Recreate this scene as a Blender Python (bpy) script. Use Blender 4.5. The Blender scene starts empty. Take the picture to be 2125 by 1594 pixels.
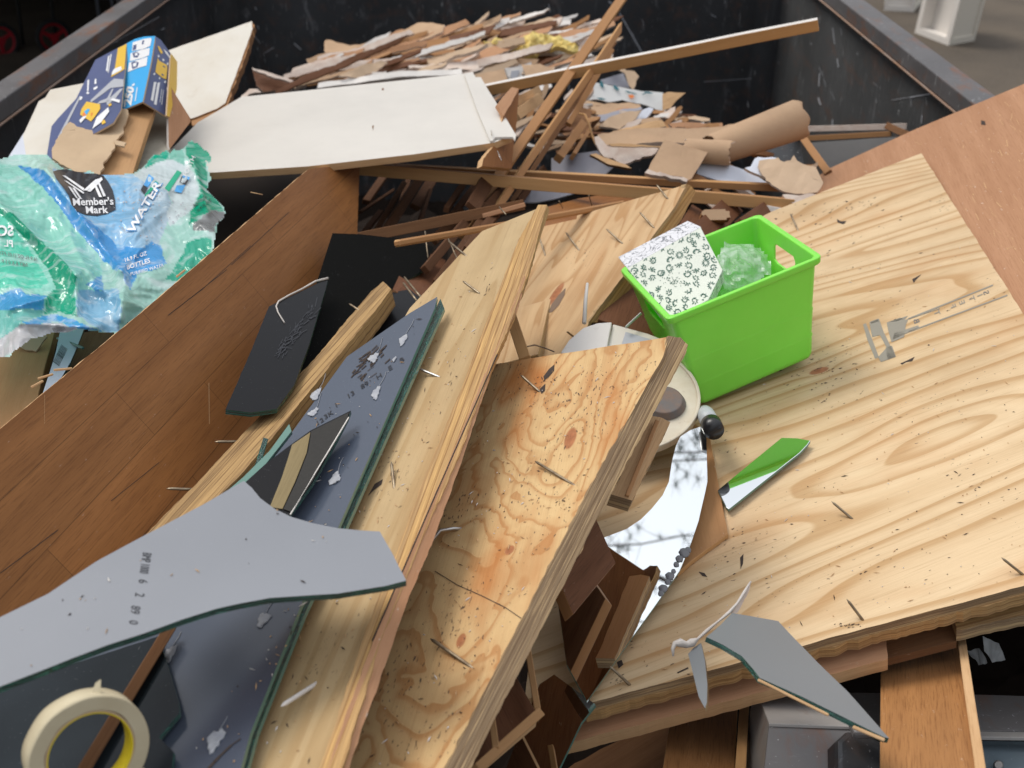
import bpy, bmesh, math, random
from mathutils import Vector, Matrix, noise
R = math.radians
random.seed(11)
SC = bpy.context.scene
COL = SC.collection
# ------------------------------------------------------------ camera
W0, H0, FPX = 2125.0, 1594.0, 2420.0
CX, CY = W0 / 2, H0 / 2
PITCH = R(28.8)
CAM = Vector((0, 0, 2.06))
AX_R = Vector((1, 0, 0))
AX_F = Vector((0, math.cos(PITCH), -math.sin(PITCH)))
AX_U = Vector((0, math.sin(PITCH), math.cos(PITCH)))
cam = bpy.data.cameras.new('camera')
camo = bpy.data.objects.new('camera', cam)
COL.objects.link(camo)
camo.location = CAM
camo.rotation_euler = (R(90) - PITCH, 0, 0)
cam.sensor_width = 36
cam.lens = 36 * FPX / W0
cam.clip_start = 0.05
cam.clip_end = 500
cam.dof.use_dof = True
cam.dof.focus_distance = 1.55
cam.dof.aperture_fstop = 7.0
SC.camera = camo
# ------------------------------------------------------------ overcast sky and a broad soft sun
SUN_EL, SUN_AZ = 56, -58      # degrees; azimuth measured from +Y towards +X
world = bpy.data.worlds.new('World')
SC.world = world
world.use_nodes = True
wn = world.node_tree
bg = wn.nodes['Background']
sky = wn.nodes.new('ShaderNodeTexSky')
sky.sky_type = 'NISHITA'
sky.sun_disc = False
sky.sun_elevation = R(SUN_EL)
sky.sun_rotation = R(SUN_AZ)
sky.air_density = 1.0
sky.dust_density = 4.0
mx = wn.nodes.new('ShaderNodeMix')
mx.data_type = 'RGBA'
mx.inputs[0].default_value = 0.72
wn.links.new(sky.outputs[0], mx.inputs[6])
mx.inputs[7].default_value = (9.5, 9.8, 10.3, 1)      # flat bright cloud layer
# an overcast sky is about three times brighter overhead than at the horizon
tc = wn.nodes.new('ShaderNodeTexCoord'); sp_ = wn.nodes.new('ShaderNodeSeparateXYZ'); wn.links.new(tc.outputs['Generated'], sp_.inputs[0])
mr = wn.nodes.new('ShaderNodeMapRange'); mr.inputs['From Min'].default_value = 0.0; mr.inputs['From Max'].default_value = 0.9
mr.inputs['To Min'].default_value = 0.30; mr.inputs['To Max'].default_value = 1.55; wn.links.new(sp_.outputs[2], mr.inputs['Value'])
m2_ = wn.nodes.new('ShaderNodeMix'); m2_.data_type = 'RGBA'; m2_.blend_type = 'MULTIPLY'; m2_.inputs[0].default_value = 1.0
wn.links.new(mx.outputs[2], m2_.inputs[6]); wn.links.new(mr.outputs[0], m2_.inputs[7]); wn.links.new(m2_.outputs[2], bg.inputs[0])
bg.inputs[1].default_value = 0.09
sun = bpy.data.lights.new('sun', 'SUN')
suno = bpy.data.objects.new('sun', sun)
COL.objects.link(suno)
sun.energy = 2.2
sun.angle = R(24)
sun.color = (1.0, 0.955, 0.89)
sd = Vector((math.sin(R(SUN_AZ)) * math.cos(R(SUN_EL)), math.cos(R(SUN_AZ)) * math.cos(R(SUN_EL)), math.sin(R(SUN_EL))))
suno.rotation_euler = sd.to_track_quat('Z', 'Y').to_euler()
SC.view_settings.view_transform = 'Standard'
SC.view_settings.look = 'None'
SC.view_settings.gamma = 1
SC.view_settings.exposure = 0.05

# ------------------------------------------------------------ geometry helpers
def P(px, py, d):
    return CAM + AX_R * ((px - CX) / FPX * d) + AX_U * ((CY - py) / FPX * d) + AX_F * d
def ray(px, py):
    return AX_R * ((px - CX) / FPX) + AX_U * ((CY - py) / FPX) + AX_F

class Pl:
    """a real plane in the world: through three points, or through one point with a normal"""
    def __init__(s, *a, n=None):
        if n is not None:
            s.n = Vector(n).normalized(); s.p = P(*a)
        else:
            p = [P(*a[i:i + 3]) for i in (0, 3, 6)]
            s.n = (p[1] - p[0]).cross(p[2] - p[0]).normalized(); s.p = p[0]
        if s.n.dot(CAM - s.p) < 0: s.n = -s.n
    def d(s, px, py):
        return s.n.dot(s.p - CAM) / s.n.dot(ray(px, py))
    def pt(s, px, py, off=0.0):
        return CAM + ray(px, py) * s.d(px, py) + s.n * off
    def up(s, k):
        q = Pl.__new__(Pl); q.n = s.n.copy(); q.p = s.p + s.n * k; return q
def HP(h):
    q = Pl.__new__(Pl); q.n = Vector((0, 0, 1)); q.p = CAM - Vector((0, 0, h)); return q

def wm(o):
    m = o.matrix_basis.copy(); q = o.parent
    while q: m = q.matrix_basis @ m; q = q.parent
    return m
def tag(o, label=None, cat=None, group=None, kind=None):
    if label: o['label'] = label
    if cat: o['category'] = cat
    if group: o['group'] = group
    if kind: o['kind'] = kind
    return o
def link(name, me, mats, parent=None, mat=None):
    o = bpy.data.objects.new(name, me)
    for m in mats: me.materials.append(m)
    COL.objects.link(o)
    if mat is None: mat = Matrix()
    if parent:
        o.parent = parent; o.matrix_basis = wm(parent).inverted() @ mat
    else:
        o.matrix_basis = mat
    return o
def empty(name, loc, label, cat, group=None):
    o = bpy.data.objects.new(name, None); COL.objects.link(o); o.location = loc
    o.empty_display_size = 0.05
    return tag(o, label, cat, group)
def frame(o, x, n):
    n = n.normalized(); x = (x - n * x.dot(n)).normalized(); y = n.cross(x)
    m = Matrix((x, y, n)).transposed().to_4x4(); m.translation = o
    return m
def jagged(p2, amp, step, seed, edges=None):
    out = []; n = len(p2)
    for i in range(n):
        a, b = p2[i], p2[(i + 1) % n]
        out.append(a.copy())
        if edges is not None and i not in edges: continue
        L = (b - a).length
        k = int(L / step)
        if k < 2: continue
        dr = (b - a) / L; nn = Vector((-dr.y, dr.x))
        for j in range(1, k):
            t = j / k
            s = noise.noise(Vector((t * L / step * 0.37, seed, i * 3.1))) + 0.8 * noise.noise(Vector((t * L / step * 1.9, seed + 7, i)))
            out.append(a + dr * (L * t) + nn * (s * amp))
    return out

def slab(name, pts, pl, t, mats, label=None, cat=None, group=None, parent=None, grain=None, jag=0.0, jstep=0.006,
         jedges=None, grid=0.0, bend=None, seed=None, smooth=False, bevel=0.0, uv0=(0, 0), world=False):
    """a flat or bent piece: outline on plane pl, real thickness t; material slots face, edge, back"""
    if seed is None: seed = random.random() * 50
    w = pts if world else [pl.pt(*p) for p in pts]
    c = sum(w, Vector()) / len(w)
    if grain: gx = pl.pt(grain[2], grain[3]) - pl.pt(grain[0], grain[1])
    else: gx = w[1] - w[0]
    m = frame(c, gx, pl.n); mi = m.inverted()
    p2 = [(mi @ q).to_2d() for q in w]
    area = sum(p2[i].x * p2[(i + 1) % len(p2)].y - p2[(i + 1) % len(p2)].x * p2[i].y for i in range(len(p2)))
    if area < 0: p2.reverse(); jedges = None if jedges is None else [(len(p2) - 2 - e) % len(p2) for e in jedges]
    if jag: p2 = jagged(p2, jag, jstep, seed, jedges)
    bm = bmesh.new()
    f = bm.faces.new([bm.verts.new((q.x, q.y, 0)) for q in p2])
    if grid:
        bmesh.ops.triangulate(bm, faces=bm.faces[:])
        xs = [q.x for q in p2]; ys = [q.y for q in p2]
        for ax, lo, hi in ((0, min(xs), max(xs)), (1, min(ys), max(ys))):
            k = lo + grid
            while k < hi:
                co = Vector((k, 0, 0)) if ax == 0 else Vector((0, k, 0))
                no = Vector((1, 0, 0)) if ax == 0 else Vector((0, 1, 0))
                bmesh.ops.bisect_plane(bm, geom=bm.verts[:] + bm.edges[:] + bm.faces[:], plane_co=co, plane_no=no, dist=1e-5)
                k += grid
    top = bm.faces[:]; tv = bm.verts[:]; te = [e for e in bm.edges if len(e.link_faces) == 1]
    uvl = bm.loops.layers.uv.new('UVMap')
    side = []
    low = {v: bm.verts.new((v.co.x, v.co.y, -t)) for v in tv}
    bots = [bm.faces.new([low[v] for v in reversed(ff.verts[:])]) for ff in top]
    for e in te:
        a, b = e.verts
        lf = e.link_faces[0]
        vs = lf.verts[:]; i = vs.index(a)
        if vs[(i + 1) % len(vs)] != b: a, b = b, a
        side.append(bm.faces.new([b, a, low[a], low[b]]))
    for ff in top + bots:
        for l in ff.loops: l[uvl].uv = (l.vert.co.x + uv0[0], l.vert.co.y + uv0[1])
    for ff in bots: ff.material_index = 2 if len(mats) > 2 else 0
    for ff in side:
        ff.material_index = 1 if len(mats) > 1 else 0
        dr = (ff.verts[0].co - ff.verts[1].co)
        if dr.length > 0: dr.normalize()
        for l in ff.loops:
            l[uvl].uv = (l.vert.co.x + 0.6 * l.vert.co.y + uv0[0], l.vert.co.z)
    if bend:
        for v in bm.verts: v.co.z += bend(v.co.x, v.co.y)
    if smooth:
        for ff in bm.faces: ff.smooth = True
    bmesh.ops.recalc_face_normals(bm, faces=bm.faces[:])
    me = bpy.data.meshes.new(name); bm.to_mesh(me); bm.free()
    o = link(name, me, mats, parent, m)
    if bevel:
        b = o.modifiers.new('b', 'BEVEL'); b.width = bevel; b.segments = 2; b.limit_method = 'ANGLE'; b.angle_limit = R(50); b.harden_normals = False
    tag(o, label, cat, group)
    o['n'] = [pl.n.x, pl.n.y, pl.n.z]; del o['n']
    return o

def ripple(a, L, seed=0, b=0, M=None):
    return lambda x, y: a * noise.noise(Vector((x / L, y / L, seed))) + b * (noise.noise(Vector((x / L * 3, y / L * 3, seed + 4))))

def lath(name, a, b, w, t, mats, label=None, cat=None, group=None, roll=0, parent=None, seed=None, endcut=0.0, sag=0.0, bevel=0.0008, facing=None):
    """a long strip from pixel+depth a to b; w across the face turned to the viewer (rolled by roll), t thick"""
    if seed is None: seed = random.random() * 50
    A, B = P(*a), P(*b)
    x = (B - A).normalized(); L = (B - A).length
    n = (facing if facing else (CAM - (A + B) / 2)); n = (n - x * n.dot(x)).normalized()
    n = Matrix.Rotation(R(roll), 3, x) @ n
    m = frame((A + B) / 2, x, n)
    bm = bmesh.new(); uvl = bm.loops.layers.uv.new('UVMap')
    K = max(4, int(L / 0.04)); rings = []
    for i in range(K + 1):
        s = -L / 2 + L * i / K
        jw = w / 2 * (1 + 0.05 * noise.noise(Vector((s * 9, seed, 0))))
        dz = sag * (1 - (2 * s / L) ** 2) + 0.0016 * noise.noise(Vector((s * 4, seed, 5)))
        dy = 0.004 * noise.noise(Vector((s * 2, seed, 9)))
        e = 0
        if i == 0: e = endcut
        if i == K: e = -endcut
        rings.append([bm.verts.new((s + (e if q in (0, 3) else 0), dy + (jw if q in (0, 3) else -jw), dz + (t / 2 if q < 2 else -t / 2))) for q in range(4)])
    for i in range(K):
        r0, r1 = rings[i], rings[i + 1]
        for q in range(4):
            f = bm.faces.new([r0[q], r0[(q + 1) % 4], r1[(q + 1) % 4], r1[q]])
            f.material_index = (1 if q in (1, 3) and len(mats) > 1 else 0)
            for l in f.loops:
                c = l.vert.co
                l[uvl].uv = (c.x, c.y + seed) if q in (0, 2) else (c.x, c.z + seed * 1.3)
    for r, rev in ((rings[0], False), (rings[-1], True)):
        f = bm.faces.new(r if not rev else r[::-1]); f.material_index = len(mats) - 1
        for l in f.loops: l[uvl].uv = (l.vert.co.y, l.vert.co.z)
    bmesh.ops.recalc_face_normals(bm, faces=bm.faces[:])
    me = bpy.data.meshes.new(name); bm.to_mesh(me); bm.free()
    o = link(name, me, mats, parent, m)
    if bevel:
        q = o.modifiers.new('b', 'BEVEL'); q.width = bevel; q.segments = 1; q.limit_method = 'ANGLE'; q.angle_limit = R(40)
    return tag(o, label, cat, group)

def tube(name, pts, rad, mat, parent=None, seg=8, label=None, cat=None, group=None, squash=None):
    """a round rod through world points; rad a number or one per point"""
    rr = rad if isinstance(rad, (list, tuple)) else [rad] * len(pts)
    c = pts[0].copy()
    bm = bmesh.new(); uvl = bm.loops.layers.uv.new('UVMap'); rings = []; ref = None; s = 0
    for i, p in enumerate(pts):
        d = (pts[min(i + 1, len(pts) - 1)] - pts[max(i - 1, 0)]).normalized()
        if ref is None: ref = d.orthogonal().normalized()
        ref = (ref - d * ref.dot(d)).normalized(); y = d.cross(ref)
        rings.append([bm.verts.new(p - c + (ref * math.cos(2 * math.pi * k / seg) + y * math.sin(2 * math.pi * k / seg)) * rr[i]) for k in range(seg)])
    for i in range(len(rings) - 1):
        L0 = (pts[i] - pts[0]).length; L1 = (pts[i + 1] - pts[0]).length
        for k in range(seg):
            f = bm.faces.new([rings[i][k], rings[i][(k + 1) % seg], rings[i + 1][(k + 1) % seg], rings[i + 1][k]]); f.smooth = True
            for l, uv in zip(f.loops, ((L0, k / seg), (L0, (k + 1) / seg), (L1, (k + 1) / seg), (L1, k / seg))): l[uvl].uv = uv
    bm.faces.new(rings[0][::-1]); bm.faces.new(rings[-1])
    me = bpy.data.meshes.new(name); bm.to_mesh(me); bm.free()
    o = link(name, me, [mat], parent, Matrix.Translation(c))
    return tag(o, label, cat, group)

def text_bm(s, bold=0.0, mirror=False):
    cu = bpy.data.curves.new('t', 'FONT'); cu.body = s; cu.size = 1; cu.offset = bold; cu.resolution_u = 3
    cu.align_x = 'CENTER'; cu.align_y = 'CENTER'
    o = bpy.data.objects.new('t', cu); COL.objects.link(o)
    me = bpy.data.meshes.new_from_object(o)
    bpy.data.objects.remove(o); bpy.data.curves.remove(cu)
    return me
def merge(me, c0, board, mat):
    """add a print's faces (verts relative to world point c0) to the mesh of the thing that carries it"""
    inv = wm(board).inverted(); tgt = board.data
    if mat.name not in [q.name for q in tgt.materials]: tgt.materials.append(mat)
    mi_ = [q.name for q in tgt.materials].index(mat.name)
    bm = bmesh.new(); bm.from_mesh(tgt)
    vs = [bm.verts.new(inv @ (v.co + c0)) for v in me.vertices]
    for p in me.polygons:
        try: f = bm.faces.new([vs[i] for i in p.vertices]); f.material_index = mi_
        except ValueError: pass
    bm.to_mesh(tgt); bm.free(); bpy.data.meshes.remove(me)
    return board
def text_on(name, s, c, ux, uy, surf, mat, parent=None, bold=0.0, sub=0):
    """lettering laid on a surface: glyph (gx, gy) goes to pixel c + gx*ux + gy*uy, then surf(px, py) gives the point"""
    me = text_bm(s, bold)
    c0 = surf(*c)
    if sub:
        bm = bmesh.new(); bm.from_mesh(me)
        for _ in range(sub): bmesh.ops.subdivide_edges(bm, edges=[e for e in bm.edges if e.calc_length() > 0.12], cuts=1)
        bm.to_mesh(me); bm.free()
    for v in me.vertices:
        x, y = v.co.x, v.co.y
        v.co = surf(c[0] + x * ux[0] + y * uy[0], c[1] + x * ux[1] + y * uy[1]) - c0
    if parent and parent.type == 'MESH': return merge(me, c0, parent, mat)
    return link(name, me, [mat], parent, Matrix.Translation(c0))
def decal(name, polys, surf, mat, parent=None, sub=0):
    """flat printed shapes lying on a surface"""
    bm = bmesh.new(); c0 = surf(*polys[0][0])
    for pl_ in polys:
        n = len(pl_); q = []
        if sub:
            for i in range(n):
                a, b = pl_[i], pl_[(i + 1) % n]
                for j in range(sub): q.append((a[0] + (b[0] - a[0]) * j / sub, a[1] + (b[1] - a[1]) * j / sub))
        else: q = pl_
        bm.faces.new([bm.verts.new((x, y, 0)) for x, y in q])
    if sub:
        bmesh.ops.triangulate(bm, faces=bm.faces[:])
        xs = [v.co.x for v in bm.verts]; ys = [v.co.y for v in bm.verts]
        for ax, lo, hi in ((0, min(xs), max(xs)), (1, min(ys), max(ys))):
            k = lo + 5
            while k < hi:
                bmesh.ops.bisect_plane(bm, geom=bm.verts[:] + bm.edges[:] + bm.faces[:], plane_co=Vector((k, 0, 0)) if ax == 0 else Vector((0, k, 0)), plane_no=Vector((1, 0, 0)) if ax == 0 else Vector((0, 1, 0)), dist=1e-4)
                k += 5
    for v in bm.verts: v.co = surf(v.co.x, v.co.y) - c0
    me = bpy.data.meshes.new(name); bm.to_mesh(me); bm.free()
    if parent and parent.type == 'MESH': return merge(me, c0, parent, mat)
    return link(name, me, [mat], parent, Matrix.Translation(c0))
def line_px(a, b, w):
    dx, dy = b[0] - a[0], b[1] - a[1]; L = math.hypot(dx, dy) or 1; nx, ny = -dy / L * w / 2, dx / L * w / 2
    return [(a[0] + nx, a[1] + ny), (b[0] + nx, b[1] + ny), (b[0] - nx, b[1] - ny), (a[0] - nx, a[1] - ny)]
def inside(x, y, poly):
    r = False; n = len(poly); j = n - 1
    for i in range(n):
        xi, yi = poly[i]; xj, yj = poly[j]
        if (yi > y) != (yj > y) and x < (xj - xi) * (y - yi) / (yj - yi) + xi: r = not r
        j = i
    return r

# ------------------------------------------------------------ materials
class MB:
    def __init__(s, name, rough=0.6, spec=0.4, **kw):
        s.m = bpy.data.materials.new(name); s.m.use_nodes = True; s.nt = s.m.node_tree
        s.b = s.nt.nodes['Principled BSDF']; s.out = s.nt.nodes['Material Output']
        s.b.inputs['Roughness'].default_value = rough
        s.b.inputs['Specular IOR Level'].default_value = spec
        for k, v in kw.items(): s.b.inputs[k.replace('_', ' ')].default_value = v
        s._uv = None
    def n(s, t, **kw):
        o = s.nt.nodes.new('ShaderNode' + t)
        for k, v in kw.items(): setattr(o, k, v)
        return o
    def l(s, a, b): s.nt.links.new(a, b)
    def uv(s, sx=1, sy=1, sz=1, off=(0, 0, 0), obj=False):
        if obj: src = s.n('TexCoord').outputs['Object']
        else: src = s.n('UVMap').outputs[0]
        m = s.n('Mapping'); m.inputs['Scale'].default_value = (sx, sy, sz); m.inputs['Location'].default_value = off
        s.l(src, m.inputs[0]); return m.outputs[0]
    def noise(s, vec, scale=1, detail=3, rough=0.5, dist=0):
        o = s.n('TexNoise'); o.inputs['Scale'].default_value = scale; o.inputs['Detail'].default_value = detail
        o.inputs['Roughness'].default_value = rough; o.inputs['Distortion'].default_value = dist
        s.l(vec, o.inputs['Vector']); return o.outputs['Fac']
    def math(s, op, a, b=None, c=None, clamp=False):
        o = s.n('Math', operation=op, use_clamp=clamp)
        for i, q in enumerate((a, b, c)):
            if q is None: continue
            if isinstance(q, (int, float)): o.inputs[i].default_value = q
            else: s.l(q, o.inputs[i])
        return o.outputs[0]
    def ramp(s, fac, stops, interp='LINEAR'):
        o = s.n('ValToRGB'); o.color_ramp.interpolation = interp; e = o.color_ramp.elements
        while len(e) < len(stops): e.new(0.5)
        for i, (p, c) in enumerate(stops):
            e[i].position = p; e[i].color = (*(c if isinstance(c, (tuple, list)) else (c, c, c)), 1)
        s.l(fac, o.inputs[0]); return o.outputs[0]
    def mix(s, fac, a, b, mode='MIX'):
        o = s.n('Mix', data_type='RGBA', blend_type=mode)
        for i, q in ((0, fac), (6, a), (7, b)):
            if isinstance(q, (int, float)): o.inputs[i].default_value = q
            elif isinstance(q, (tuple, list)): o.inputs[i].default_value = (*q, 1)
            else: s.l(q, o.inputs[i])
        return o.outputs[2]
    def col(s, c):
        if isinstance(c, (tuple, list)): s.b.inputs['Base Color'].default_value = (*c, 1)
        else: s.l(c, s.b.inputs['Base Color'])
    def rough(s, c): s.l(c, s.b.inputs['Roughness'])
    def bump(s, h, st=0.3, dist=0.001):
        o = s.n('Bump'); o.inputs['Strength'].default_value = st; o.inputs['Distance'].default_value = dist
        s.l(h, o.inputs['Height']); s.l(o.outputs[0], s.b.inputs['Normal'])

def mul(c, k): return tuple(min(1, x * k) for x in c)
def ply_face(name, light, band, knot=(0.16, 0.06, 0.025), rings=9, sv=6.0, su=1.1, seed=0.0, specks=0.5, orange=0.35, wild=0.0, knots=(), fine=1.0, dist=0.5, lin=0.0):
    m = MB(name, 0.62, 0.2)
    v = m.uv(su, sv, 1, (seed, seed * 1.7, seed))
    h = m.noise(v, 1.0, 1.6, 0.42, dist)
    v2 = m.uv(su * 3.2, sv * 1.5, 1, (seed + 3, 1, 0))
    h2 = m.noise(v2, 1.0, 2, 0.5, 0.4 + wild)
    hh = m.math('MULTIPLY_ADD', h, rings, m.math('MULTIPLY', h2, 0.55 + 1.6 * wild))
    vs = m.n('SeparateXYZ'); m.l(m.n('UVMap').outputs[0], vs.inputs[0])
    if lin: hh = m.math('MULTIPLY_ADD', vs.outputs[1], lin, hh)
    kmask = None
    for (kx, ky, kr, el) in knots:
        dx = m.math('MULTIPLY', m.math('SUBTRACT', vs.outputs[0], kx), 1 / (kr * el))
        dy = m.math('MULTIPLY', m.math('SUBTRACT', vs.outputs[1], ky), 1 / kr)
        r2 = m.math('ADD', m.math('POWER', m.math('ABSOLUTE', dx), 2.0), m.math('POWER', m.math('ABSOLUTE', dy), 2.0))
        g = m.math('DIVIDE', 0.8, m.math('ADD', r2, 0.25))
        hh = m.math('ADD', hh, g)
        k = m.math('SUBTRACT', 1.0, m.math('MULTIPLY', r2, 0.9), clamp=True)
        kmask = k if kmask is None else m.math('MAXIMUM', kmask, k)
    fr = m.math('FRACT', hh)
    line = m.ramp(fr, [(0.0, 0.15), (0.30, 0.0), (0.62, 0.25), (0.86, 0.95), (0.95, 1.0), (1.0, 0.15)], 'EASE')
    broad = m.ramp(m.noise(m.uv(su * 1.6, sv * 1.3, 1, (seed + 9, 4, 0)), 1, 2), [(0.35, 0.0), (0.65, 1.0)])
    fib = m.noise(m.uv(9, 330, 1, (seed, 0, 0)), 1, 4, 0.7)
    strk = m.ramp(m.noise(m.uv(5, 150, 1, (seed + 6, 2, 0)), 1, 3, 0.7), [(0.56, 0.0), (0.70, 1.0)])
    fac = m.math('ADD', m.math('MULTIPLY', line, 0.75), m.math('MULTIPLY', broad, 0.22), clamp=True)
    c = m.mix(fac, light, band)
    org = m.ramp(m.noise(m.uv(3.0, 9, 1, (seed + 20, 2, 0)), 1, 3, 0.6), [(0.52, 0.0), (0.72, 1.0)])
    c = m.mix(m.math('MULTIPLY', org, orange), c, mul((band[0] * 1.02, band[1] * 0.72, band[2] * 0.45), 1))
    c = m.mix(m.math('MULTIPLY', m.math('SUBTRACT', fib, 0.5), 0.55 * fine, clamp=True), c, mul(band, 0.62))
    c = m.mix(m.math('MULTIPLY', m.math('SUBTRACT', 0.5, fib), 0.5 * fine, clamp=True), c, mul(light, 1.18))
    c = m.mix(m.math('MULTIPLY', strk, 0.33), c, mul(band, 0.8))
    dirt = m.ramp(m.noise(m.uv(2, 3, 1, (seed + 2, 8, 0)), 1, 5, 0.65), [(0.45, 0.0), (0.75, 1.0)])
    c = m.mix(m.math('MULTIPLY', dirt, 0.45), c, mul(band, 0.62))
    if kmask is not None:
        c = m.mix(m.ramp(kmask, [(0.0, 0.0), (0.35, 0.85), (1, 1.0)]), c, m.mix(m.noise(m.uv(90, 90), 1, 3), knot, mul(knot, 3.2)))
    if specks:
        a = m.noise(m.uv(95, 260, 1, (seed, 3, 0)), 1, 3, 0.55)
        b = m.noise(m.uv(7, 9, 1, (seed + 5, 3, 0)), 1, 2, 0.6)
        s = m.math('ADD', a, m.math('MULTIPLY', m.math('SUBTRACT', b, 0.5), 0.42))
        k = m.ramp(s, [(0.735 - 0.05 * specks, 0.0), (0.765 - 0.05 * specks, 1.0)])
        c = m.mix(m.math('MULTIPLY', k, 0.85), c, (0.055, 0.038, 0.03))
    m.col(c)
    m.bump(m.math('ADD', m.math('MULTIPLY', fib, 0.9), m.math('MULTIPLY', fr, 0.35)), 0.5, 0.001)
    return m.m
def ply_edge(name, t, n, light=(0.50, 0.33, 0.17), dark=(0.25, 0.14, 0.07), tint=(0.36, 0.25, 0.145), seed=0):
    m = MB(name, 0.75, 0.2)
    wob = m.noise(m.uv(5, 12, 1, (seed, 0, 0)), 1, 3, 0.6)
    sp = m.n('SeparateXYZ'); m.l(m.uv(1, 1), sp.inputs[0])
    z = m.math('MULTIPLY_ADD', sp.outputs[1], -n / t, m.math('MULTIPLY', wob, 0.4))
    layer = m.math('FLOOR', z); fr = m.math('FRACT', z)
    wn_ = m.n('TexWhiteNoise', noise_dimensions='1D'); m.l(m.math('ADD', layer, seed + 0.5), wn_.inputs['W'])
    c = m.mix(wn_.outputs['Value'], light, tint)
    gap = m.ramp(fr, [(0.0, 1.0), (0.12, 0.15), (0.9, 0.1), (1.0, 1.0)])
    c = m.mix(gap, c, dark)
    rag = m.noise(m.uv(2.5, 210, 1, (seed, 5, 0)), 1, 4, 0.6)
    c = m.mix(m.ramp(rag, [(0.48, 0.0), (0.74, 0.75)]), c, dark)
    c = m.mix(m.ramp(m.noise(m.uv(14, 700, 1, (seed, 9, 0)), 1, 3), [(0.5, 0.0), (0.75, 0.6)]), c, mul(light, 1.5))
    m.col(c); m.bump(m.math('ADD', rag, m.math('MULTIPLY', gap, -0.4)), 0.6, 0.0012)
    return m.m
def wood(name, base, dark, seed=0, pores=0.7, tone=0.4, rough=0.5, bump=0.25, planks=None, scuff=0.15):
    m = MB(name, rough, 0.2)
    a = m.noise(m.uv(2.2, 34, 1, (seed, 0, 0)), 1, 4, 0.6, 0.3)
    f = m.noise(m.uv(18, 520, 1, (seed, 7, 0)), 1, 3, 0.7)
    c = m.mix(m.ramp(a, [(0.3, 0.0), (0.7, 1.0)]), base, m.mix(0.5, base, dark))
    c = m.mix(m.math('MULTIPLY', m.ramp(f, [(0.5, 0.0), (0.66, 1.0)]), pores), c, dark)
    b = m.noise(m.uv(1.1, 5, 1, (seed + 4, 7, 0)), 1, 2)
    c = m.mix(m.math('MULTIPLY', m.ramp(b, [(0.35, 0.0), (0.7, 1.0)]), tone), c, mul(dark, 1.1))
    if planks:
        br = m.n('TexBrick'); br.inputs['Scale'].default_value = 1
        br.inputs['Brick Width'].default_value = planks[0]; br.inputs['Row Height'].default_value = planks[1]
        br.inputs['Mortar Size'].default_value = 0.0005; br.inputs['Color1'].default_value = (0.86, 0.86, 0.86, 1); br.inputs['Color2'].default_value = (1.1, 1.07, 1.05, 1)
        br.inputs['Mortar'].default_value = (0.35, 0.35, 0.35, 1); br.offset = 0.37
        m.l(m.uv(1, 1, 1, (seed, seed * 0.3, 0)), br.inputs['Vector'])
        c = m.mix(0.8, c, br.outputs['Color'], 'MULTIPLY')
    sc = m.noise(m.uv(60, 130, 1, (seed, 2, 0), ), 1, 4, 0.7)
    c = m.mix(m.ramp(sc, [(0.66, 0.0), (0.74, scuff * 3)]), c, (0.62, 0.5, 0.4))
    m.col(c); m.bump(f, bump, 0.0006)
    m.rough(m.ramp(a, [(0.2, rough - 0.1), (0.8, rough + 0.12)]))
    return m.m
def paint(name, c, c2=None, rough=0.5, spec=0.4, dirt=0.25, dcol=(0.25, 0.2, 0.15), ds=9, bump=0.1, coat=0.0, scratch=0.0):
    m = MB(name, rough, spec)
    k = m.noise(m.uv(ds, ds, ds, (1, 2, 3)), 1, 5, 0.62)
    q = m.mix(m.ramp(k, [(0.4, 0.0), (0.75, 1.0)]), c, c2 if c2 else mul(c, 0.9))
    d = m.noise(m.uv(ds * 2.2, ds * 3.1, ds, (7, 2, 3)), 1, 6, 0.7)
    q = m.mix(m.ramp(d, [(0.58, 0.0), (0.8, dirt)]), q, dcol)
    if scratch:
        s = m.noise(m.uv(150, 9, 9, (3, 2, 3)), 1, 3, 0.8, 2.0)
        q = m.mix(m.ramp(s, [(0.72, 0.0), (0.76, scratch)]), q, (0.75, 0.75, 0.75))
    m.col(q)
    if coat: m.b.inputs['Coat Weight'].default_value = coat; m.b.inputs['Coat Roughness'].default_value = 0.08
    if bump: m.bump(m.noise(m.uv(60, 60, 60), 1, 4, 0.6), bump, 0.001)
    return m.m
def flat(name, c, rough=0.6, spec=0.3, metal=0.0):
    m = MB(name, rough, spec, Metallic=metal); m.col(c); return m.m
# ------------------------------------------------------------ material library
M = {}
M['ply_r'] = ply_face('pine_plywood_face', (0.69, 0.52, 0.32), (0.45, 0.27, 0.12), rings=13, sv=4.2, su=0.85, seed=2.3, specks=0.4, orange=0.35, dist=0.6, lin=16,
                      knots=((0.12, 0.0, 0.008, 2.2),))
M['ply_c'] = ply_face('knotty_plywood_face', (0.62, 0.43, 0.21), (0.43, 0.215, 0.08), rings=7, sv=8.5, su=3.8, seed=7.9, specks=1.5, orange=1.0, wild=0.9, dist=1.2,
                      knots=((-0.045, 0.0, 0.006, 1.3), (0.14, -0.045, 0.008, 2.8), (-0.17, 0.03, 0.005, 2.0)))
M['ply_m'] = ply_face('smooth_plywood_face', (0.50, 0.365, 0.20), (0.40, 0.265, 0.125), rings=4, sv=14, su=0.8, seed=4.4, specks=0.35, orange=0.15, dist=0.2)
M['ply_n'] = ply_face('nailed_plywood_face', (0.60, 0.41, 0.225), (0.42, 0.235, 0.10), rings=7, sv=17, su=1.8, seed=12.4, specks=0.25, orange=0.4, dist=0.35, knots=((-0.08, 0.02, 0.009, 4.0),))
M['ply_e'] = ply_edge('plywood_edge', 0.030, 5.5, seed=1, light=(0.54, 0.38, 0.20), dark=(0.17, 0.10, 0.05), tint=(0.24, 0.165, 0.10))
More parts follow.
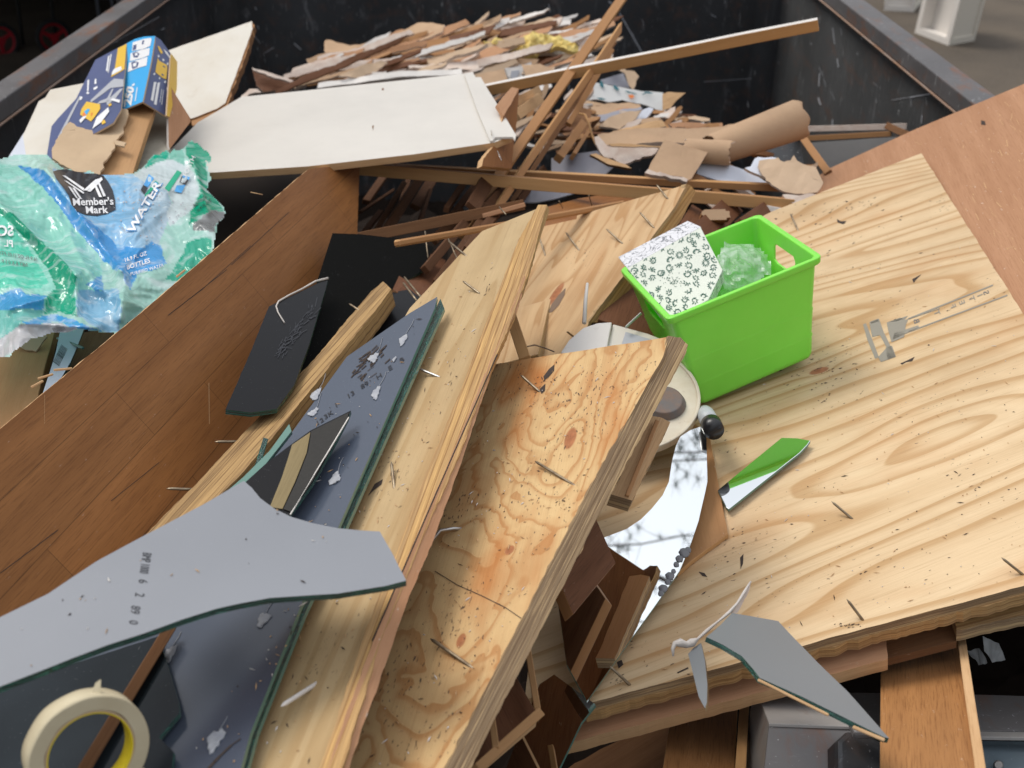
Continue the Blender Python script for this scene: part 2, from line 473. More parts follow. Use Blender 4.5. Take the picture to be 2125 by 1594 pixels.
M['ply_e2'] = ply_edge('plywood_edge_pale', 0.02, 5, light=(0.50, 0.34, 0.15), dark=(0.24, 0.14, 0.06), seed=5)
M['ply_e3'] = ply_edge('plywood_edge_amber', 0.022, 3, light=(0.56, 0.345, 0.135), dark=(0.24, 0.12, 0.045), tint=(0.38, 0.24, 0.12), seed=9)
M['pinkwood'] = wood('pinkish_underlay_wood', (0.56, 0.32, 0.18), (0.34, 0.16, 0.08), seed=2, pores=0.4, tone=0.3, rough=0.75, scuff=0.35)
M['veneer'] = wood('brown_veneer', (0.36, 0.155, 0.050), (0.135, 0.050, 0.015), seed=3, pores=0.55, tone=0.4, rough=0.42, planks=(0.42, 0.075), scuff=0.1)
M['lauan'] = wood('reddish_lauan_face', (0.49, 0.265, 0.145), (0.29, 0.135, 0.065), seed=8, pores=0.6, tone=0.5, rough=0.6, scuff=0.8)
M['oak'] = wood('oak_flooring', (0.46, 0.225, 0.085), (0.20, 0.085, 0.03), seed=5, pores=0.75, tone=0.25, rough=0.42, scuff=0.2)
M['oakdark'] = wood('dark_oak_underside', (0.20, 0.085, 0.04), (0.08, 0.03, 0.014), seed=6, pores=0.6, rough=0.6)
M['tanwood'] = wood('tan_board_wood', (0.48, 0.28, 0.13), (0.30, 0.15, 0.06), seed=15, pores=0.35, tone=0.3, rough=0.65)
M['trim'] = wood('trim_wood', (0.45, 0.235, 0.10), (0.28, 0.13, 0.05), seed=21, pores=0.3, tone=0.35, rough=0.55)
M['trimlight'] = wood('light_trim_wood', (0.58, 0.34, 0.15), (0.38, 0.19, 0.07), seed=31, pores=0.3, tone=0.3, rough=0.55)
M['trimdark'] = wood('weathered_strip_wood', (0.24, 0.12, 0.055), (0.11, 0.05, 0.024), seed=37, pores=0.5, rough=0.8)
M['rawedge'] = wood('raw_pine_edge', (0.66, 0.44, 0.24), (0.40, 0.22, 0.10), seed=41, pores=0.6, rough=0.8)
M['laminate'] = paint('white_laminate', (0.66, 0.62, 0.555), rough=0.36, dirt=0.18, dcol=(0.45, 0.38, 0.28), ds=5, bump=0.04)
M['offwhite'] = paint('stained_white_board', (0.66, 0.62, 0.54), (0.60, 0.54, 0.44), rough=0.5, dirt=0.5, dcol=(0.42, 0.32, 0.2), ds=7)
M['whitepaint'] = paint('white_trim_paint', (0.72, 0.68, 0.63), rough=0.55, dirt=0.4, ds=14)
M['bluewhite'] = paint('bluish_white_sheet', (0.62, 0.65, 0.72), rough=0.45, dirt=0.05, ds=5)
M['greysheet'] = paint('grey_plastic_sheet', (0.30, 0.30, 0.34), rough=0.4, dirt=0.1, ds=5)
M['kraft'] = paint('kraft_drywall_paper', (0.50, 0.34, 0.215), (0.45, 0.30, 0.19), rough=0.85, spec=0.15, dirt=0.3, dcol=(0.33, 0.21, 0.13), ds=16, bump=0.35)
M['kraft2'] = paint('pale_kraft_paper', (0.56, 0.41, 0.28), (0.50, 0.36, 0.24), rough=0.88, spec=0.15, dirt=0.3, dcol=(0.36, 0.23, 0.15), ds=16, bump=0.35)
M['gypsum'] = paint('crumbled_gypsum', (0.68, 0.58, 0.50), (0.58, 0.44, 0.36), rough=0.95, spec=0.1, dirt=0.4, dcol=(0.40, 0.26, 0.18), ds=45, bump=0.9)
M['cardboard'] = paint('torn_cardboard', (0.52, 0.385, 0.25), (0.47, 0.34, 0.22), rough=0.9, spec=0.1, dirt=0.2, ds=8, bump=0.3)
M['navy'] = paint('navy_printed_card', (0.070, 0.092, 0.20), (0.10, 0.125, 0.27), rough=0.35, spec=0.5, dirt=0.05, ds=3, bump=0.0)
M['cyan'] = flat('cyan_print', (0.05, 0.42, 0.82), 0.32, 0.5)
M['yellow'] = flat('yellow_print', (0.80, 0.50, 0.05), 0.35, 0.5)
M['whiteprint'] = flat('white_print', (0.78, 0.78, 0.78), 0.45)
M['greyprint'] = flat('grey_print', (0.42, 0.43, 0.46), 0.45)
M['blackprint'] = flat('black_print', (0.012, 0.012, 0.016), 0.3, 0.5)
M['blueprint'] = flat('blue_print', (0.08, 0.36, 0.72), 0.35)
M['greenprint'] = flat('green_print', (0.01, 0.36, 0.20), 0.35)
M['orangeprint'] = flat('orange_print', (0.75, 0.22, 0.06), 0.4)
M['ink'] = flat('faded_grey_stamp_ink', (0.16, 0.155, 0.15), 0.7)
M['inksoft'] = flat('worn_stamp_ink', (0.27, 0.245, 0.20), 0.7)
M['char'] = flat('dark_adhesive_stain', (0.05, 0.035, 0.028), 0.8)
M['wirerust'] = paint('brown_wire_rust', (0.20, 0.13, 0.08), (0.12, 0.07, 0.045), rough=0.6, ds=60)

def mk_nail():
    m = MB('nail_steel', 0.42, 0.5, Metallic=0.75)
    k = m.noise(m.uv(90, 4, 1), 1, 3)
    m.col(m.ramp(k, [(0.35, (0.20, 0.15, 0.10)), (0.6, (0.36, 0.29, 0.2)), (0.8, (0.13, 0.07, 0.035))])); return m.m
M['nail'] = mk_nail()
M['nailbright'] = flat('bright_nail_steel', (0.55, 0.54, 0.52), 0.35, 0.5, 0.8)

def mk_backing(name, c, glare=0.22, spec=0.6, c2=None):
    m = MB(name, glare, spec)
    k = m.noise(m.uv(4, 4, 4), 1, 3)
    q = m.mix(m.ramp(k, [(0.3, 0.0), (0.7, 1.0)]), c, c2 or mul(c, 1.12))
    s = m.noise(m.uv(260, 14, 9, (3, 2, 3)), 1, 3, 0.8, 3.0)
    q = m.mix(m.ramp(s, [(0.735, 0.0), (0.77, 0.5)]), q, (0.7, 0.7, 0.72))
    d = m.noise(m.uv(900, 900, 9), 1, 1)
    q = m.mix(m.ramp(d, [(0.77, 0.0), (0.8, 0.6)]), q, (0.6, 0.6, 0.62))
    m.col(q); m.rough(m.ramp(k, [(0.2, glare - 0.04), (0.8, glare + 0.07)])); return m.m
M['backing'] = mk_backing('grey_mirror_backing', (0.205, 0.215, 0.235), 0.42, 0.5)
M['backing2'] = mk_backing('blue_grey_mirror_backing', (0.060, 0.073, 0.100), 0.15, 0.55)
M['backing3'] = mk_backing('slate_mirror_backing', (0.165, 0.178, 0.188), 0.40, 0.5)
M['blackglass'] = mk_backing('black_glass', (0.009, 0.009, 0.010), 0.3, 0.12)
M['blackmatte'] = mk_backing('matte_black_glass', (0.006, 0.006, 0.0055), 0.6, 0.02)
M['cavwood'] = wood('cavity_shade_strip_wood', (0.13, 0.058, 0.026), (0.05, 0.022, 0.011), seed=61, pores=0.5, rough=0.85)  # strip wood darkened so its colour carries the shade of the cavity
M['olivereflection'] = wood('olive_tan_reflected_wood', (0.25, 0.19, 0.09), (0.15, 0.11, 0.05), seed=71, pores=0.5)
M['padding'] = paint('dark_foam_pad', (0.045, 0.043, 0.04), rough=0.9, spec=0.15, ds=200, bump=0.8)
def mk_mirror():
    m = MB('silver_mirror', 0.015, 0.5, Metallic=1.0); m.col((0.90, 0.93, 0.92)); return m.m
M['mirror'] = mk_mirror()
def mk_gedge():
    m = MB('broken_glass_edge', 0.12, 0.8)
    k = m.noise(m.uv(55, 400, 1), 1, 4, 0.7, 1.2)
    m.col(m.ramp(k, [(0.3, (0.004, 0.02, 0.017)), (0.55, (0.008, 0.07, 0.05)), (0.68, (0.03, 0.20, 0.14)), (0.78, (0.35, 0.55, 0.5))]))
    m.bump(k, 0.8, 0.003); return m.m
M['gedge'] = mk_gedge()
M['gedge2'] = flat('polished_green_glass_edge', (0.10, 0.21, 0.17), 0.15, 0.7)
def mk_glass():
    m = MB('clear_glass', 0.03, 0.6)
    g = m.n('BsdfGlass'); g.inputs['Color'].default_value = (0.86, 0.95, 0.92, 1); g.inputs['Roughness'].default_value = 0.02; g.inputs['IOR'].default_value = 1.2
    m.l(g.outputs[0], m.out.inputs[0]); return m.m
M['glass'] = mk_glass()
def mk_steel(name, c, rust=0.25, scr=0.5, rough=0.48, spec=0.5, sx=1.0):
    m = MB(name, rough, spec)
    a = m.noise(m.uv(2, 2, 2, obj=True), 1, 5, 0.6)
    q = m.mix(m.ramp(a, [(0.3, 0.0), (0.7, 1.0)]), c, mul(c, 1.7))
    s1 = m.noise(m.uv(9 * sx, 26, 2.2, (0, 0, 0), obj=True), 1, 4, 0.75, 2.6)
    q = m.mix(m.ramp(s1, [(0.58, 0.0), (0.73, scr * 0.5)]), q, (0.27, 0.27, 0.28))
    s3 = m.noise(m.uv(3, 2.2, 1.2, (9, 0, 0), obj=True), 1, 6, 0.7, 0.5)
    q = m.mix(m.ramp(s3, [(0.5, 0.0), (0.75, scr * 0.35)]), q, (0.12, 0.12, 0.12))
    s2 = m.noise(m.uv(40, 30, 4, (5, 0, 0), obj=True), 1, 3, 0.7, 4.0)
    q = m.mix(m.ramp(s2, [(0.675, 0.0), (0.70, scr)]), q, (0.5, 0.5, 0.5))
    r = m.noise(m.uv(14, 5, 14, (2, 0, 1), obj=True), 1, 5, 0.7)
    q = m.mix(m.ramp(r, [(0.52, 0.0), (0.68, rust)]), q, (0.19, 0.075, 0.03))
    m.col(q); m.bump(m.noise(m.uv(8, 8, 8, obj=True), 1, 5, 0.6), 0.25, 0.01)
    m.rough(m.ramp(a, [(0.3, rough - 0.08), (0.7, rough + 0.1)])); return m.m
M['steel'] = mk_steel('black_painted_steel', (0.024, 0.025, 0.027), 0.2, 0.8)
M['steel2'] = mk_steel('grey_scraped_steel', (0.045, 0.046, 0.046), 0.25, 1.0)
M['rim'] = mk_steel('worn_rim_steel', (0.085, 0.08, 0.08), 0.9, 1.0, 0.5, 0.35, 3.0)
M['weld'] = paint('scraped_rust_line', (0.30, 0.16, 0.09), (0.33, 0.31, 0.29), rough=0.7, ds=9, dirt=0.8, dcol=(0.05, 0.04, 0.04))
M['galv'] = mk_steel('scuffed_bare_steel', (0.11, 0.103, 0.10), 0.6, 0.9, 0.42, 0.4)
M['galvlight'] = mk_steel('bright_bare_steel', (0.24, 0.225, 0.21), 0.6, 0.7, 0.4, 0.4)
M['bluesteel'] = mk_steel('blue_grey_steel', (0.10, 0.13, 0.15), 0.1, 0.4, 0.42, 0.4)
def mk_green():
    m = MB('lime_green_plastic', 0.34, 0.45)
    k = m.noise(m.uv(6, 6, 6, obj=True), 1, 4, 0.6)
    m.col(m.mix(m.ramp(k, [(0.35, 0.0), (0.7, 1.0)]), (0.21, 0.68, 0.065), (0.25, 0.74, 0.085)))
    m.b.inputs['Subsurface Weight'].default_value = 0.25; m.b.inputs['Subsurface Radius'].default_value = (0.01, 0.03, 0.008); m.b.inputs['Subsurface Scale'].default_value = 0.5
    s = m.noise(m.uv(90, 20, 30, (5, 0, 0), obj=True), 1, 3, 0.7, 4.0)
    m.rough(m.ramp(s, [(0.5, 0.34), (0.75, 0.5)])); m.bump(m.noise(m.uv(30, 30, 30, obj=True), 1, 3), 0.05, 0.004)
    return m.m
M['green'] = mk_green()
def mk_film(name, attr=True, col=(0.8, 0.85, 0.85), alpha=0.45):
    m = MB(name, 0.14, 0.7)
    if attr:
        a = m.n('VertexColor'); a.layer_name = 'print'
        cc, al = a.outputs['Color'], a.outputs['Alpha']
    else: cc, al = None, None
    wr = m.noise(m.uv(9, 9, 9, obj=True), 1, 4, 0.55, 3.5)
    if attr:
        c = m.mix(m.ramp(wr, [(0.50, 0.0), (0.68, 0.5)]), cc, (0.84, 0.90, 0.92))  # white highlights on the wrinkles, mixed into the print colour
        m.col(c)
    else: c = col; m.col(c)
    tl = m.n('BsdfTranslucent')
    if attr: m.l(c, tl.inputs[0])
    else: tl.inputs[0].default_value = (*col, 1)
    m1 = m.n('MixShader'); m1.inputs[0].default_value = 0.28
    m.l(m.b.outputs[0], m1.inputs[1]); m.l(tl.outputs[0], m1.inputs[2])
    tr = m.n('BsdfTransparent'); m2 = m.n('MixShader')
    if attr: m.l(m.math('ADD', al, m.math('MULTIPLY', m.math('SUBTRACT', wr, 0.5), 0.5), clamp=True), m2.inputs[0])
    else: m.l(m.ramp(wr, [(0.35, alpha * 0.5), (0.6, alpha), (0.72, min(1, alpha * 2.1))]), m2.inputs[0])
    m.l(tr.outputs[0], m2.inputs[1]); m.l(m1.outputs[0], m2.inputs[2]); m.l(m2.outputs[0], m.out.inputs[0])
    m.bump(m.math('ABSOLUTE', m.math('SUBTRACT', m.noise(m.uv(13, 13, 13, obj=True), 1, 3, 0.5, 2.2), 0.5)), 0.2, 0.02)
    return m.m
M['film'] = mk_film('printed_plastic_film')
M['clearfilm'] = mk_film('clear_plastic_film', False, (0.90, 0.93, 0.93), 0.62)
def mk_tape():
    m = MB('masking_tape', 0.75, 0.2)
    k = m.noise(m.uv(25, 25, 25, obj=True), 1, 4); m.col(m.mix(m.ramp(k, [(0.35, 0.0), (0.7, 1.0)]), (0.56, 0.495, 0.345), (0.49, 0.42, 0.28)))
    wv = m.n('TexWave', wave_type='RINGS', rings_direction='Z'); wv.inputs['Scale'].default_value = 190; wv.inputs['Distortion'].default_value = 1.5
    m.l(m.uv(1, 1, 1, obj=True), wv.inputs['Vector']); m.bump(m.math('ADD', m.math('MULTIPLY', wv.outputs['Fac'], 0.6), m.noise(m.uv(300, 300, 300, obj=True), 1, 2)), 0.35, 0.0008); return m.m
M['tape'] = mk_tape()
M['tapecore'] = flat('yellow_tape_core', (0.72, 0.56, 0.02), 0.5)
M['cream'] = paint('dirty_cream_enamel', (0.66, 0.60, 0.48), (0.60, 0.52, 0.39), rough=0.4, dirt=0.75, dcol=(0.30, 0.17, 0.08), ds=26, bump=0.15)
M['rustymetal'] = paint('rusty_grey_disc', (0.14, 0.125, 0.12), (0.22, 0.13, 0.085), rough=0.55, dirt=0.8, dcol=(0.09, 0.05, 0.035), ds=50, bump=0.6)
M['insul'] = paint('yellow_insulation', (0.78, 0.62, 0.24), (0.68, 0.52, 0.17), rough=1.0, spec=0.05, dirt=0.4, dcol=(0.35, 0.25, 0.08), ds=60, bump=1.0)
M['caulk'] = paint('white_caulk_bead', (0.62, 0.58, 0.54), (0.5, 0.44, 0.38), rough=0.7, dirt=0.5, ds=90, bump=0.6)
M['gluedab'] = paint('grey_glue_dab', (0.36, 0.37, 0.39), (0.24, 0.25, 0.29), rough=0.4, spec=0.5, dirt=0.2, ds=90, bump=0.8)
M['gluebubble'] = paint('grey_glue_bubble', (0.17, 0.17, 0.18), (0.11, 0.11, 0.12), rough=0.35, spec=0.6, dirt=0.2, ds=90, bump=0.4)
M['capblack'] = flat('black_cap_plastic', (0.015, 0.015, 0.016), 0.3, 0.5)
M['capwhite'] = paint('grey_white_label_wrap', (0.46, 0.49, 0.50), rough=0.4, ds=60)
M['gapfill'] = paint('dark_gap_fill', (0.014, 0.010, 0.008), (0.024, 0.016, 0.011), rough=0.95, spec=0.1, ds=12, bump=0.8)
def mk_ground():
    m = MB('dark_asphalt', 0.85, 0.25)
    a = m.noise(m.uv(1.3, 1.3, 1, obj=True), 1, 5, 0.6); b = m.noise(m.uv(60, 60, 1, obj=True), 1, 3)
    c = m.mix(m.ramp(a, [(0.3, 0.0), (0.7, 1.0)]), (0.058, 0.046, 0.034), (0.105, 0.082, 0.058))
    m.col(m.mix(m.ramp(b, [(0.4, 0.0), (0.7, 0.5)]), c, (0.14, 0.12, 0.10))); m.bump(b, 0.5, 0.01); return m.m
M['ground'] = mk_ground()
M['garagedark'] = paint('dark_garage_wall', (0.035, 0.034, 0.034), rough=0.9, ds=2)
M['red'] = flat('red_painted_steel', (0.30, 0.012, 0.02), 0.4)
M['rubber'] = flat('black_rubber', (0.02, 0.02, 0.02), 0.8)
M['chrome'] = flat('grey_aluminium', (0.45, 0.48, 0.55), 0.35, 0.5, 0.6)
M['bark'] = paint('pine_bark', (0.09, 0.06, 0.04), rough=0.95, ds=8, bump=0.8)
M['needles'] = flat('pine_needles', (0.045, 0.085, 0.045), 0.7)
def mk_damask(name, base, dens=0.0):
    m = MB(name, 0.5, 0.35)
    v = m.uv(24, 24, 1)
    k = m.noise(v, 1, 3, 0.5, 2.5)
    ln = m.math('ABSOLUTE', m.math('SUBTRACT', k, 0.5))
    c = m.mix(m.ramp(ln, [(0.006 + dens, 1.0), (0.02 + dens, 0.0)]), base, (0.16, 0.17, 0.19))
    m.col(c); return m.m
M['boxpaper'] = paint('cream_green_box_paper', (0.66, 0.69, 0.60), rough=0.5, dirt=0.1, ds=6, bump=0.05)
M['boxwood'] = mk_damask('woodgrain_box_paper', (0.70, 0.70, 0.72), 0.004)
M['damaskink'] = flat('dark_green_damask_ink', (0.075, 0.15, 0.115), 0.5)
M['wallpaper'] = paint('floral_wallpaper', (0.66, 0.66, 0.64), rough=0.6, dirt=0.3, ds=9)
M['teal'] = flat('teal_leaf_print', (0.03, 0.14, 0.17), 0.6)
# ------------------------------------------------------------ setting
def box_bm(bm, x0, x1, y0, y1, z0, z1):
    vs = [bm.verts.new((x, y, z)) for x in (x0, x1) for y in (y0, y1) for z in (z0, z1)]
    for f in ((0, 1, 3, 2), (4, 6, 7, 5), (0, 4, 5, 1), (2, 3, 7, 6), (0, 2, 6, 4), (1, 5, 7, 3)): bm.faces.new([vs[i] for i in f])
def boxes(name, bs, mats, parent=None, bevel=0.0, mat=None):
    bm = bmesh.new()
    for b in bs: box_bm(bm, *b)
    bmesh.ops.recalc_face_normals(bm, faces=bm.faces[:])
    me = bpy.data.meshes.new(name); bm.to_mesh(me); bm.free()
    o = link(name, me, mats, parent, mat)
    if bevel:
        q = o.modifiers.new('b', 'BEVEL'); q.width = bevel; q.segments = 2; q.limit_method = 'ANGLE'
    return o
bm = bmesh.new(); bmesh.ops.create_grid(bm, x_segments=40, y_segments=40, size=60)
me = bpy.data.meshes.new('ground'); bm.to_mesh(me); bm.free()
tag(link('ground', me, [M['ground']]), kind='structure')

ZR = 2.06 - 0.76
XL, XR, YB, YF = -1.24, 1.11, 5.17, 0.42
dump = empty('dumpster', (0, 2.8, 0), 'long open black steel dumpster with scratched walls and rusty rims holding the debris', 'dumpster')
boxes('left_wall', [(XL - 0.06, XL - 0.028, YF, YB + 0.05, 0.1, ZR - 0.04)], [M['steel']], dump)
boxes('right_wall', [(XR + 0.028, XR + 0.06, YF, YB + 0.05, 0.1, ZR - 0.04)], [M['steel2']], dump)
boxes('back_wall', [(XL - 0.028, XR + 0.028, YB, YB + 0.05, 0.1, ZR + 0.35)], [M['steel']], dump)
boxes('front_wall', [(XL - 0.028, XR + 0.028, YF, YF + 0.04, 0.1, ZR - 0.45)], [M['steel']], dump)
boxes('floor', [(XL - 0.028, XR + 0.028, YF + 0.04, YB, 0.1, 0.16)], [M['steel']], dump)
for nm, x0, x1, xe, s in (('left_rim', XL - 0.075, XL, XL, 1), ('right_rim', XR, XR + 0.08, XR, -1)):
    o = boxes(nm, [(x0, x1, YF, YB + 0.05, ZR - 0.048, ZR)], [M['rim']], dump, bevel=0.004)
    o.data.name = nm
    # rust-worn seam along the lower edge of the rim
    pts = [Vector((xe + s * 0.001, y, ZR - 0.051)) for y in [YF + 0.2 * k for k in range(24)]]
    tube('weld_seam', pts, 0.0035, M['weld'], parent=o, seg=6)
# scraped streaks that show bare metal on the walls
def at_plane(p, n):
    q = Pl.__new__(Pl); q.n = Vector(n); q.p = Vector(p); return q
WR = at_plane((XR + 0.026, 3, 1), (-1, 0, 0)); WBk = at_plane((0, YB - 0.002, 1), (0, -1, 0)); WLt = at_plane((XL - 0.026, 3, 1), (1, 0, 0))
def wallmarks(wall, pl, L, rnd_n, reg, ang, seed):
    rn = random.Random(seed); out = [line_px(a, b, w) for a, b, w in L]
    for _ in range(rnd_n):
        x, y = rn.uniform(reg[0], reg[1]), rn.uniform(reg[2], reg[3]); a = R(rn.gauss(*ang)); l_ = rn.uniform(3, 22)
        out.append(line_px((x, y), (x + l_ * math.cos(a), y + l_ * math.sin(a)), rn.uniform(0.5, 1.5)))
    decal('scratches', out, lambda x, y: pl.pt(x, y), M['greyprint'], wall)
wr_ = [c for c in dump.children if c.name.startswith('right_wall')][0]; wb_ = [c for c in dump.children if c.name.startswith('back_wall')][0]; wl_ = [c for c in dump.children if c.name.startswith('left_wall')][0]
wallmarks(wr_, WR, [((1701, 152), (1699, 180), 2), ((1698, 203), (1703, 218), 3), ((1737, 122), (1740, 140), 2), ((1728, 58), (1732, 92), 1.5), ((1888, 202), (1936, 194), 2.5), ((1850, 208), (1888, 202), 1), ((1595, 20), (1607, 52), 1.5), ((1728, 248), (1727, 262), 2)], 24, (1600, 1950, 10, 250), (78, 18), 4)
wallmarks(wb_, WBk, [((1286, 28), (1334, 112), 2.2), ((1263, 3), (1270, 8), 3), ((1138, 8), (1142, 26), 1.2), ((1460, 170), (1560, 163), 0.8), ((516, 60), (540, 90), 1), ((610, 90), (625, 103), 2)], 20, (520, 1580, 4, 230), (60, 40), 5)
wallmarks(wl_, WLt, [((100, 165), (330, 35), 1.2)], 16, (20, 470, 60, 260), (-30, 20), 6)
# rounded inner corners of the box
for x in (XL, XR):
    s = 1 if x < 0 else -1
    bm = bmesh.new(); K = 8; r = 0.09; cx = x + s * (r - 0.028); cy = YB - r
    ring = []
    for k in range(K + 1):
        a = math.pi / 2 * k / K
        ring.append((cx - s * r * math.cos(a), cy + r * math.sin(a)))
    vs = [[bm.verts.new((px_, py_, z)) for px_, py_ in ring] for z in (0.16, ZR + 0.3)]
    for k in range(K):
        f = bm.faces.new([vs[0][k], vs[0][k + 1], vs[1][k + 1], vs[1][k]]); f.smooth = True
    me = bpy.data.meshes.new('corner_plate'); bm.to_mesh(me); bm.free()
    link('corner_plate', me, [M['steel']], dump)

# dark debris mound added to block light under everything that can be told apart
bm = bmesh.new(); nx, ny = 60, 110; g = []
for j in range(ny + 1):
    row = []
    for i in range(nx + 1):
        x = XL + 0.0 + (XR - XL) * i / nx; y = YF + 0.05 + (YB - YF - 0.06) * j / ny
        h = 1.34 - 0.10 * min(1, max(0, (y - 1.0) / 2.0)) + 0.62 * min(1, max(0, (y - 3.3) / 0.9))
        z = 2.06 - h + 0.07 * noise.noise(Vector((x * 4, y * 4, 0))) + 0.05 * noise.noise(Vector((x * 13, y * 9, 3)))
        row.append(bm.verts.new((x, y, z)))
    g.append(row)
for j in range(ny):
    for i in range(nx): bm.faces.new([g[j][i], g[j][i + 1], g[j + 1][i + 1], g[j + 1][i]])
me = bpy.data.meshes.new('debris_light_block'); bm.to_mesh(me); bm.free()
tag(link('debris_light_block', me, [M['gapfill']]), 'added dark debris mound that blocks light deep inside the dumpster', 'debris', kind='stuff')

# the dark garage beyond the left rim
gar = empty('garage', (-6, 8.5, 0), 'dark open garage standing behind the left rim of the dumpster', 'garage')
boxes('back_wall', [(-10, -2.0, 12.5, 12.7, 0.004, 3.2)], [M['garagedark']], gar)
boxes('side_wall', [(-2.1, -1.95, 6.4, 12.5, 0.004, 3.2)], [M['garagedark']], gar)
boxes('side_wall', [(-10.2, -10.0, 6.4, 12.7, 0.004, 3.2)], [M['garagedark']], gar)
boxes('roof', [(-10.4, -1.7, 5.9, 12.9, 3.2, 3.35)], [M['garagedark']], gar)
G = HP(2.06)
# hand truck with a red wheel
wc = P(112, 78, 8.9); gz = wc.z
ht = empty('hand_truck', (wc.x, wc.y, 0), 'hand truck with a red spoked wheel standing in the dark garage', 'hand truck')
def wheel(c, r, ax, name='wheel'):
    w = bpy.data.objects.new(name, None); COL.objects.link(w); w.parent = ht
    w.matrix_basis = wm(ht).inverted() @ (Matrix.Translation(c) @ ax.to_track_quat('Z', 'Y').to_matrix().to_4x4())
    W_ = wm(w)
    def ring(nm, R1, r1, mat):
        bm = bmesh.new(); A, B = 40, 10; q = []
        for i in range(A):
            a = 2 * math.pi * i / A
            q.append([bm.verts.new(((R1 + r1 * math.cos(2 * math.pi * j / B)) * math.cos(a), (R1 + r1 * math.cos(2 * math.pi * j / B)) * math.sin(a), r1 * math.sin(2 * math.pi * j / B))) for j in range(B)])
        for i in range(A):
            for j in range(B):
                f = bm.faces.new([q[i][j], q[(i + 1) % A][j], q[(i + 1) % A][(j + 1) % B], q[i][(j + 1) % B]]); f.smooth = True
        me = bpy.data.meshes.new(nm); bm.to_mesh(me); bm.free(); return link(nm, me, [mat], w, W_)
    ring('tyre', r, r * 0.16, M['rubber']); ring('rim', r * 0.84, r * 0.11, M['red'])
    bm = bmesh.new()
    for k in range(3):
        a = 2 * math.pi * k / 3 + 0.5
        m_ = Matrix.Rotation(a, 4, 'Z')
        vs = [bm.verts.new(m_ @ Vector(v)) for v in ((0, -.016, -.008), (r * .8, -.012, -.008), (r * .8, .012, -.008), (0, .016, -.008), (0, -.016, .008), (r * .8, -.012, .008), (r * .8, .012, .008), (0, .016, .008))]
        for f in ((0, 1, 2, 3), (7, 6, 5, 4), (0, 4, 5, 1), (3, 2, 6, 7), (1, 5, 6, 2)): bm.faces.new([vs[i] for i in f])
    bmesh.ops.create_cone(bm, cap_ends=True, segments=20, radius1=0.03, radius2=0.03, depth=0.05)
    me = bpy.data.meshes.new('spokes'); bm.to_mesh(me); bm.free(); link('spokes', me, [M['red']], w, W_)
ax = Vector((0.55, -0.8, 0.1))
wheel(wc, 0.118, ax); wheel(wc + Vector((-0.36, -0.12, 0)), 0.118, ax)
fb = wc + Vector((-0.3, 0.12, -0.05))
for dx in (0.0, 0.26):
    tube('frame_rail', [fb + Vector((dx, 0, -0.1)), fb + Vector((dx, 0.1, 0.5)), fb + Vector((dx, 0.25, 1.1))], 0.014, M['rubber'], ht)
tube('handle', [fb + Vector((0, 0.25, 1.1)), fb + Vector((0.13, 0.3, 1.2)), fb + Vector((0.26, 0.25, 1.1))], 0.014, M['rubber'], ht)
boxes('toe_plate', [(fb.x - 0.05, fb.x + 0.31, fb.y - 0.22, fb.y - 0.02, fb.z - 0.12, fb.z - 0.11)], [M['rubber']], ht)
# aluminium step ladder seen past the rim
la = G.pt(222, 62)
ld = empty('step_ladder', la, 'grey aluminium step ladder at the garage mouth behind the left rim', 'ladder')
for dx in (-0.05, 0.07):
    tube('rail', [la + Vector((dx, 0, 0)), la + Vector((dx + 0.03, 0.1, 1.5))], 0.016, M['chrome'], ld)
for k in range(5): boxes('step', [(la.x - 0.05 + 0.006 * k, la.x + 0.07 + 0.006 * k, la.y - 0.02 + 0.018 * k, la.y + 0.04 + 0.018 * k, 0.25 + 0.27 * k, 0.272 + 0.27 * k)], [M['chrome']], ld)

# white cabinet carcasses on the ground beyond the right rim
def cabinet(A, B, C, h, lean, label, deep=0.04):
    a, b, c = G.pt(*A), G.pt(*B), G.pt(*C)
    d = a + (c - b); up_ = Vector((lean[0], lean[1], h))
    root = empty('cabinet_box', (a + c) / 2, label, 'cabinet', 'white cabinet boxes on the ground')
    ins = 0.16
    def face(p, q, nm, panel, rec):
        # a framed side: four rails round a recessed panel
        u = q - p; n = u.cross(up_).normalized()
        if n.dot(CAM - p) < 0: n = -n
        fr = [(0, 0), (1, 0), (1, 1), (0, 1)]; i_ = 0.11
        inn = [(i_, i_ * 0.7), (1 - i_, i_ * 0.7), (1 - i_, 1 - i_), (i_, 1 - i_)]
        bm = bmesh.new(); pt = lambda s_, t_, o_=0: bm.verts.new(p + u * s_ + up_ * t_ - n * o_)
        O = [pt(*s_) for s_ in fr]; I = [pt(*s_) for s_ in inn]; D = [pt(*s_, rec) for s_ in inn]
        for k in range(4):
            bm.faces.new([O[k], O[(k + 1) % 4], I[(k + 1) % 4], I[k]])
            bm.faces.new([I[k], I[(k + 1) % 4], D[(k + 1) % 4], D[k]])
        bm.faces.new(D)
        bmesh.ops.recalc_face_normals(bm, faces=bm.faces[:])
        me = bpy.data.meshes.new(nm); bm.to_mesh(me); bm.free(); return link(nm, me, [panel], root)
    face(a, b, 'open_front', M['whitepaint'], deep); face(b, c, 'side_panel', M['offwhite'], 0.012)
    face(c, d, 'side_panel', M['offwhite'], 0.012); face(d, a, 'back_panel', M['offwhite'], 0.012)
    bm = bmesh.new(); bm.faces.new([bm.verts.new(q + up_) for q in (a, b, c, d)])
    me = bpy.data.meshes.new('top_panel'); bm.to_mesh(me); bm.free(); link('top_panel', me, [M['offwhite']], root)
cabinet((1898, 68), (1968, 95), (2022, 85), 0.62, (0.05, 0.0), 'open fronted white cabinet box standing on the asphalt past the right rim', 0.10)
cabinet((1834, 22), (1896, 25), (1912, 8), 0.55, (0.0, 0.05), 'white cabinet box half hidden behind the nearer cabinet box')

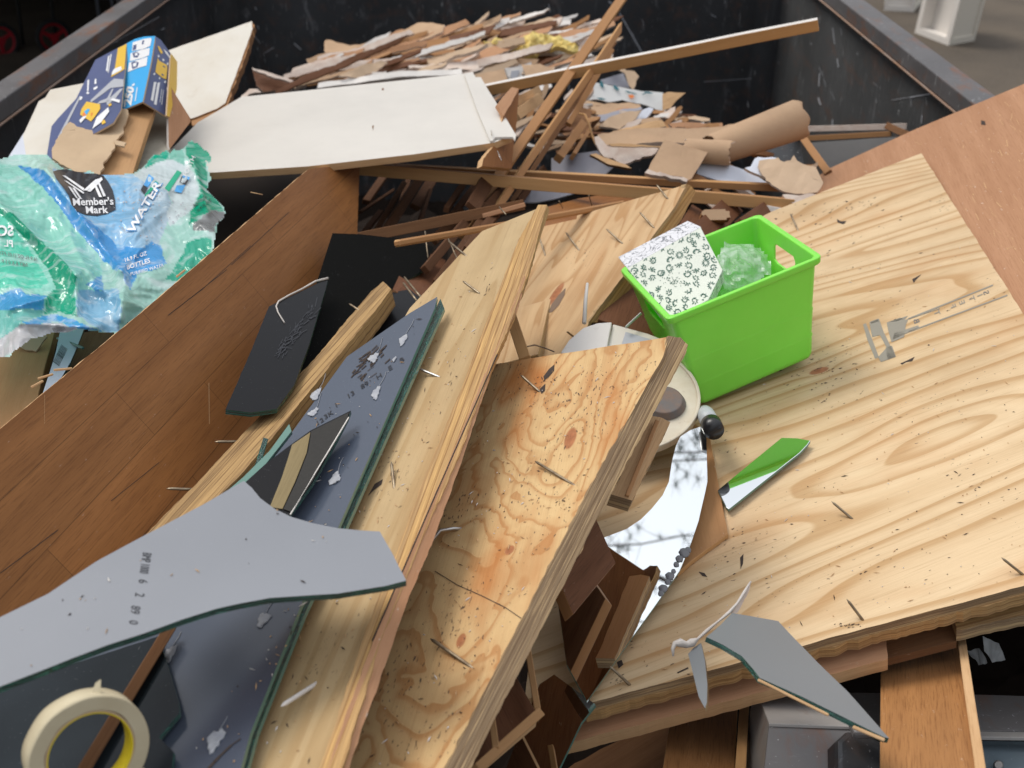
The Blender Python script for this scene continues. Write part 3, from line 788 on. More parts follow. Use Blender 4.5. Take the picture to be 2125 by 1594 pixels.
# pine tree whose branches hang over the far end (seen in the mirror shard)
def pine():
    root = empty('pine_tree', (-3.2, 4.6, 0), 'tall pine tree whose thin needled branches show in the curved mirror shard', 'pine tree')
    T = [Vector((-3.2 + 0.03 * k, 4.6 - 0.02 * k, 1.0 * k)) for k in range(11)]
    tube('trunk', T, [0.16 - 0.012 * k for k in range(11)], M['bark'], root, seg=12)
    rnd = random.Random(5); nb = bmesh.new()
    def tuft(c, s):
        for _ in range(36):
            d = Vector((rnd.gauss(0, 1), rnd.gauss(0, 1), rnd.gauss(0, 1) - 0.3)).normalized() * s * rnd.uniform(0.6, 1)
            w = d.orthogonal().normalized() * 0.0022
            nb.faces.new([nb.verts.new(c - w), nb.verts.new(c + w), nb.verts.new(c + d)])
    # (height at the trunk, tip, thickness, twigs per step)
    tips = [(4.9, (2.9, 3.75, 6.6), 0.030, 1), (6.0, (2.3, 5.1, 6.0), 0.014, 4), (5.6, (2.0, 4.75, 5.8), 0.012, 4), (5.2, (1.7, 3.5, 6.1), 0.010, 1),
            (6.6, (2.2, 4.7, 6.6), 0.012, 3), (7.4, (-1.2, 5.6, 8.2), 0.02, 3), (7.9, (-5.2, 4.0, 8.4), 0.02, 3), (8.5, (-3.8, 6.2, 9.1), 0.02, 3), (6.4, (-5.4, 5.0, 6.8), 0.02, 3), (5.6, (-3.4, 2.6, 6.0), 0.02, 2), (9.4, (-3.0, 3.9, 10.6), 0.02, 3)]
    for hz, b, th, tw in tips:
        k0 = min(10, int(hz)); a = T[k0].lerp(T[min(10, k0 + 1)], hz - k0); b = Vector(b); n = 12
        n = 20; pts = [a.lerp(b, k / n) + Vector((rnd.uniform(-.03, .03), rnd.uniform(-.03, .03), 0.10 * math.sin(k / n * 3.0) + rnd.uniform(-.03, .03))) for k in range(n + 1)]
        tube('branch', pts, [th * (1 - 0.7 * k / n) for k in range(n + 1)], M['bark'], root, seg=6)
        for k in range(3, n + 1):
            for _ in range(tw + (1 if rnd.random() < 0.5 else 0)):
                s = pts[k]; e = s + Vector((rnd.uniform(-.32, .32), rnd.uniform(-.32, .32), rnd.uniform(-.3, .15)))
                mid = (s + e) / 2 + Vector((rnd.uniform(-.04, .04), rnd.uniform(-.04, .04), 0.03))
                for q0, q1 in ((s, mid), (mid, e)):
                    w = (q1 - q0).orthogonal().normalized() * 0.0022; w2 = (q1 - q0).cross(w).normalized() * 0.0022
                    for ww in (w, w2): nb.faces.new([nb.verts.new(q) for q in (q0 - ww, q0 + ww, q1 + ww * .5, q1 - ww * .5)])
                tuft(mid, 0.08); tuft(e, 0.11)
    me = bpy.data.meshes.new('needle_sprays'); nb.to_mesh(me); nb.free(); link('needle_sprays', me, [M['needles']], root)
pine()
# ------------------------------------------------------------ nails, shared by the boards
def nail(board, pl, tip, base, rad=0.0018, L=0.06, mat=None, bent=0, lift=None):
    d0 = pl.d(*base); b = pl.pt(base[0], base[1], -0.004)
    lat = math.hypot(tip[0] - base[0], tip[1] - base[1]) / FPX * d0
    k = lift if lift is not None else math.sqrt(max(L * L - lat * lat, 0.018 ** 2))
    t = P(tip[0], tip[1], pl.d(*tip) - k * 0.8)
    if (t - b).length < 0.01: t = b + pl.n * 0.05
    x = (t - b); mid = b + x * 0.55 + pl.n * bent * 0.01
    a = x.normalized() * 0.005
    head = b
    tube('nail', [head, b + x * 0.25 + pl.n * bent * 0.006, mid, t - a, t], [rad, rad, rad, rad * 0.95, rad * 0.15], mat or M['nail'], board, seg=8)

# ------------------------------------------------------------ A: the big sheet on the right and what lies under it
PR = Pl(1912, 318, 2.5, 2430, 1133, 1.41, 1150, 1480, 1.355)
# reddish lauan sheet leaning over the right rim
PL_ = Pl(2061, 195, 2.62, 1712, 400, 2.68, 2125, 640, 1.93)
lau = slab('lauan_sheet', [(1560, 470), (1716, 352), (1900, 268), (2140, 168), (2500, 10), (2900, 420), (2700, 1100), (2250, 980), (1840, 700)], PL_, 0.006, [M['lauan'], M['rawedge'], M['lauan']],
     'large reddish brown plywood sheet leaning over the right rim of the dumpster', 'plywood sheet', grain=(2125, 1000, 1905, 440), grid=0.12)
rnd = random.Random(44); sc = []
for _ in range(150):
    x, y = rnd.choice((rnd.gauss(2070, 40), rnd.uniform(1780, 2125))), rnd.uniform(200, 620); L = rnd.choice((1.5, 3, 5, 14)); a = R(rnd.gauss(55, 25))
    if inside(x, y, [(1716, 372), (1905, 285), (2140, 185), (2140, 640), (1912, 300), (1720, 400)]): sc.append(line_px((x, y), (x + L * math.cos(a), y + L * math.sin(a)), rnd.uniform(0.4, 1.6)))
decal('scuffs', sc, lambda x, y: PL_.pt(x, y, 0.0004), M['rawedge'], lau)
decal('stain', [[(2036, 250), (2044, 252), (2046, 260), (2036, 259)]], lambda x, y: PL_.pt(x, y, 0.0005), M['char'], lau)
# the pine sheet
bR = slab('plywood_sheet', [(1400, 545), (1600, 440), (1912, 318), (2430, 1133), (1205, 1464), (1085, 1500), (1120, 1150)], PR, 0.012, [M['ply_r'], M['ply_e'], M['ply_r']],
     'large pale pine plywood sheet with wavy grain carrying the lime green bin', 'plywood sheet', grain=(1300, 1330, 2125, 1010), jag=0.0012, jstep=0.012)
sr = lambda x, y: PR.pt(x, y, 0.0006)
# second ply with torn amber edge hanging below the front edge
slab('torn_lower_ply', [(1214, 1480), (1500, 1402), (1820, 1316), (2125, 1235), (2430, 1153), (2432, 1100), (2000, 900), (1230, 1420)], PR.up(-0.0125), 0.016, [M['ply_e3'], M['ply_e3'], M['ply_e3']], parent=bR, grain=(1205, 1465, 2125, 1215), jag=0.004, jstep=0.006, seed=3)
# grade stamp on the sheet
def along(o, a, b, s0, s1, t0, t1):
    """quad in stamp axes: o + s*a + t*b"""
    f = lambda s, t: (o[0] + s * a[0] + t * b[0], o[1] + s * a[1] + t * b[1])
    return [f(s0, t0), f(s1, t0), f(s1, t1), f(s0, t1)]
SA = (0.926, -0.378); SB = (0.378, 0.926)
decal('grade_stamp', [[(1804, 670), (1824, 662), (1834, 690), (1859, 741), (1828, 752), (1822, 742), (1840, 722), (1826, 696), (1810, 700)],
                      [(1791, 674), (1797, 671), (1808, 700), (1824, 742), (1816, 745), (1800, 706)],
                      [(1840, 670), (1868, 660), (1884, 665), (1880, 674), (1876, 700), (1850, 711), (1844, 690)]], sr, M['inksoft'], bR)
decal('grade_stamp_smudge', [[(1843, 669), (1884, 656), (1880, 661), (1860, 668)], [(1856, 692), (1905, 676), (1908, 680), (1852, 706)], [(1838, 722), (1851, 718), (1859, 740), (1842, 747)], [(1806, 668), (1822, 662), (1823, 668), (1808, 673)],
             [(1884, 661), (2060, 591), (2061, 593.5), (1886, 663.5)], [(1885, 688), (2090, 612), (2091, 614.5), (1886, 690.5)], [(1880, 664), (1950, 640), (1951, 641), (1881, 665)]], sr, M['inksoft'], bR)
for ch, t in (('B', 10), ('T', 56), ('F', 92), ('E', 112), ('T', 134), ('I', 152), ('S', 166)):
    c = (1892 + SA[0] * t, 671 + SA[1] * t)
    text_on('stamp_letter', ch, c, (-SB[0] * 17, -SB[1] * 17), (SA[0] * 17, SA[1] * 17), sr, M['ink'] if ch in 'BS' else M['inksoft'], bR, bold=0.01)
# dark stains and knot
decal('stain', [[(1868, 755), (1884, 748), (1898, 741), (1893, 750), (1880, 752), (1872, 757)], [(1893, 580), (1912, 570), (1900, 582), (1896, 588)],
                [(1737, 455), (1745, 460), (1756, 459), (1750, 466), (1738, 462)], [(1536, 1158), (1543, 1150), (1542, 1170), (1537, 1182)],
                [(1450, 1187), (1462, 1190), (1468, 1198), (1458, 1196)],
                [(1405, 1396), (1428, 1385), (1429, 1388), (1407, 1398)],
                [(1280, 1375), (1290, 1370), (1294, 1380), (1284, 1388)]], sr, M['char'], bR)
rnd = random.Random(8); sp = []
for cx_, cy_, sx_, sy_, n_ in ((1700, 800, 48, 45, 46), (1760, 430, 60, 18, 30), (1690, 455, 40, 18, 18), (1990, 1000, 60, 18, 14), (1500, 930, 30, 30, 16), (1555, 1120, 60, 40, 22), (1330, 1360, 60, 40, 22), (1700, 1180, 260, 90, 50), (1900, 600, 200, 160, 40), (1768, 1298, 16, 6, 26), (1282, 1415, 6, 10, 14)):
    for _ in range(n_):
        x, y = rnd.gauss(cx_, sx_), rnd.gauss(cy_, sy_ * 0.6); L = rnd.uniform(2, 9); w = rnd.uniform(0.7, 2.4)
        if not inside(x, y, [(1600, 440), (1912, 318), (2125, 655), (2125, 1215), (1205, 1464)]): continue
        a = rnd.gauss(-22, 16); dx, dy = math.cos(R(a)) * L, math.sin(R(a)) * L
        sp.append([(x, y), (x + dx * .5 + w * .4, y + dy * .5 - w * .5), (x + dx, y + dy), (x + dx * .5 - w * .4, y + dy * .5 + w * .7)])
decal('speckles', sp, sr, M['char'], bR)
for tp, bs in (((1725, 1040), (1775, 1078)), ((1757, 1243), (1795, 1288)), ((2078, 1157), (2130, 1193)), ((1640, 443), (1660, 484)), ((1265, 1382), (1312, 1422))):
    nail(bR, PR, tp, bs, L=0.055)
# second board below its front edge
PR2 = PR.up(-0.046)
b2 = slab('plywood_board', [(1170, 1545), (1150, 1500), (1500, 1340), (1835, 1280), (1842, 1368)], PR2, 0.018, [M['pinkwood'], M['rawedge'], M['pinkwood']],
     'narrow plywood board with a pink face sticking out below the pale plywood sheet', 'board', grain=(1180, 1520, 1840, 1340), jag=0.001)
PR3 = PR.up(-0.05)
slab('plywood_offcut', [(1985, 1308), (2500, 1190), (2400, 1050), (1960, 1200)], PR3, 0.018, [M['ply_e3'], M['ply_e'], M['ply_e']],
     'rough plywood offcut under the right end of the pale plywood sheet', 'board', grain=(1985, 1308, 2125, 1270), jag=0.002)
slab('plywood_offcut', [(1715, 1400), (1985, 1330), (1960, 1200), (1700, 1290)], PR.up(-0.07), 0.012, [M['trimdark'], M['trimdark'], M['trimdark']],
     'dark stained plywood strip just above the bare steel parts behind the oak board', 'board', grain=(1715, 1400, 1985, 1330))
# oak flooring boards standing up from below the sheet
PO = Pl(1900, 1300, 1.62, 1915, 1600, 1.16, 1830, 1450, 1.37)
ok = slab('oak_board', [(1828, 1290), (1985, 1262), (2046, 1700), (1825, 1700)], PO, 0.019, [M['oak'], M['rawedge'], M['oakdark']],
     'orange brown oak board standing upright at the bottom right under the plywood sheet', 'oak board', 'oak boards under the plywood sheet', grain=(1900, 1300, 1915, 1600), bevel=0.001)
lath('bevelled_side', (1986, 1262, 1.60), (2040, 1640, 1.10), 0.010, 0.016, [M['rawedge']], parent=ok)
PO2 = Pl(1450, 1450, 1.60, 1460, 1600, 1.36, 1390, 1500, 1.50)
slab('oak_board', [(1398, 1440), (1533, 1420), (1520, 1700), (1360, 1700)], PO2, 0.019, [M['oak'], M['rawedge'], M['oakdark']],
     'shorter oak board at the bottom edge to the left of the bare steel bracket', 'oak board', 'oak boards under the plywood sheet', grain=(1460, 1450, 1450, 1600), bevel=0.001)
lath('oak_strip', (1545, 1435, 1.58), (1536, 1640, 1.30), 0.012, 0.018, [M['trimlight'], M['ply_e']], 'thin split oak strip leaning on the short oak board', 'strip')
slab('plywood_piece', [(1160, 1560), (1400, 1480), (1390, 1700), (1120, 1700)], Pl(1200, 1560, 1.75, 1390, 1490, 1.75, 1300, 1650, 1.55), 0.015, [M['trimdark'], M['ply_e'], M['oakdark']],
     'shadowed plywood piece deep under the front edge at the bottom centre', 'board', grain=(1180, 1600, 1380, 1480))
# bare steel parts
br = empty('steel_bracket', P(1660, 1500, 1.4), 'bare steel box bracket under the pointed grey mirror shard', 'bracket')
slab('top_plate', [(1568, 1428), (1625, 1432), (1700, 1462), (1778, 1508), (1596, 1501)], Pl(1568, 1428, 1.48, 1596, 1501, 1.33, 1778, 1508, 1.34), 0.004, [M['galvlight']], parent=br, bevel=0.0008)
slab('front_plate', [(1596, 1502), (1778, 1510), (1740, 1560), (1745, 1720), (1572, 1720)], Pl(1596, 1502, 1.335, 1778, 1510, 1.345, 1650, 1650, 1.25), 0.004, [M['galv']], parent=br, bevel=0.0008)
slab('side_plate', [(1568, 1430), (1595, 1502), (1572, 1720), (1540, 1700), (1558, 1470)], Pl(1568, 1430, 1.485, 1595, 1502, 1.337, 1560, 1700, 1.30), 0.004, [M['galvlight']], parent=br)
slab('hinge_lug', [(1738, 1535), (1760, 1515), (1800, 1520), (1842, 1545), (1840, 1720), (1740, 1720)], Pl(1738, 1535, 1.30, 1842, 1545, 1.33, 1790, 1650, 1.25), 0.03, [M['steel']], 
     'black steel hinge lug with worn rusty corners beside the steel bracket', 'hinge', bevel=0.006)
bolt_c = P(1785, 1513, 1.30)
o = boxes('bolt_head', [(-0.011, 0.011, -0.011, 0.011, -0.006, 0.006)], [M['galv']], None, bevel=0.004, mat=Matrix.Translation(bolt_c))
tag(o, 'small round bolt head under the tip of the pointed mirror shard', 'bolt')
lg = empty('steel_ledge', P(2080, 1500, 1.45), 'scuffed steel ledge with a blue grey lower step in the bottom right corner', 'steel ledge')
slab('upper_flange', [(1700, 1436), (1990, 1440), (2400, 1452), (2400, 1520), (1990, 1515), (1700, 1510)], Pl(1700, 1436, 1.55, 2125, 1445, 1.55, 2060, 1517, 1.46), 0.006, [M['galv']], parent=lg, bevel=0.001)
slab('light_lip', [(1990, 1517), (2400, 1522), (2400, 1534), (1992, 1528)], Pl(1990, 1517, 1.455, 2400, 1522, 1.455, 2060, 1530, 1.44), 0.005, [M['galvlight']], parent=lg, bevel=0.001)
slab('lower_step', [(1990, 1536), (2400, 1542), (2400, 1760), (2000, 1750)], Pl(1990, 1536, 1.47, 2400, 1542, 1.47, 2060, 1600, 1.41), 0.006, [M['bluesteel']], parent=lg, bevel=0.001)
tube('rivet', [P(2072, 1588, 1.415), P(2072, 1588, 1.405)], [0.006, 0.004], M['galvlight'], lg, seg=14)
# crumpled clear scraps in the dark gap
for i, pts in enumerate((([(2040, 1320), (2072, 1335), (2085, 1370), (2060, 1375), (2045, 1350)]), ([(2010, 1350), (2035, 1345), (2050, 1375), (2030, 1380)]))):
    slab('plastic_scrap', pts, Pl(pts[0][0], pts[0][1], 1.75, n=(0.1 + i, -0.6, 0.7)), 0.0008, [M['clearfilm']],
         ('larger' if i == 0 else 'smaller') + ' grey plastic scrap in the dark gap right of the oak board', 'scrap', jag=0.002, grid=0.01, bend=ripple(0.006, 0.03, i))

# ------------------------------------------------------------ E: lime green bin
def to3(c): return CAM + AX_R * c[0] + AX_U * c[1] + AX_F * c[2]
def cc(px, py, d): return Vector(((px - CX) / FPX * d, (CY - py) / FPX * d, d))
k_ = 1.055
A_, B_, C_, D_ = (cc(1285, 558, 1.83) * k_, cc(1384, 664, 1.62) * k_, cc(1708, 531, 1.68) * k_, cc(1578, 444, 1.88) * k_)
D_ = A_ + (C_ - B_)           # a true parallelogram rim
e1 = (C_ - B_).normalized(); e2 = (A_ - B_).normalized(); dn = e1.cross(e2).normalized()
if dn.y > 0: dn = -dn
def bin_ring(s, inset, k=10, rad=0.016):
    """rounded rectangle ring: s down from the rim, inset towards the middle"""
    rad = 0.011 if inset < 0.02 else 0.010
    ctr = (A_ + B_ + C_ + D_) / 4 + dn * s; hx = (C_ - B_).length / 2 - inset; hy = (A_ - B_).length / 2 - inset * 0.8
    out = []
    for qx, qy, a0 in ((1, 1, 0), (-1, 1, 90), (-1, -1, 180), (1, -1, 270)):
        for j in range(k // 2 + 1):
            a = R(a0 + 90 * j / (k // 2))
            out.append(to3(ctr + e1 * (qx * (hx - rad) + rad * math.cos(a)) + e2 * (qy * (hy - rad) + rad * math.sin(a))))
    return out
bin_root = empty('storage_bin', to3((A_ + B_ + C_ + D_) / 4 + dn * 0.17), 'lime green plastic bin with a handle slot holding a patterned box and clear bag', 'storage bin')
prof = [(0.176, 0.045, 'b'), (0.172, 0.034, 0), (0.165, 0.0305, 0), (0.135, 0.0265, 0), (0.133, 0.0255, 0), (0.130, 0.0265, 0), (0.09, 0.0205, 0), (0.088, 0.0195, 0), (0.085, 0.0205, 0), (0.0125, 0.0085, 0), (0.0115, 0.0025, 0), (0.010, 0.0012, 0), (0.002, 0.0, 0), (0.0, 0.0012, 0), (0.0, 0.0085, 0), (0.002, 0.0105, 0), (0.085, 0.0235, 0), (0.165, 0.034, 0), (0.169, 0.045, 0)]
bm = bmesh.new(); rings = [[bm.verts.new(q) for q in bin_ring(s, i)] for s, i, _ in prof]
nv = len(rings[0]); hole_faces = []
for a, b in zip(rings, rings[1:]):
    for j in range(nv):
        f = bm.faces.new([a[j], a[(j + 1) % nv], b[(j + 1) % nv], b[j]]); f.smooth = True
bm.faces.new(rings[0]); bm.faces.new(rings[-1][::-1])
bmesh.ops.recalc_face_normals(bm, faces=bm.faces[:])
me = bpy.data.meshes.new('bin_body'); bm.to_mesh(me); bm.free()
body = link('body', me, [M['green']], bin_root)
# cut the handle slot through the right hand short side, and the matching one on the left side
cut = []
for sgn in (1, -1):
    ctr = (A_ + B_ + C_ + D_) / 4 + e1 * (sgn * (C_ - B_).length / 2) + dn * 0.040
    bm = bmesh.new(); hw, hh, c_ = 0.042, 0.016, 0.007
    shp = [(-hw + c_, -hh), (hw - c_, -hh), (hw, -hh + c_), (hw, hh - 0.004), (hw - 0.01, hh), (-hw + 0.01, hh), (-hw, hh - 0.004), (-hw, -hh + c_)]
    lo = [bm.verts.new(to3(ctr + e2 * x + dn * y - e1 * 0.05)) for x, y in shp]; hi = [bm.verts.new(to3(ctr + e2 * x + dn * y + e1 * 0.05)) for x, y in shp]
    bm.faces.new(lo); bm.faces.new(hi[::-1])
    for j in range(8): bm.faces.new([lo[j], hi[j], hi[(j + 1) % 8], lo[(j + 1) % 8]])
    bmesh.ops.recalc_face_normals(bm, faces=bm.faces[:])
    me = bpy.data.meshes.new('cut'); bm.to_mesh(me); bm.free(); co = link('cut', me, [], None); cut.append(co)
for co in cut:
    q = body.modifiers.new('h', 'BOOLEAN'); q.object = co; q.solver = 'EXACT'; q.operation = 'DIFFERENCE'
dg = bpy.context.evaluated_depsgraph_get()
nm = bpy.data.meshes.new_from_object(body.evaluated_get(dg)); body.modifiers.clear(); body.data = nm
for co in cut: bpy.data.objects.remove(co)
wv = body.modifiers.new('w', 'WEIGHTED_NORMAL'); wv.keep_sharp = True

# ------------------------------------------------------------ patterned box in the bin
f0, f1, f2, f3 = (1301, 556, 1.925), (1454, 471, 1.985), (1500, 560, 1.80), (1374, 655, 1.785)
PB = Pl(*f0, *f1, *f3)
pb = slab('patterned_box', [(1301, 556), (1454, 471), (1500, 560), (1470, 622), (1392, 668)], PB, 0.022, [M['boxpaper'], M['boxwood'], M['boxpaper']],
     'box covered in cream paper with dark green scrollwork standing in the lime green bin', 'box', grain=(1301, 556, 1454, 471), bevel=0.0015)
top = slab('woodgrain_end', [(1283, 533), (1427, 458), (1455, 470.5), (1301, 556)], Pl(1283, 533, 1.985, 1427, 458, 2.05, 1301, 556.5, 1.922), 0.003, [M['boxwood']], parent=pb, grain=(1283, 533, 1427, 458), bevel=0.001)
# scrollwork
sb = lambda x, y: PB.pt(x, y, 0.0007)
def spiral(c, r, a0, turns, w, hand=1, tail=None):
    pts = []
    for k in range(26):
        t = k / 25; a = a0 + hand * turns * 2 * math.pi * t; rr = r * (1 - 0.85 * t)
        pts.append((c[0] + rr * math.cos(a), c[1] + rr * math.sin(a)))
    out = []
    for k in range(25): out.append(line_px(pts[k], pts[k + 1], w * (1 - 0.6 * k / 25) * (0.6 + 0.6 * abs(math.sin(k * 1.3)))))
    return out
rnd = random.Random(4); shp = []
BX = (1454 - 1301, 471 - 556); BY = (1380 - 1301, 668 - 556)
def bxy(u, v): return (1301 + BX[0] * u + BY[0] * v, 556 + BX[1] * u + BY[1] * v)
def chain(cu, cv, ru, rv, n, ph=0):
    for k in range(n):
        a = 2 * math.pi * k / n + ph
        c = bxy(cu + ru * math.cos(a), cv + rv * math.sin(a))
        q = bxy(cu + (ru + .0) * math.cos(a + 0.45), cv + rv * math.sin(a + 0.45))
        if not inside(c[0], c[1], [(1306, 560), (1452, 478), (1500, 566), (1470, 640), (1390, 690)]): continue
        shp.extend(spiral(c, rnd.uniform(6, 9.5), a * 1.7, 1.5, 2.6, 1 if k % 2 else -1))
        shp.extend(spiral(q, rnd.uniform(4, 6.5), a * 1.2 + 2, 1.2, 2.0, -1 if k % 2 else 1))
        for s_ in range(4):
            b0 = a * 2 + s_ * 1.5
            e_ = (c[0] + 10 * math.cos(b0), c[1] + 10 * math.sin(b0))
            m_ = ((c[0] + e_[0]) / 2 + 2.2 * math.sin(b0), (c[1] + e_[1]) / 2 - 2.2 * math.cos(b0))
            shp.append([c, m_, e_])
k_i = 0
for iv in range(11):
    for iu in range(9):
        u, v = (iu + 0.5 * (iv % 2)) / 8.3 + rnd.uniform(-.02, .02), iv / 9.5 + rnd.uniform(-.02, .02)
        if math.hypot((u - 0.36) * 1.1, v - 0.52) < 0.15: continue
        if min(math.hypot(u - a_, v - b_) for a_, b_ in ((0.60, 0.22), (0.80, 0.52), (0.70, 0.86))) < 0.09: continue
        c = bxy(u, v); k_i += 1; a = rnd.uniform(0, 6.28)
        if rnd.random() < 0.16: continue
        shp.extend(spiral(c, rnd.choice((3.2, 5, 6.5, 8.5)), a, rnd.choice((0.7, 1.0, 1.4)), 2.3, 1 if k_i % 2 else -1))
        for s_ in range(5):
            b0 = a + s_ * 0.8; e_ = (c[0] + 9.5 * math.cos(b0), c[1] + 8.5 * math.sin(b0))
            shp.append([(c[0] + 4 * math.cos(b0), c[1] + 4 * math.sin(b0)), ((c[0] + e_[0]) / 2 + 3.2 * math.sin(b0), (c[1] + e_[1]) / 2 - 3.2 * math.cos(b0)), e_])
for cu, cv in ((0.60, 0.22), (0.80, 0.52), (0.70, 0.86)):
    c = bxy(cu, cv)
    for k in range(11):
        a = 2 * math.pi * k / 11
        p = (c[0] + 9.5 * math.cos(a), c[1] + 9.5 * math.sin(a)); q1 = (c[0] + 6 * math.cos(a + .2), c[1] + 6 * math.sin(a + .2)); q2 = (c[0] + 6 * math.cos(a - .2), c[1] + 6 * math.sin(a - .2))
        shp.append([(c[0] + 2.5 * math.cos(a), c[1] + 2.5 * math.sin(a)), q1, p, q2])
c = bxy(0.36, 0.50)
for k in range(60):
    x, y = rnd.gauss(c[0], 9), rnd.gauss(c[1], 6.5); a = rnd.uniform(0, 6.3)
    shp.append([(x, y), (x + 3.5 * math.cos(a), y + 3.5 * math.sin(a)), (x + 1.3 * math.cos(a + 1.6), y + 1.3 * math.sin(a + 1.6))])
poly_in = [(1303, 557), (1453, 473), (1498, 560), (1468, 620), (1392, 665)]
shp = [s for s in shp if all(inside(x, y, poly_in) for x, y in s)]
decal('scrollwork_print', shp, sb, M['damaskink'], pb)

# clear crumpled bag in the bin
def crumple(name, outline, dfun, mat, label, cat, step=4, smooth=True, amp=0.02, seed=0, parent=None):
    xs = [p[0] for p in outline]; ys = [p[1] for p in outline]
    bm = bmesh.new(); g = {}
    x0, y0 = min(xs), min(ys); nx_ = int((max(xs) - x0) / step) + 1; ny_ = int((max(ys) - y0) / step) + 1
    def pt(i, j):
        if (i, j) not in g:
            x, y = x0 + i * step, y0 + j * step
            jx = 1.5 * noise.noise(Vector((x * .2, y * .2, seed + 3)))
            g[(i, j)] = bm.verts.new(P(x + jx, y + jx, dfun(x, y)))
        return g[(i, j)]
    for i in range(nx_):
        for j in range(ny_):
            if inside(x0 + (i + .5) * step, y0 + (j + .5) * step, outline):
                f = bm.faces.new([pt(i, j), pt(i + 1, j), pt(i + 1, j + 1), pt(i, j + 1)]); f.smooth = smooth
    c = P(sum(xs) / len(xs), sum(ys) / len(ys), dfun(sum(xs) / len(xs), sum(ys) / len(ys)))
    for v in bm.verts: v.co -= c
    me = bpy.data.meshes.new(name); bm.to_mesh(me); bm.free()
    o = link(name, me, [mat], parent, Matrix.Translation(c)); return tag(o, label, cat)
def bagd(x, y):
    u, v = (x - 1515) / 85, (y - 560) / 60; r2 = u * u + v * v
    q = Vector((x * .034, y * .034, 2)); rg = 1 - abs(noise.noise(q)) * 2; r3 = 1 - abs(noise.noise(q * 2.3)) * 2
    return 1.90 + 0.05 * r2 - 0.024 * rg - 0.004 * r3 - (y - 560) * 0.0007
crumple('clear_bag', [(1504, 500), (1530, 508), (1560, 506), (1585, 520), (1600, 548), (1602, 566), (1560, 590), (1520, 610), (1480, 628), (1440, 644), (1425, 640), (1445, 600), (1470, 570), (1490, 535), (1498, 515)],
        bagd, M['clearfilm'], 'crumpled clear plastic bag beside the patterned box inside the bin', 'plastic bag', step=7, smooth=False)

# ------------------------------------------------------------ F: round fixture behind the centre board
PF = Pl(1160, 735, 1.83, 1450, 850, 1.73, 1300, 975, 1.66)
fx = empty('round_light_fixture', PF.pt(1300, 825), 'round dirty cream metal fixture between the knotty plywood and the green bin', 'light fixture')
def disc(name, c, r, pl, z0, z1, mat, parent, ri=0, a0=0, a1=360, seg=64, rim=0.0):
    ctr = pl.pt(*c); m = frame(ctr, AX_R, pl.n); mi = m
    bm = bmesh.new(); full = (a1 - a0) >= 360; N_ = seg
    an = [R(a0 + (a1 - a0) * k / N_) for k in range(N_ + (0 if full else 1))]
    if ri > 0:
        prof_ = [(r, z0), (r, z1), (ri, z1), (ri, z0)]
        rows = [[bm.verts.new((q[0] * math.cos(a), q[0] * math.sin(a), q[1])) for a in an] for q in prof_]
        for k in range(4):
            for j in range(len(an) if full else len(an) - 1): bm.faces.new([rows[k][j], rows[k][(j + 1) % len(an)], rows[(k + 1) % 4][(j + 1) % len(an)], rows[(k + 1) % 4][j]])
    else:
        lo = [bm.verts.new((r * math.cos(a), r * math.sin(a), z0)) for a in an]; hi = [bm.verts.new(((r - rim) * math.cos(a), (r - rim) * math.sin(a), z1)) for a in an]
        for j in range(len(an) if full else len(an) - 1): bm.faces.new([lo[j], lo[(j + 1) % len(an)], hi[(j + 1) % len(an)], hi[j]])
        if not full: bm.faces.new([lo[-1], lo[0], hi[0], hi[-1]])
        bm.faces.new(hi); bm.faces.new(lo[::-1])
    bmesh.ops.recalc_face_normals(bm, faces=bm.faces[:])
    me = bpy.data.meshes.new(name); bm.to_mesh(me); bm.free(); o = link(name, me, [mat], parent, mi)
    uvl = me.uv_layers.new(name='UVMap')
    for l in me.loops: uvl.data[l.index].uv = (me.vertices[l.vertex_index].co.x, me.vertices[l.vertex_index].co.y)
    q = o.modifiers.new('b', 'BEVEL'); q.width = 0.0015; q.segments = 2; q.limit_method = 'ANGLE'
    return o
disc('base_plate', (1302, 825), 0.1075, PF, -0.008, 0.0, M['cream'], fx)
disc('rolled_rim', (1302, 825), 0.109, PF, -0.010, 0.004, M['cream'], fx, ri=0.104)
disc('motor_hub', (1378, 840), 0.033, PF, 0.001, 0.012, M['rustymetal'], fx, rim=0.006)
slab('cover_cap', [(1163, 732), (1180, 706), (1210, 680), (1240, 670), (1270, 668), (1258, 730), (1230, 760)], PF.up(0.02), 0.014, [M['whitepaint'], M['offwhite']], parent=fx, bevel=0.002, grain=(1163, 732, 1270, 668))
slab('junction_box', [(1272, 672), (1345, 692), (1380, 706), (1360, 760), (1255, 740)], PF.up(0.012), 0.02, [M['offwhite']], parent=fx, bevel=0.002)
slab('grey_insert', [(1298, 688), (1352, 704), (1340, 740), (1285, 730)], PF.up(0.016), 0.006, [M['greyprint']], parent=fx, bevel=0.001)
tube('white_clip', [PF.pt(1213, 690, 0.02), PF.pt(1216, 650, 0.03), PF.pt(1220, 626, 0.04)], [0.0035, 0.003, 0.0022], M['whitepaint'], fx)

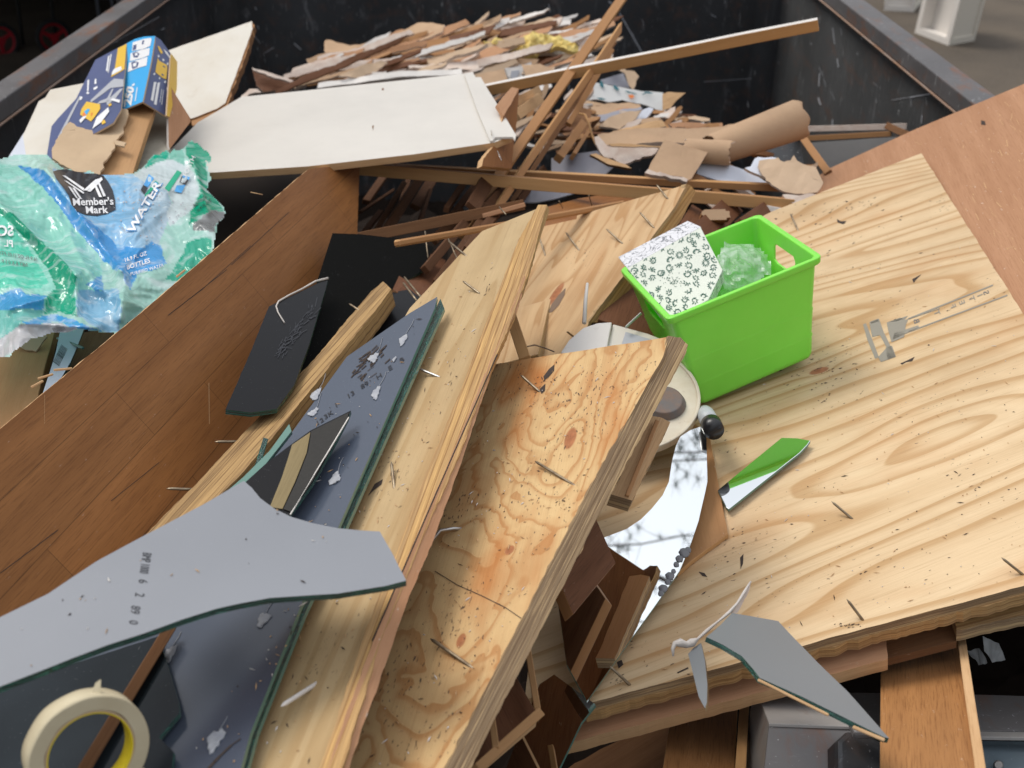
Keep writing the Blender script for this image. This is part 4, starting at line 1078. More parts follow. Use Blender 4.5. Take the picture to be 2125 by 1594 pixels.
# ------------------------------------------------------------ G: curved mirror shard
PM = Pl(1300, 1330, PR.d(1300, 1330) - 0.034, n=PR.n + Vector((0.17, -0.14, 0)))
Gm = [(1457, 884), (1466, 905), (1468, 1000), (1450, 1080), (1432, 1133), (1410, 1185), (1380, 1228), (1310, 1325), (1218, 1455), (1176, 1378), (1158, 1250), (1185, 1180), (1255, 1115), (1300, 1098), (1330, 1078), (1352, 1056), (1375, 1028), (1388, 1000), (1395, 955), (1403, 925), (1412, 906), (1432, 893)]
ms = slab('mirror_shard', Gm, PM, 0.004, [M['mirror'], M['gedge2'], M['backing']],
     'curved silver mirror shard reflecting pine branches and white sky beside the round fixture', 'mirror shard', 'broken mirror pieces', jag=0.0002, jstep=0.01)
rnd = random.Random(2)
for x, y, r in ((1420, 1148, 11), (1410, 1160, 8), (1404, 1172, 6), (1390, 1196, 9), (1386, 1208, 6), (1376, 1222, 9), (1398, 1186, 5), (1428, 1142, 7), (1372, 1232, 6)):
    bm = bmesh.new(); bmesh.ops.create_icosphere(bm, subdivisions=3, radius=r / FPX * 1.5)
    for v in bm.verts: v.co *= 1 + 0.25 * noise.noise(v.co * 400)
    for f in bm.faces: f.smooth = True
    bmesh.ops.scale(bm, vec=(1, 1.15, 0.3), verts=bm.verts[:])
    me = bpy.data.meshes.new('glue_bubble'); bm.to_mesh(me); bm.free(); link('glue_bubble', me, [M['gluebubble']], ms, frame(PM.pt(x, y, 0.0005), AX_R, PM.n))
# second, darker shard low down
slab('mirror_shard', [(1236, 1462), (1206, 1500), (1110, 1700), (1010, 1700), (1075, 1530), (1120, 1420), (1150, 1400)], PR.up(0.012), 0.004, [M['mirror'], M['gedge2'], M['backing']],
     'lower mirror shard reflecting brown wood at the bottom centre beside the plywood edge', 'mirror shard', 'broken mirror pieces')
# green reflecting strip
GS = [(1489, 1017), (1556, 962), (1622, 908), (1655, 909), (1682, 914), (1676, 923), (1660, 940), (1586, 998), (1512, 1057), (1506, 1052)]
gs = slab('mirror_strip', GS, PR.up(0.012), 0.005, [M['mirror'], M['gedge2'], M['backing']], 'narrow mirror strip reflecting the green bin on the pale plywood sheet', 'mirror shard', 'broken mirror pieces', bevel=0.001)
# brown moulding block right of the mirror
PK = PR.up(0.008)
slab('wood_block', [(1440, 880), (1470, 890), (1511, 1108), (1497, 1118), (1440, 1160), (1405, 1190), (1400, 1000)], PK, 0.0075, [M['trim'], M['trimlight'], M['trim']],
     'brown moulding offcut tucked under the right edge of the curved mirror shard', 'wood block', grain=(1450, 900, 1500, 1110), bevel=0.001, jag=0.0006)
# small tube with black cap
ta, tb = P(1462, 856, 1.74), P(1482, 893, 1.66)
tu = tube('glue_tube', [ta, ta.lerp(tb, 0.15), ta.lerp(tb, 0.62)], [0.0115, 0.0135, 0.0135], M['capwhite'], None, 20, 'small grey white tube with a black cap beside the bottom of the green bin', 'tube')
dd = (tb - ta)
tube('cap', [ta + dd * 0.63, ta + dd * 0.68, ta + dd * 1.0, ta + dd * 1.03, ta + dd * 1.0], [0.0125, 0.0155, 0.0145, 0.010, 0.008], M['capblack'], tu, 24)

# ------------------------------------------------------------ B: knotty centre board
PBd = Pl(1388, 700, 1.48, 1020, 757, 1.63, 900, 1600, 1.02)
PBd.n  # leans up towards its right hand edge
bB = slab('plywood_board', [(1018, 757), (1388, 699), (1376, 740), (1225, 1010), (1040, 1370), (892, 1660), (640, 1660), (800, 1250)], PBd, 0.014, [M['ply_c'], M['ply_e'], M['oakdark']],
     'knotty yellow plywood board in the middle with long nails sticking out', 'plywood board', 'nail studded plywood boards', grain=(735, 1594, 1020, 757), jag=0.0009, jstep=0.01, seed=4)
ebm = Pl(1388, 699, 1.479, 892, 1660, PBd.d(892, 1660) - 0.001, 1425, 712, 1.49)
slab('edge_layers', [(1386, 697), (1412, 700), (1428, 716), (1420, 740), (1252, 1052), (1090, 1370), (942, 1660), (890, 1660), (1040, 1370), (1225, 1010), (1374, 738)], ebm, 0.012, [M['ply_e'], M['ply_e'], M['oakdark']], parent=bB, grain=(892, 1660, 1388, 699), jag=0.0014, jstep=0.006, seed=9)
for tp, bs, kw in (((1080, 778), (1125, 815), {}), ((1110, 957), (1215, 1018), {}), ((893, 1325), (1000, 1397), dict(rad=0.0019)), ((886, 1128), (962, 1092), dict(mat=M['nailbright'], bent=1, L=0.05))):
    nail(bB, PBd, tp, bs, **kw)
sB = lambda x, y: PBd.pt(x, y, 0.0006)
sp = []; rnd = random.Random(12)
for cx_, cy_, sx_, sy_, n_ in ((1125, 795, 12, 14, 26), (1215, 1020, 14, 30, 34), (1170, 1060, 12, 30, 26), (1260, 880, 22, 16, 26), (1180, 930, 60, 60, 30), (1100, 850, 60, 50, 40), (1110, 1180, 50, 60, 30), (940, 1250, 30, 60, 26), (960, 1080, 20, 60, 18), (1010, 1400, 50, 80, 30)):
    for _ in range(n_):
        x, y = rnd.gauss(cx_, sx_), rnd.gauss(cy_, sy_); L = rnd.uniform(1.5, 9); w = rnd.uniform(0.6, 2.6)
        if not inside(x, y, [(1030, 765), (1370, 712), (1215, 1005), (1030, 1365), (900, 1600), (760, 1600)]): continue
        a = rnd.gauss(-50, 25); dx, dy = math.cos(R(a)) * L, math.sin(R(a)) * L
        sp.append([(x, y), (x + dx * .5 + w * .4, y + dy * .5 - w * .5), (x + dx, y + dy), (x + dx * .5 - w * .4, y + dy * .5 + w * .7)])
sp += [[(1128, 782), (1140, 766), (1151, 757), (1150, 770), (1140, 782), (1130, 790)], [(1120, 808), (1132, 797), (1131, 812), (1124, 818)]]
decal('stain', sp, sB, M['char'], bB)
decal('long_crack', [line_px(a, b, 1.6) for a, b in zip([(903, 1186), (950, 1215), (1000, 1237), (1050, 1262)], [(950, 1215), (1000, 1237), (1050, 1262), (1082, 1284)])], sB, M['char'], bB)
# flooring still nailed to the underside of the centre board
PU = Pl(1165, 1100, 1.42, 1275, 1165, 1.44, 1190, 1275, 1.33)
ub = slab('floor_block', [(1225, 1040), (1238, 1078), (1278, 1168), (1190, 1275), (1164, 1215), (1120, 1100)], PU, 0.017, [M['oakdark'], M['trim'], M['oakdark']],
     'dark brown floor block with a pale lower edge hanging under the knotty plywood board', 'wood block', grain=(1190, 1275, 1278, 1168), bevel=0.001)
slab('floor_board', [(1030, 1330), (1112, 1476), (1116, 1484), (990, 1590), (960, 1620), (900, 1600)], Pl(1030, 1330, 1.36, 1112, 1476, 1.25, 990, 1590, 1.16), 0.016, [M['oakdark'], M['rawedge'], M['oakdark']],
     'shadowed brown floor board under the lower half of the knotty plywood board', 'floor board', grain=(1030, 1330, 1112, 1476), bevel=0.001)
lath('floor_strip', (1092, 1320, 1.32), (1116, 1478, 1.22), 0.007, 0.012, [M['tanwood']], 'thin upright wood strip at the edge of the shadowed floor board', 'strip')
lath('floor_strip', (1018, 1470, 1.20), (1030, 1560, 1.13), 0.007, 0.012, [M['tanwood']], 'short wood strip low down beside the bottom end of the knotty board', 'strip')
lath('floor_strip', (985, 1600, 1.10), (1116, 1482, 1.21), 0.010, 0.014, [M['tanwood']], 'pale bevelled wood strip along the bottom of the shadowed floor board', 'strip')
PQ = Pl(1300, 860, 1.46, 1390, 870, 1.47, 1300, 1030, 1.36)
sb2 = slab('flooring_offcut', [(1345, 862), (1371, 866), (1391, 876), (1312, 1039), (1268, 1026), (1283, 1000)], PQ, 0.020, [M['rawedge'], M['ply_e'], M['pinkwood']],
     'broken tongue and groove offcut clinging to the edge of the knotty plywood', 'wood block', grain=(1290, 1020, 1360, 870), jag=0.0010)
lath('tongue', (1366, 874, 1.452), (1300, 1030, 1.345), 0.005, 0.004, [M['trim']], parent=sb2)
# small stick in the gap
lath('lath_piece', (1062, 660, 1.78), (1090, 745, 1.70), 0.017, 0.010, [M['trimlight']], 'short splintered stick in the gap above the knotty plywood board', 'stick')
tube('bent_wire', [P(1088, 742, 1.72), P(1080, 722, 1.74), P(1110, 716, 1.76), P(1130, 722, 1.77), P(1150, 730, 1.76)], 0.0011, M['wirerust'], None, 6, 'thin bent wire above the top edge of the knotty plywood board', 'wire')

# ------------------------------------------------------------ C: long plank with stacked edges
PC = Pl(1110, 430, 1.88, 660, 1594, 0.97, 800, 800, 1.55)
bC = slab('plywood_plank', [(1135, 425), (1090, 560), (1040, 690), (1018, 745), (955, 905), (880, 1090), (820, 1230), (664, 1660), (380, 1660), (640, 1010), (760, 800), (850, 640), (1000, 480)], PC, 0.010, [M['ply_m'], M['ply_e3'], M['oakdark']],
     'long smooth plywood plank left of the knotty board with thick stacked edges', 'plywood plank', 'nail studded plywood boards', grain=(640, 1594, 1090, 480), jag=0.0008, jstep=0.012, jedges=None)
def edgeplane(a, b, c): return Pl(*a, *b, *c)
dC = lambda x, y, k=0: PC.d(x, y) + k
E1 = Pl(1090, 560, dC(1090, 560, -0.001), 664, 1660, dC(664, 1660, -0.001), 1046, 740, dC(1018, 745) + 0.004)
slab('amber_edge_layer', [(1117, 425), (1134, 425), (1096, 570), (1052, 690), (1020, 760), (955, 940), (880, 1110), (790, 1330), (690, 1660), (640, 1660), (700, 1490), (745, 1350), (800, 1200), (905, 930), (960, 800), (1010, 665), (1075, 500)], E1, 0.012, [M['ply_e3'], M['ply_e3'], M['oakdark']], parent=bC, grain=(664, 1660, 1110, 440), jag=0.0013, jstep=0.007, seed=5)
E2 = Pl(1092, 575, dC(1092, 575, 0.006), 720, 1594, dC(700, 1594, 0.010), 1000, 860, dC(970, 860) + 0.008)
slab('pink_lower_layer', [(1088, 570), (1091, 580), (1075, 640), (1025, 748), (1010, 800), (960, 952), (900, 1120), (845, 1250), (700, 1660), (655, 1660), (775, 1330), (870, 1100), (948, 920), (1000, 790), (1052, 670)], E2, 0.012, [M['pinkwood'], M['rawedge'], M['oakdark']], parent=bC, grain=(700, 1660, 1090, 575), jag=0.0012, jstep=0.008, seed=6)
lath('dark_split', (1030, 735, 1.46), (770, 1330, 1.075), 0.0016, 0.002, [M['char']], parent=bC)
for tp, bs, kw in (((855, 760), (920, 782), dict(mat=M['nailbright'], rad=0.0018)), ((812, 958), (817, 1022), dict(rad=0.0018, L=0.045)), ((583, 1466), (660, 1408), dict(mat=M['whitepaint'], rad=0.0022)), ((960, 583), (1000, 610), {}), ((930, 500), (975, 535), {})):
    nail(bC, PC, tp, bs, **kw)
sC = lambda x, y: PC.pt(x, y, 0.0006)
sp = []; rnd = random.Random(21)
for cx_, cy_, sx_, sy_, n_ in ((930, 800, 12, 30, 30), (850, 1000, 30, 24, 34), (680, 1390, 34, 30, 44), (600, 1300, 40, 50, 14), (1010, 620, 12, 30, 16), (885, 900, 6, 40, 14)):
    for _ in range(n_):
        x, y = rnd.gauss(cx_, sx_), rnd.gauss(cy_, sy_); L = rnd.uniform(3, 13); w = rnd.uniform(0.7, 2.6)
        a = rnd.gauss(-58, 14); dx, dy = math.cos(R(a)) * L, math.sin(R(a)) * L
        sp.append([(x, y), (x + dx * .5 + w * .4, y + dy * .5 - w * .5), (x + dx, y + dy), (x + dx * .5 - w * .4, y + dy * .5 + w * .7)])
sp.append([(764, 1030), (778, 1005), (795, 995), (792, 1006), (776, 1018)])
PCin = [(1105, 440), (1060, 530), (1000, 660), (900, 915), (795, 1195), (635, 1640), (400, 1640), (780, 800), (860, 650)]
decal('stain', [s for s in sp if all(inside(x, y, PCin) for x, y in s)], sC, M['char'], bC)

# ------------------------------------------------------------ D: nail studded board at the top
PD = Pl(1425, 383, 2.18, 1180, 760, 1.86, 1140, 465, 2.27)
bD = slab('plywood_board', [(1128, 470), (1196, 455), (1198, 447), (1425, 383), (1400, 430), (1222, 668), (1185, 790), (1040, 790), (1060, 640)], PD, 0.008, [M['ply_n'], M['ply_e2'], M['oakdark']],
     'upper plywood board with four nails and a thick layered right edge', 'plywood board', 'nail studded plywood boards', grain=(1130, 760, 1330, 430), jag=0.001, jstep=0.01)
E3 = Pl(1425, 383, PD.d(1425, 383) - 0.001, 1222, 668, PD.d(1222, 668) - 0.001, 1443, 398, PD.d(1425, 383) + 0.02)
slab('edge_layers', [(1424, 382), (1432, 384), (1444, 398), (1415, 455), (1300, 618), (1262, 672), (1222, 668), (1400, 430)], E3, 0.010, [M['ply_e3'], M['ply_e2'], M['oakdark']], parent=bD, grain=(1222, 668, 1425, 383), jag=0.0022, jstep=0.006)
for tp, bs in (((1327, 440), (1362, 476)), ((1258, 475), (1297, 508)), ((1174, 482), (1206, 524)), ((1118, 490), (1133, 535)), ((1362, 383), (1389, 415)), ((1176, 688), (1190, 696))):
    nail(bD, PD, tp, bs)
sD = lambda x, y: PD.pt(x, y, 0.0006)
decal('knot', [[(1137, 650), (1145, 632), (1160, 612), (1174, 598), (1172, 612), (1160, 634), (1146, 648)]], sD, M['wirerust'], bD)
lath('plank', (1140, 480, 2.36), (1060, 760, 1.9), 0.10, 0.018, [M['ply_n'], M['ply_e2']], 'shadowed plywood plank left of the upper nail studded board', 'plywood plank', facing=PD.n)

# ------------------------------------------------------------ H: big grey mirror shard in front
PH = Pl(0, 1350, 0.95, 842, 1200, 1.04, 505, 1000, 1.17)
Hp = [(-160, 1348), (0, 1281), (100, 1232), (200, 1165), (300, 1111), (420, 1048), (506, 998), (522, 1012), (540, 1034), (570, 1056), (605, 1073), (650, 1086), (700, 1096), (750, 1101), (788, 1103), (815, 1150), (843, 1205), (800, 1216), (700, 1232), (620, 1237), (560, 1241), (500, 1252), (450, 1263), (380, 1285), (300, 1314), (225, 1338), (150, 1366), (75, 1396), (0, 1425), (-160, 1470)]
bH = slab('mirror_backing_shard', Hp, PH, 0.006, [M['backing'], M['gedge'], M['mirror']], 'large curved grey backed mirror shard with printed numbers at the lower left', 'mirror shard', 'broken mirror pieces', jag=0.0002, jstep=0.01)
sH = lambda x, y: PH.pt(x, y, 0.0004)
ux = lambda k: (-0.13 * k * 1.0, 0.99 * k)
def run(s, c, px_h, px_w):
    text_on('printed_code', s, c, (-px_w * 0.17, px_w), (px_h, px_h * 0.12), sH, M['blackprint'], bH, bold=0.0)
run('BMP 1000', (301, 1169), 27, 10.5)
run('6', (296, 1207), 27, 17); run('2', (289, 1235), 28, 17); run('89', (280, 1266), 28, 17); run('0', (276, 1292), 27, 17)

# ------------------------------------------------------------ I: long blue-grey mirror strips under it
class PlI(Pl): pass
PI_ = Pl(908, 615, 1 / (1 / PC.d(908, 615) + 0.030), 700, 1095, 1 / (1 / PC.d(700, 1095) + 0.036), 300, 1500, 1.045)
bI = slab('mirror_backing_strip', [(907, 616), (902, 640), (703, 1092), (622, 1262), (520, 1520), (482, 1660), (-200, 1660), (-200, 1420), (300, 1290), (480, 1090), (560, 960), (640, 850), (720, 740), (850, 650)], PI_, 0.005, [M['backing2'], M['gedge2'], M['mirror']],
     'long blue grey mirror strip with white glue dabs beside the smooth plywood plank', 'mirror strip', 'broken mirror pieces')
slab('mirror_strip_under', [(904, 640), (914, 620), (922, 640), (716, 1100), (634, 1270), (534, 1520), (496, 1660), (400, 1660), (690, 1080)], PI_.up(-0.009), 0.005, [M['gedge'], M['gedge2'], M['mirror']],
     'second mirror strip showing only its green glass edge below the first strip', 'mirror strip', 'broken mirror pieces')
sI = lambda x, y: PI_.pt(x, y, 0.0008)
def dab(x, y, r, el, ang, tail=True):
    pts = []
    for k in range(18):
        a = 2 * math.pi * k / 18; rr = r * (1 + 0.22 * math.sin(3 * a + x) + 0.15 * math.sin(7 * a + y))
        ex, ey = rr * el * math.cos(a), rr * math.sin(a); c_, s_ = math.cos(R(ang)), math.sin(R(ang))
        pts.append((x + ex * c_ - ey * s_, y + ex * s_ + ey * c_))
    slab('glue_dab', pts, PI_.up(0.0016), 0.0016, [M['gluedab']], parent=bI, grid=0.002, bend=ripple(0.0011, 0.004, x), smooth=True)
    if tail:
        q = [(x + r * el * .5 * math.cos(R(ang)), y + r * el * .5 * math.sin(R(ang)))]
        for k in range(4): q.append((q[-1][0] + 4 + 2 * math.sin(k + x), q[-1][1] - 9))
        tube('glue_thread', [sI(*p) for p in q], 0.0004, M['gluedab'], bI, 5)
for a in ((836, 705, 6, 2.0, -55), (775, 742, 7, 1.7, -40), (818, 745, 2.5, 2.4, -50, False), (780, 815, 6.5, 2.2, -65), (655, 818, 7, 2.0, -50), (650, 855, 5, 2.4, -35), (695, 992, 8, 1.9, -50), (546, 1285, 9, 1.9, -50), (352, 1356, 8, 2.3, -60), (446, 1535, 13, 2.0, -58), (16, 1492, 8, 2.6, -50)):
    dab(*a)
for ch, x, y in (('B', 834, 748), ('E', 810, 765), ('H', 787, 782), ('89', 757, 800), ('13', 728, 820), ('1', 698, 842), ('3K', 682, 862), ('12', 664, 876)):
    text_on('printed_code', ch, (x, y), (16, -11), (-5, -11), sI, M['blackprint'], bI, bold=0.01)
# charcoal scuffs on the strip
sp = []; rnd = random.Random(3)
for _ in range(120):
    x, y = rnd.gauss(748, 22), rnd.gauss(735, 26); L = rnd.uniform(8, 22); w = rnd.uniform(0.8, 3)
    a = R(rnd.gauss(-38, 8)); sp.append(line_px((x, y), (x + L * math.cos(a), y + L * math.sin(a)), w))
decal('black_scuffs', [s for s in sp if all(inside(q[0], q[1], [(900, 622), (700, 1085), (620, 1000), (664, 866), (740, 748), (855, 660)]) for q in s)], sI, M['char'], bI)
decal('marker_line', [line_px((432, 1597), (455, 1572), 5), line_px((455, 1572), (480, 1548), 4), line_px((480, 1548), (500, 1534), 2)], sI, M['char'], bI)
# N: dark shard with clear half
PN = Pl(520, 1000, 1 / (1 / PI_.d(520, 1000) + 0.03), 728, 852, 1 / (1 / PI_.d(728, 852) + 0.02), 600, 1062, 1 / (1 / PI_.d(600, 1062) + 0.02))
nN = slab('broken_glass_pane', [(510, 1000), (552, 962), (606, 921), (645, 893), (728, 852), (722, 868), (692, 925), (650, 1000), (600, 1070), (560, 1060)], PN, 0.005, [M['blackglass'], M['gedge'], M['backing']],
     'pointed glass pane with dark padding lying on the blue grey mirror strip', 'glass pane')
slab('textured_pad', [(646, 895), (724, 856), (720, 868), (688, 925), (648, 998), (604, 1062), (588, 1056), (615, 1000), (640, 935)], PN.up(0.0016), 0.001, [M['padding']], parent=nN)
slab('tan_reflection_strip', [(606, 923), (644, 897), (636, 940), (612, 1000), (586, 1056), (560, 1052), (585, 990), (598, 950)], PN.up(0.0012), 0.0006, [M['olivereflection']], parent=nN, grain=(590, 1000, 640, 900))  # wood reflected in the glass, laid on as an olive tan strip
lath('pale_chipped_edge', (601, 1068, PN.d(601, 1068) - 0.002), (724, 866, PN.d(724, 866) - 0.002), 0.0016, 0.002, [M['whitepaint']], parent=nN)
# dark lower pieces at the bottom left
PT = PI_.up(0.010)
slab('black_mirror_piece', [(-160, 1452), (0, 1436), (130, 1385), (330, 1320), (352, 1395), (370, 1455), (372, 1480), (330, 1530), (360, 1560), (350, 1700), (-160, 1700)], PT, 0.005, [mk_backing('dark_slate_glass', (0.006, 0.009, 0.011), 0.12, 0.15, (0.02, 0.027, 0.033)), M['gedge'], M['mirror']],
     'dark glass piece lying under the tape roll at the bottom left', 'glass piece', jag=0.0004)
lath('reflection_lath', (352, 1300, PT.d(352, 1300) - 0.012), (120, 1680, PT.d(120, 1680) - 0.012), 0.011, 0.008, [M['trimdark']], 'thin brown lath standing in for a stick reflection behind the masking tape roll', 'lath')  # reflection of a stick in the dark glass, built as a lath
# tape rolls
def tape(c, d, tilt, r, ri, wd, label, a_ref=(1, 0, 0)):
    ctr = P(*c, d); n = (-ray(*c).normalized() + AX_R * tilt[0] + AX_U * tilt[1]).normalized(); m = frame(ctr, AX_R, n)
    root = empty('tape_roll', ctr, label, 'tape roll', 'masking tape rolls')
    def ringo(nm, r1, r2, z0, z1, mat, wob=0.0):
        bm = bmesh.new(); K = 96; prof_ = [(r1, z0), (r1, z1 - 0.001), (r1 - 0.001, z1), (r2 + 0.0005, z1), (r2, z1 - 0.0005), (r2, z0)]
        rows = [[bm.verts.new(((q[0] + wob * noise.noise(Vector((math.cos(a) * 2, math.sin(a) * 2, 1)))) * math.cos(a), (q[0] + wob * noise.noise(Vector((math.cos(a) * 2, math.sin(a) * 2, 1)))) * math.sin(a), q[1])) for a in [2 * math.pi * k / K for k in range(K)]] for q in prof_]
        for k in range(len(prof_)):
            for j in range(K):
                f = bm.faces.new([rows[k][j], rows[k][(j + 1) % K], rows[(k + 1) % len(prof_)][(j + 1) % K], rows[(k + 1) % len(prof_)][j]]); f.smooth = k in (0, 4)
        bmesh.ops.recalc_face_normals(bm, faces=bm.faces[:])
        me = bpy.data.meshes.new(nm); bm.to_mesh(me); bm.free(); return link(nm, me, [mat], root, m)
    ringo('tape_body', r, ri + 0.002, -wd / 2, wd / 2, M['tape'], 0.0012); ringo('card_core', ri + 0.002, ri + 0.0005, -wd / 2 + 0.0003, wd / 2 - 0.0001, M['cardboard']); ringo('yellow_liner', ri + 0.0005, ri, -wd / 2 + 0.0004, wd / 2 - 0.0005, M['tapecore'])
    return root, m
tr, tm = tape((181, 1556), 0.935, (0.36, -0.42), 0.0475, 0.0335, 0.020, 'cream masking tape roll with a yellow core at the bottom left')
slab('loose_tape_end', [tm @ Vector((0.006, 0.047, 0.0)), tm @ Vector((0.012, 0.052, -0.004)), tm @ Vector((0.014, 0.056, 0.0)), tm @ Vector((0.009, 0.0475, 0.008))], Pl(185, 1440, 0.95, n=(0, -0.7, 0.7)), 0.0004, [M['tape']], parent=tr, world=True)
tape((300, 1704), 0.99, (0.3, -0.3), 0.047, 0.034, 0.018, 'second tape roll showing only a sliver at the bottom edge')

# ------------------------------------------------------------ W: pointed grey mirror shard over the front edge
PW_ = Pl(1500, 1275, 1.30, 1845, 1530, 1.13, 1615, 1290, 1.33)
wsh = slab('mirror_backing_shard', [(1466, 1322), (1494, 1298), (1519, 1272), (1560, 1279), (1615, 1289), (1640, 1316), (1700, 1378), (1760, 1436), (1845, 1532), (1835, 1530), (1760, 1493), (1660, 1444), (1577, 1407), (1560, 1385), (1540, 1362), (1500, 1338)], PW_, 0.0055, [M['backing3'], M['gedge'], M['mirror']],
     'pointed slate grey mirror shard with green glass edge over the plywood front edge', 'mirror shard', 'broken mirror pieces', jag=0.0002)
lath('veneer_scrap', (1572, 1412, PW_.d(1572, 1412) + 0.004), (1720, 1484, PW_.d(1720, 1484) + 0.004), 0.003, 0.002, [M['rawedge']], parent=wsh)
lath('veneer_scrap', (1770, 1508, PW_.d(1770, 1508) + 0.004), (1836, 1536, PW_.d(1836, 1536) + 0.004), 0.0035, 0.002, [M['rawedge']], parent=wsh)
cb = [P(1558, 1207, 1.36), P(1545, 1228, 1.345), P(1530, 1252, 1.33), P(1512, 1272, 1.318), P(1490, 1290, 1.31), P(1468, 1308, 1.305), P(1448, 1326, 1.30), P(1436, 1334, 1.298), P(1425, 1338, 1.295), P(1412, 1334, 1.292), P(1400, 1336, 1.29), P(1396, 1346, 1.288), P(1397, 1362, 1.285)]
tube('caulk_strip', cb, [0.0010, 0.0019, 0.0014, 0.0020, 0.0013, 0.0021, 0.0016, 0.0050, 0.0038, 0.0050, 0.0030, 0.0022, 0.0010], M['caulk'], wsh, 9)
slab('torn_caulk_skin', [(1558, 1207), (1556, 1222), (1542, 1250), (1530, 1272), (1519, 1272), (1535, 1245), (1548, 1222)], Pl(1558, 1207, 1.362, 1519, 1272, 1.322, 1545, 1262, 1.34), 0.002, [M['gypsum']], parent=wsh, jag=0.001, jstep=0.004)
PV = Pl(1428, 1345, 1.30, 1455, 1335, 1.30, 1466, 1470, 1.19)
slab('mirror_backing_shard', [(1428, 1357), (1440, 1344), (1455, 1334), (1463, 1370), (1468, 1420), (1467, 1458), (1463, 1470), (1450, 1446)], PV, 0.005, [M['backing3'], M['ply_e2'], M['mirror']],
     'thin mirror sliver pointing down from the white caulk strip', 'mirror shard', 'broken mirror pieces')

# fine sawdust, grit and fibres lying on the boards
def grit():
    rnd = random.Random(31); bm = bmesh.new()
    jobs = [(PR, 260, (1250, 2120, 420, 1420), [(1600, 450), (1905, 330), (2125, 680), (2125, 1200), (1230, 1450), (1420, 1150)]), (PBd, 240, (760, 1380, 720, 1590), [(1030, 770), (1370, 715), (1215, 1005), (1030, 1365), (900, 1590), (760, 1590)]),
            (PC, 160, (480, 1100, 450, 1590), [(1095, 450), (1000, 660), (900, 915), (795, 1195), (640, 1590), (500, 1590), (780, 800)]), (PI_, 90, (400, 900, 620, 1590), [(900, 620), (700, 1090), (500, 1590), (380, 1590), (600, 1250), (640, 880)]),
            (PH, 22, (0, 840, 1000, 1400), [(0, 1290), (300, 1120), (505, 1005), (600, 1075), (780, 1110), (835, 1195), (560, 1235), (0, 1415)])]
    for pl, n, (x0, x1, y0, y1), reg in jobs:
        k = 0
        while k < n:
            x, y = rnd.uniform(x0, x1), rnd.uniform(y0, y1)
            if not inside(x, y, reg): continue
            k += 1
            c = pl.pt(x, y, 0.0008); a = rnd.uniform(0, 6.28); L = rnd.choice((0.0006, 0.0009, 0.0012, 0.0016, 0.004)) * rnd.uniform(.7, 1.4); w = min(L, 0.0009) * rnd.uniform(.5, 1)
            u = (AX_R - pl.n * AX_R.dot(pl.n)).normalized(); v = pl.n.cross(u); dr = u * math.cos(a) + v * math.sin(a); sd_ = pl.n.cross(dr)
            q = [c - dr * L - sd_ * w * .4, c - dr * L * .2 - sd_ * w, c + dr * L, c + sd_ * w, c + pl.n * (0.0006 + w * .6)]
            vv = [bm.verts.new(z) for z in q]
            mi = rnd.choice((0, 0, 1, 2))
            for f in ((0, 1, 4), (1, 2, 4), (2, 3, 4), (3, 0, 4)): bm.faces.new([vv[i] for i in f]).material_index = mi
    me = bpy.data.meshes.new('sawdust'); bm.to_mesh(me); bm.free()
    tag(link('sawdust', me, [M['rawedge'], M['whitepaint'], M['char']]), 'fine sawdust, grit and fibres strewn over the boards', 'sawdust', kind='stuff')
grit()
# ------------------------------------------------------------ J: big brown veneered side panel on the left
PJ = Pl(640, 350, 2.25, 0, 890, 1.35, 300, 1110, 1.45)
bJ = slab('veneer_panel', [(-180, 1042), (0, 890), (300, 643), (640, 351), (746, 340), (741, 500), (700, 600), (650, 780), (560, 960), (400, 1110), (200, 1330), (-180, 1480)], PJ, 0.016, [M['veneer'], M['rawedge'], M['oakdark']],
     'large brown veneered side panel slanting across the left half', 'wood panel', grain=(0, 890, 640, 351), jag=0.0010, jstep=0.008, seed=2)
sJ = lambda x, y: PJ.pt(x, y, 0.0005)
decal('scratch', [line_px((433, 795), (434, 880), 1.0), line_px((92, 820), (92, 880), 0.5)], sJ, M['rawedge'], bJ)
decal('dark_grain', [line_px((348, 655), (420, 600), 1.5), line_px((420, 600), (520, 510), 1.0), line_px((355, 650), (470, 560), 1.2), line_px((480, 550), (600, 440), 1.2), line_px((0, 1190), (120, 1100), 1.6), line_px((230, 1040), (330, 960), 1.2)], sJ, M['char'], bJ)
rnd = random.Random(1)
for i, (x, y) in enumerate(((150, 765), (110, 775), (90, 790), (385, 560))):
    L = 30 - i * 5
    lath('splinter', (x, y, PJ.d(x, y) - 0.004), (x - L * 1.3, y + L * (0.1 + 0.3 * i), PJ.d(x, y) - 0.012), 0.003, 0.0015, [M['rawedge']], parent=bJ)

# ------------------------------------------------------------ K: black glass pieces
PK1 = Pl(692, 485, 2.12, 870, 515, 2.2, 560, 850, 1.62)
slab('black_glass_slab', [(690, 484), (745, 486), (828, 495), (900, 512), (880, 560), (815, 600), (790, 600), (720, 700), (670, 790), (600, 860), (570, 850), (610, 770), (640, 640)], PK1, 0.006, [M['blackmatte'], M['gedge'], M['blackglass']],
     'tall black glass slab standing in the shadow behind the bent white bead', 'glass slab', 'black glass pieces')
PK2 = Pl(558, 637, 1.80, 680, 580, 1.92, 480, 850, 1.52)
k2 = slab('black_glass_slab', [(558, 636), (600, 616), (640, 597), (681, 578), (676, 600), (640, 720), (610, 800), (575, 848), (520, 856), (468, 850), (474, 835), (490, 800), (520, 730)], PK2, 0.007, [M['blackglass'], M['gedge'], M['blackglass']],
     'black glass slab with charred smear and a bent white bead on its top edge', 'glass slab', 'black glass pieces', jag=0.0004)
s2 = lambda x, y: PK2.pt(x, y, 0.0012)
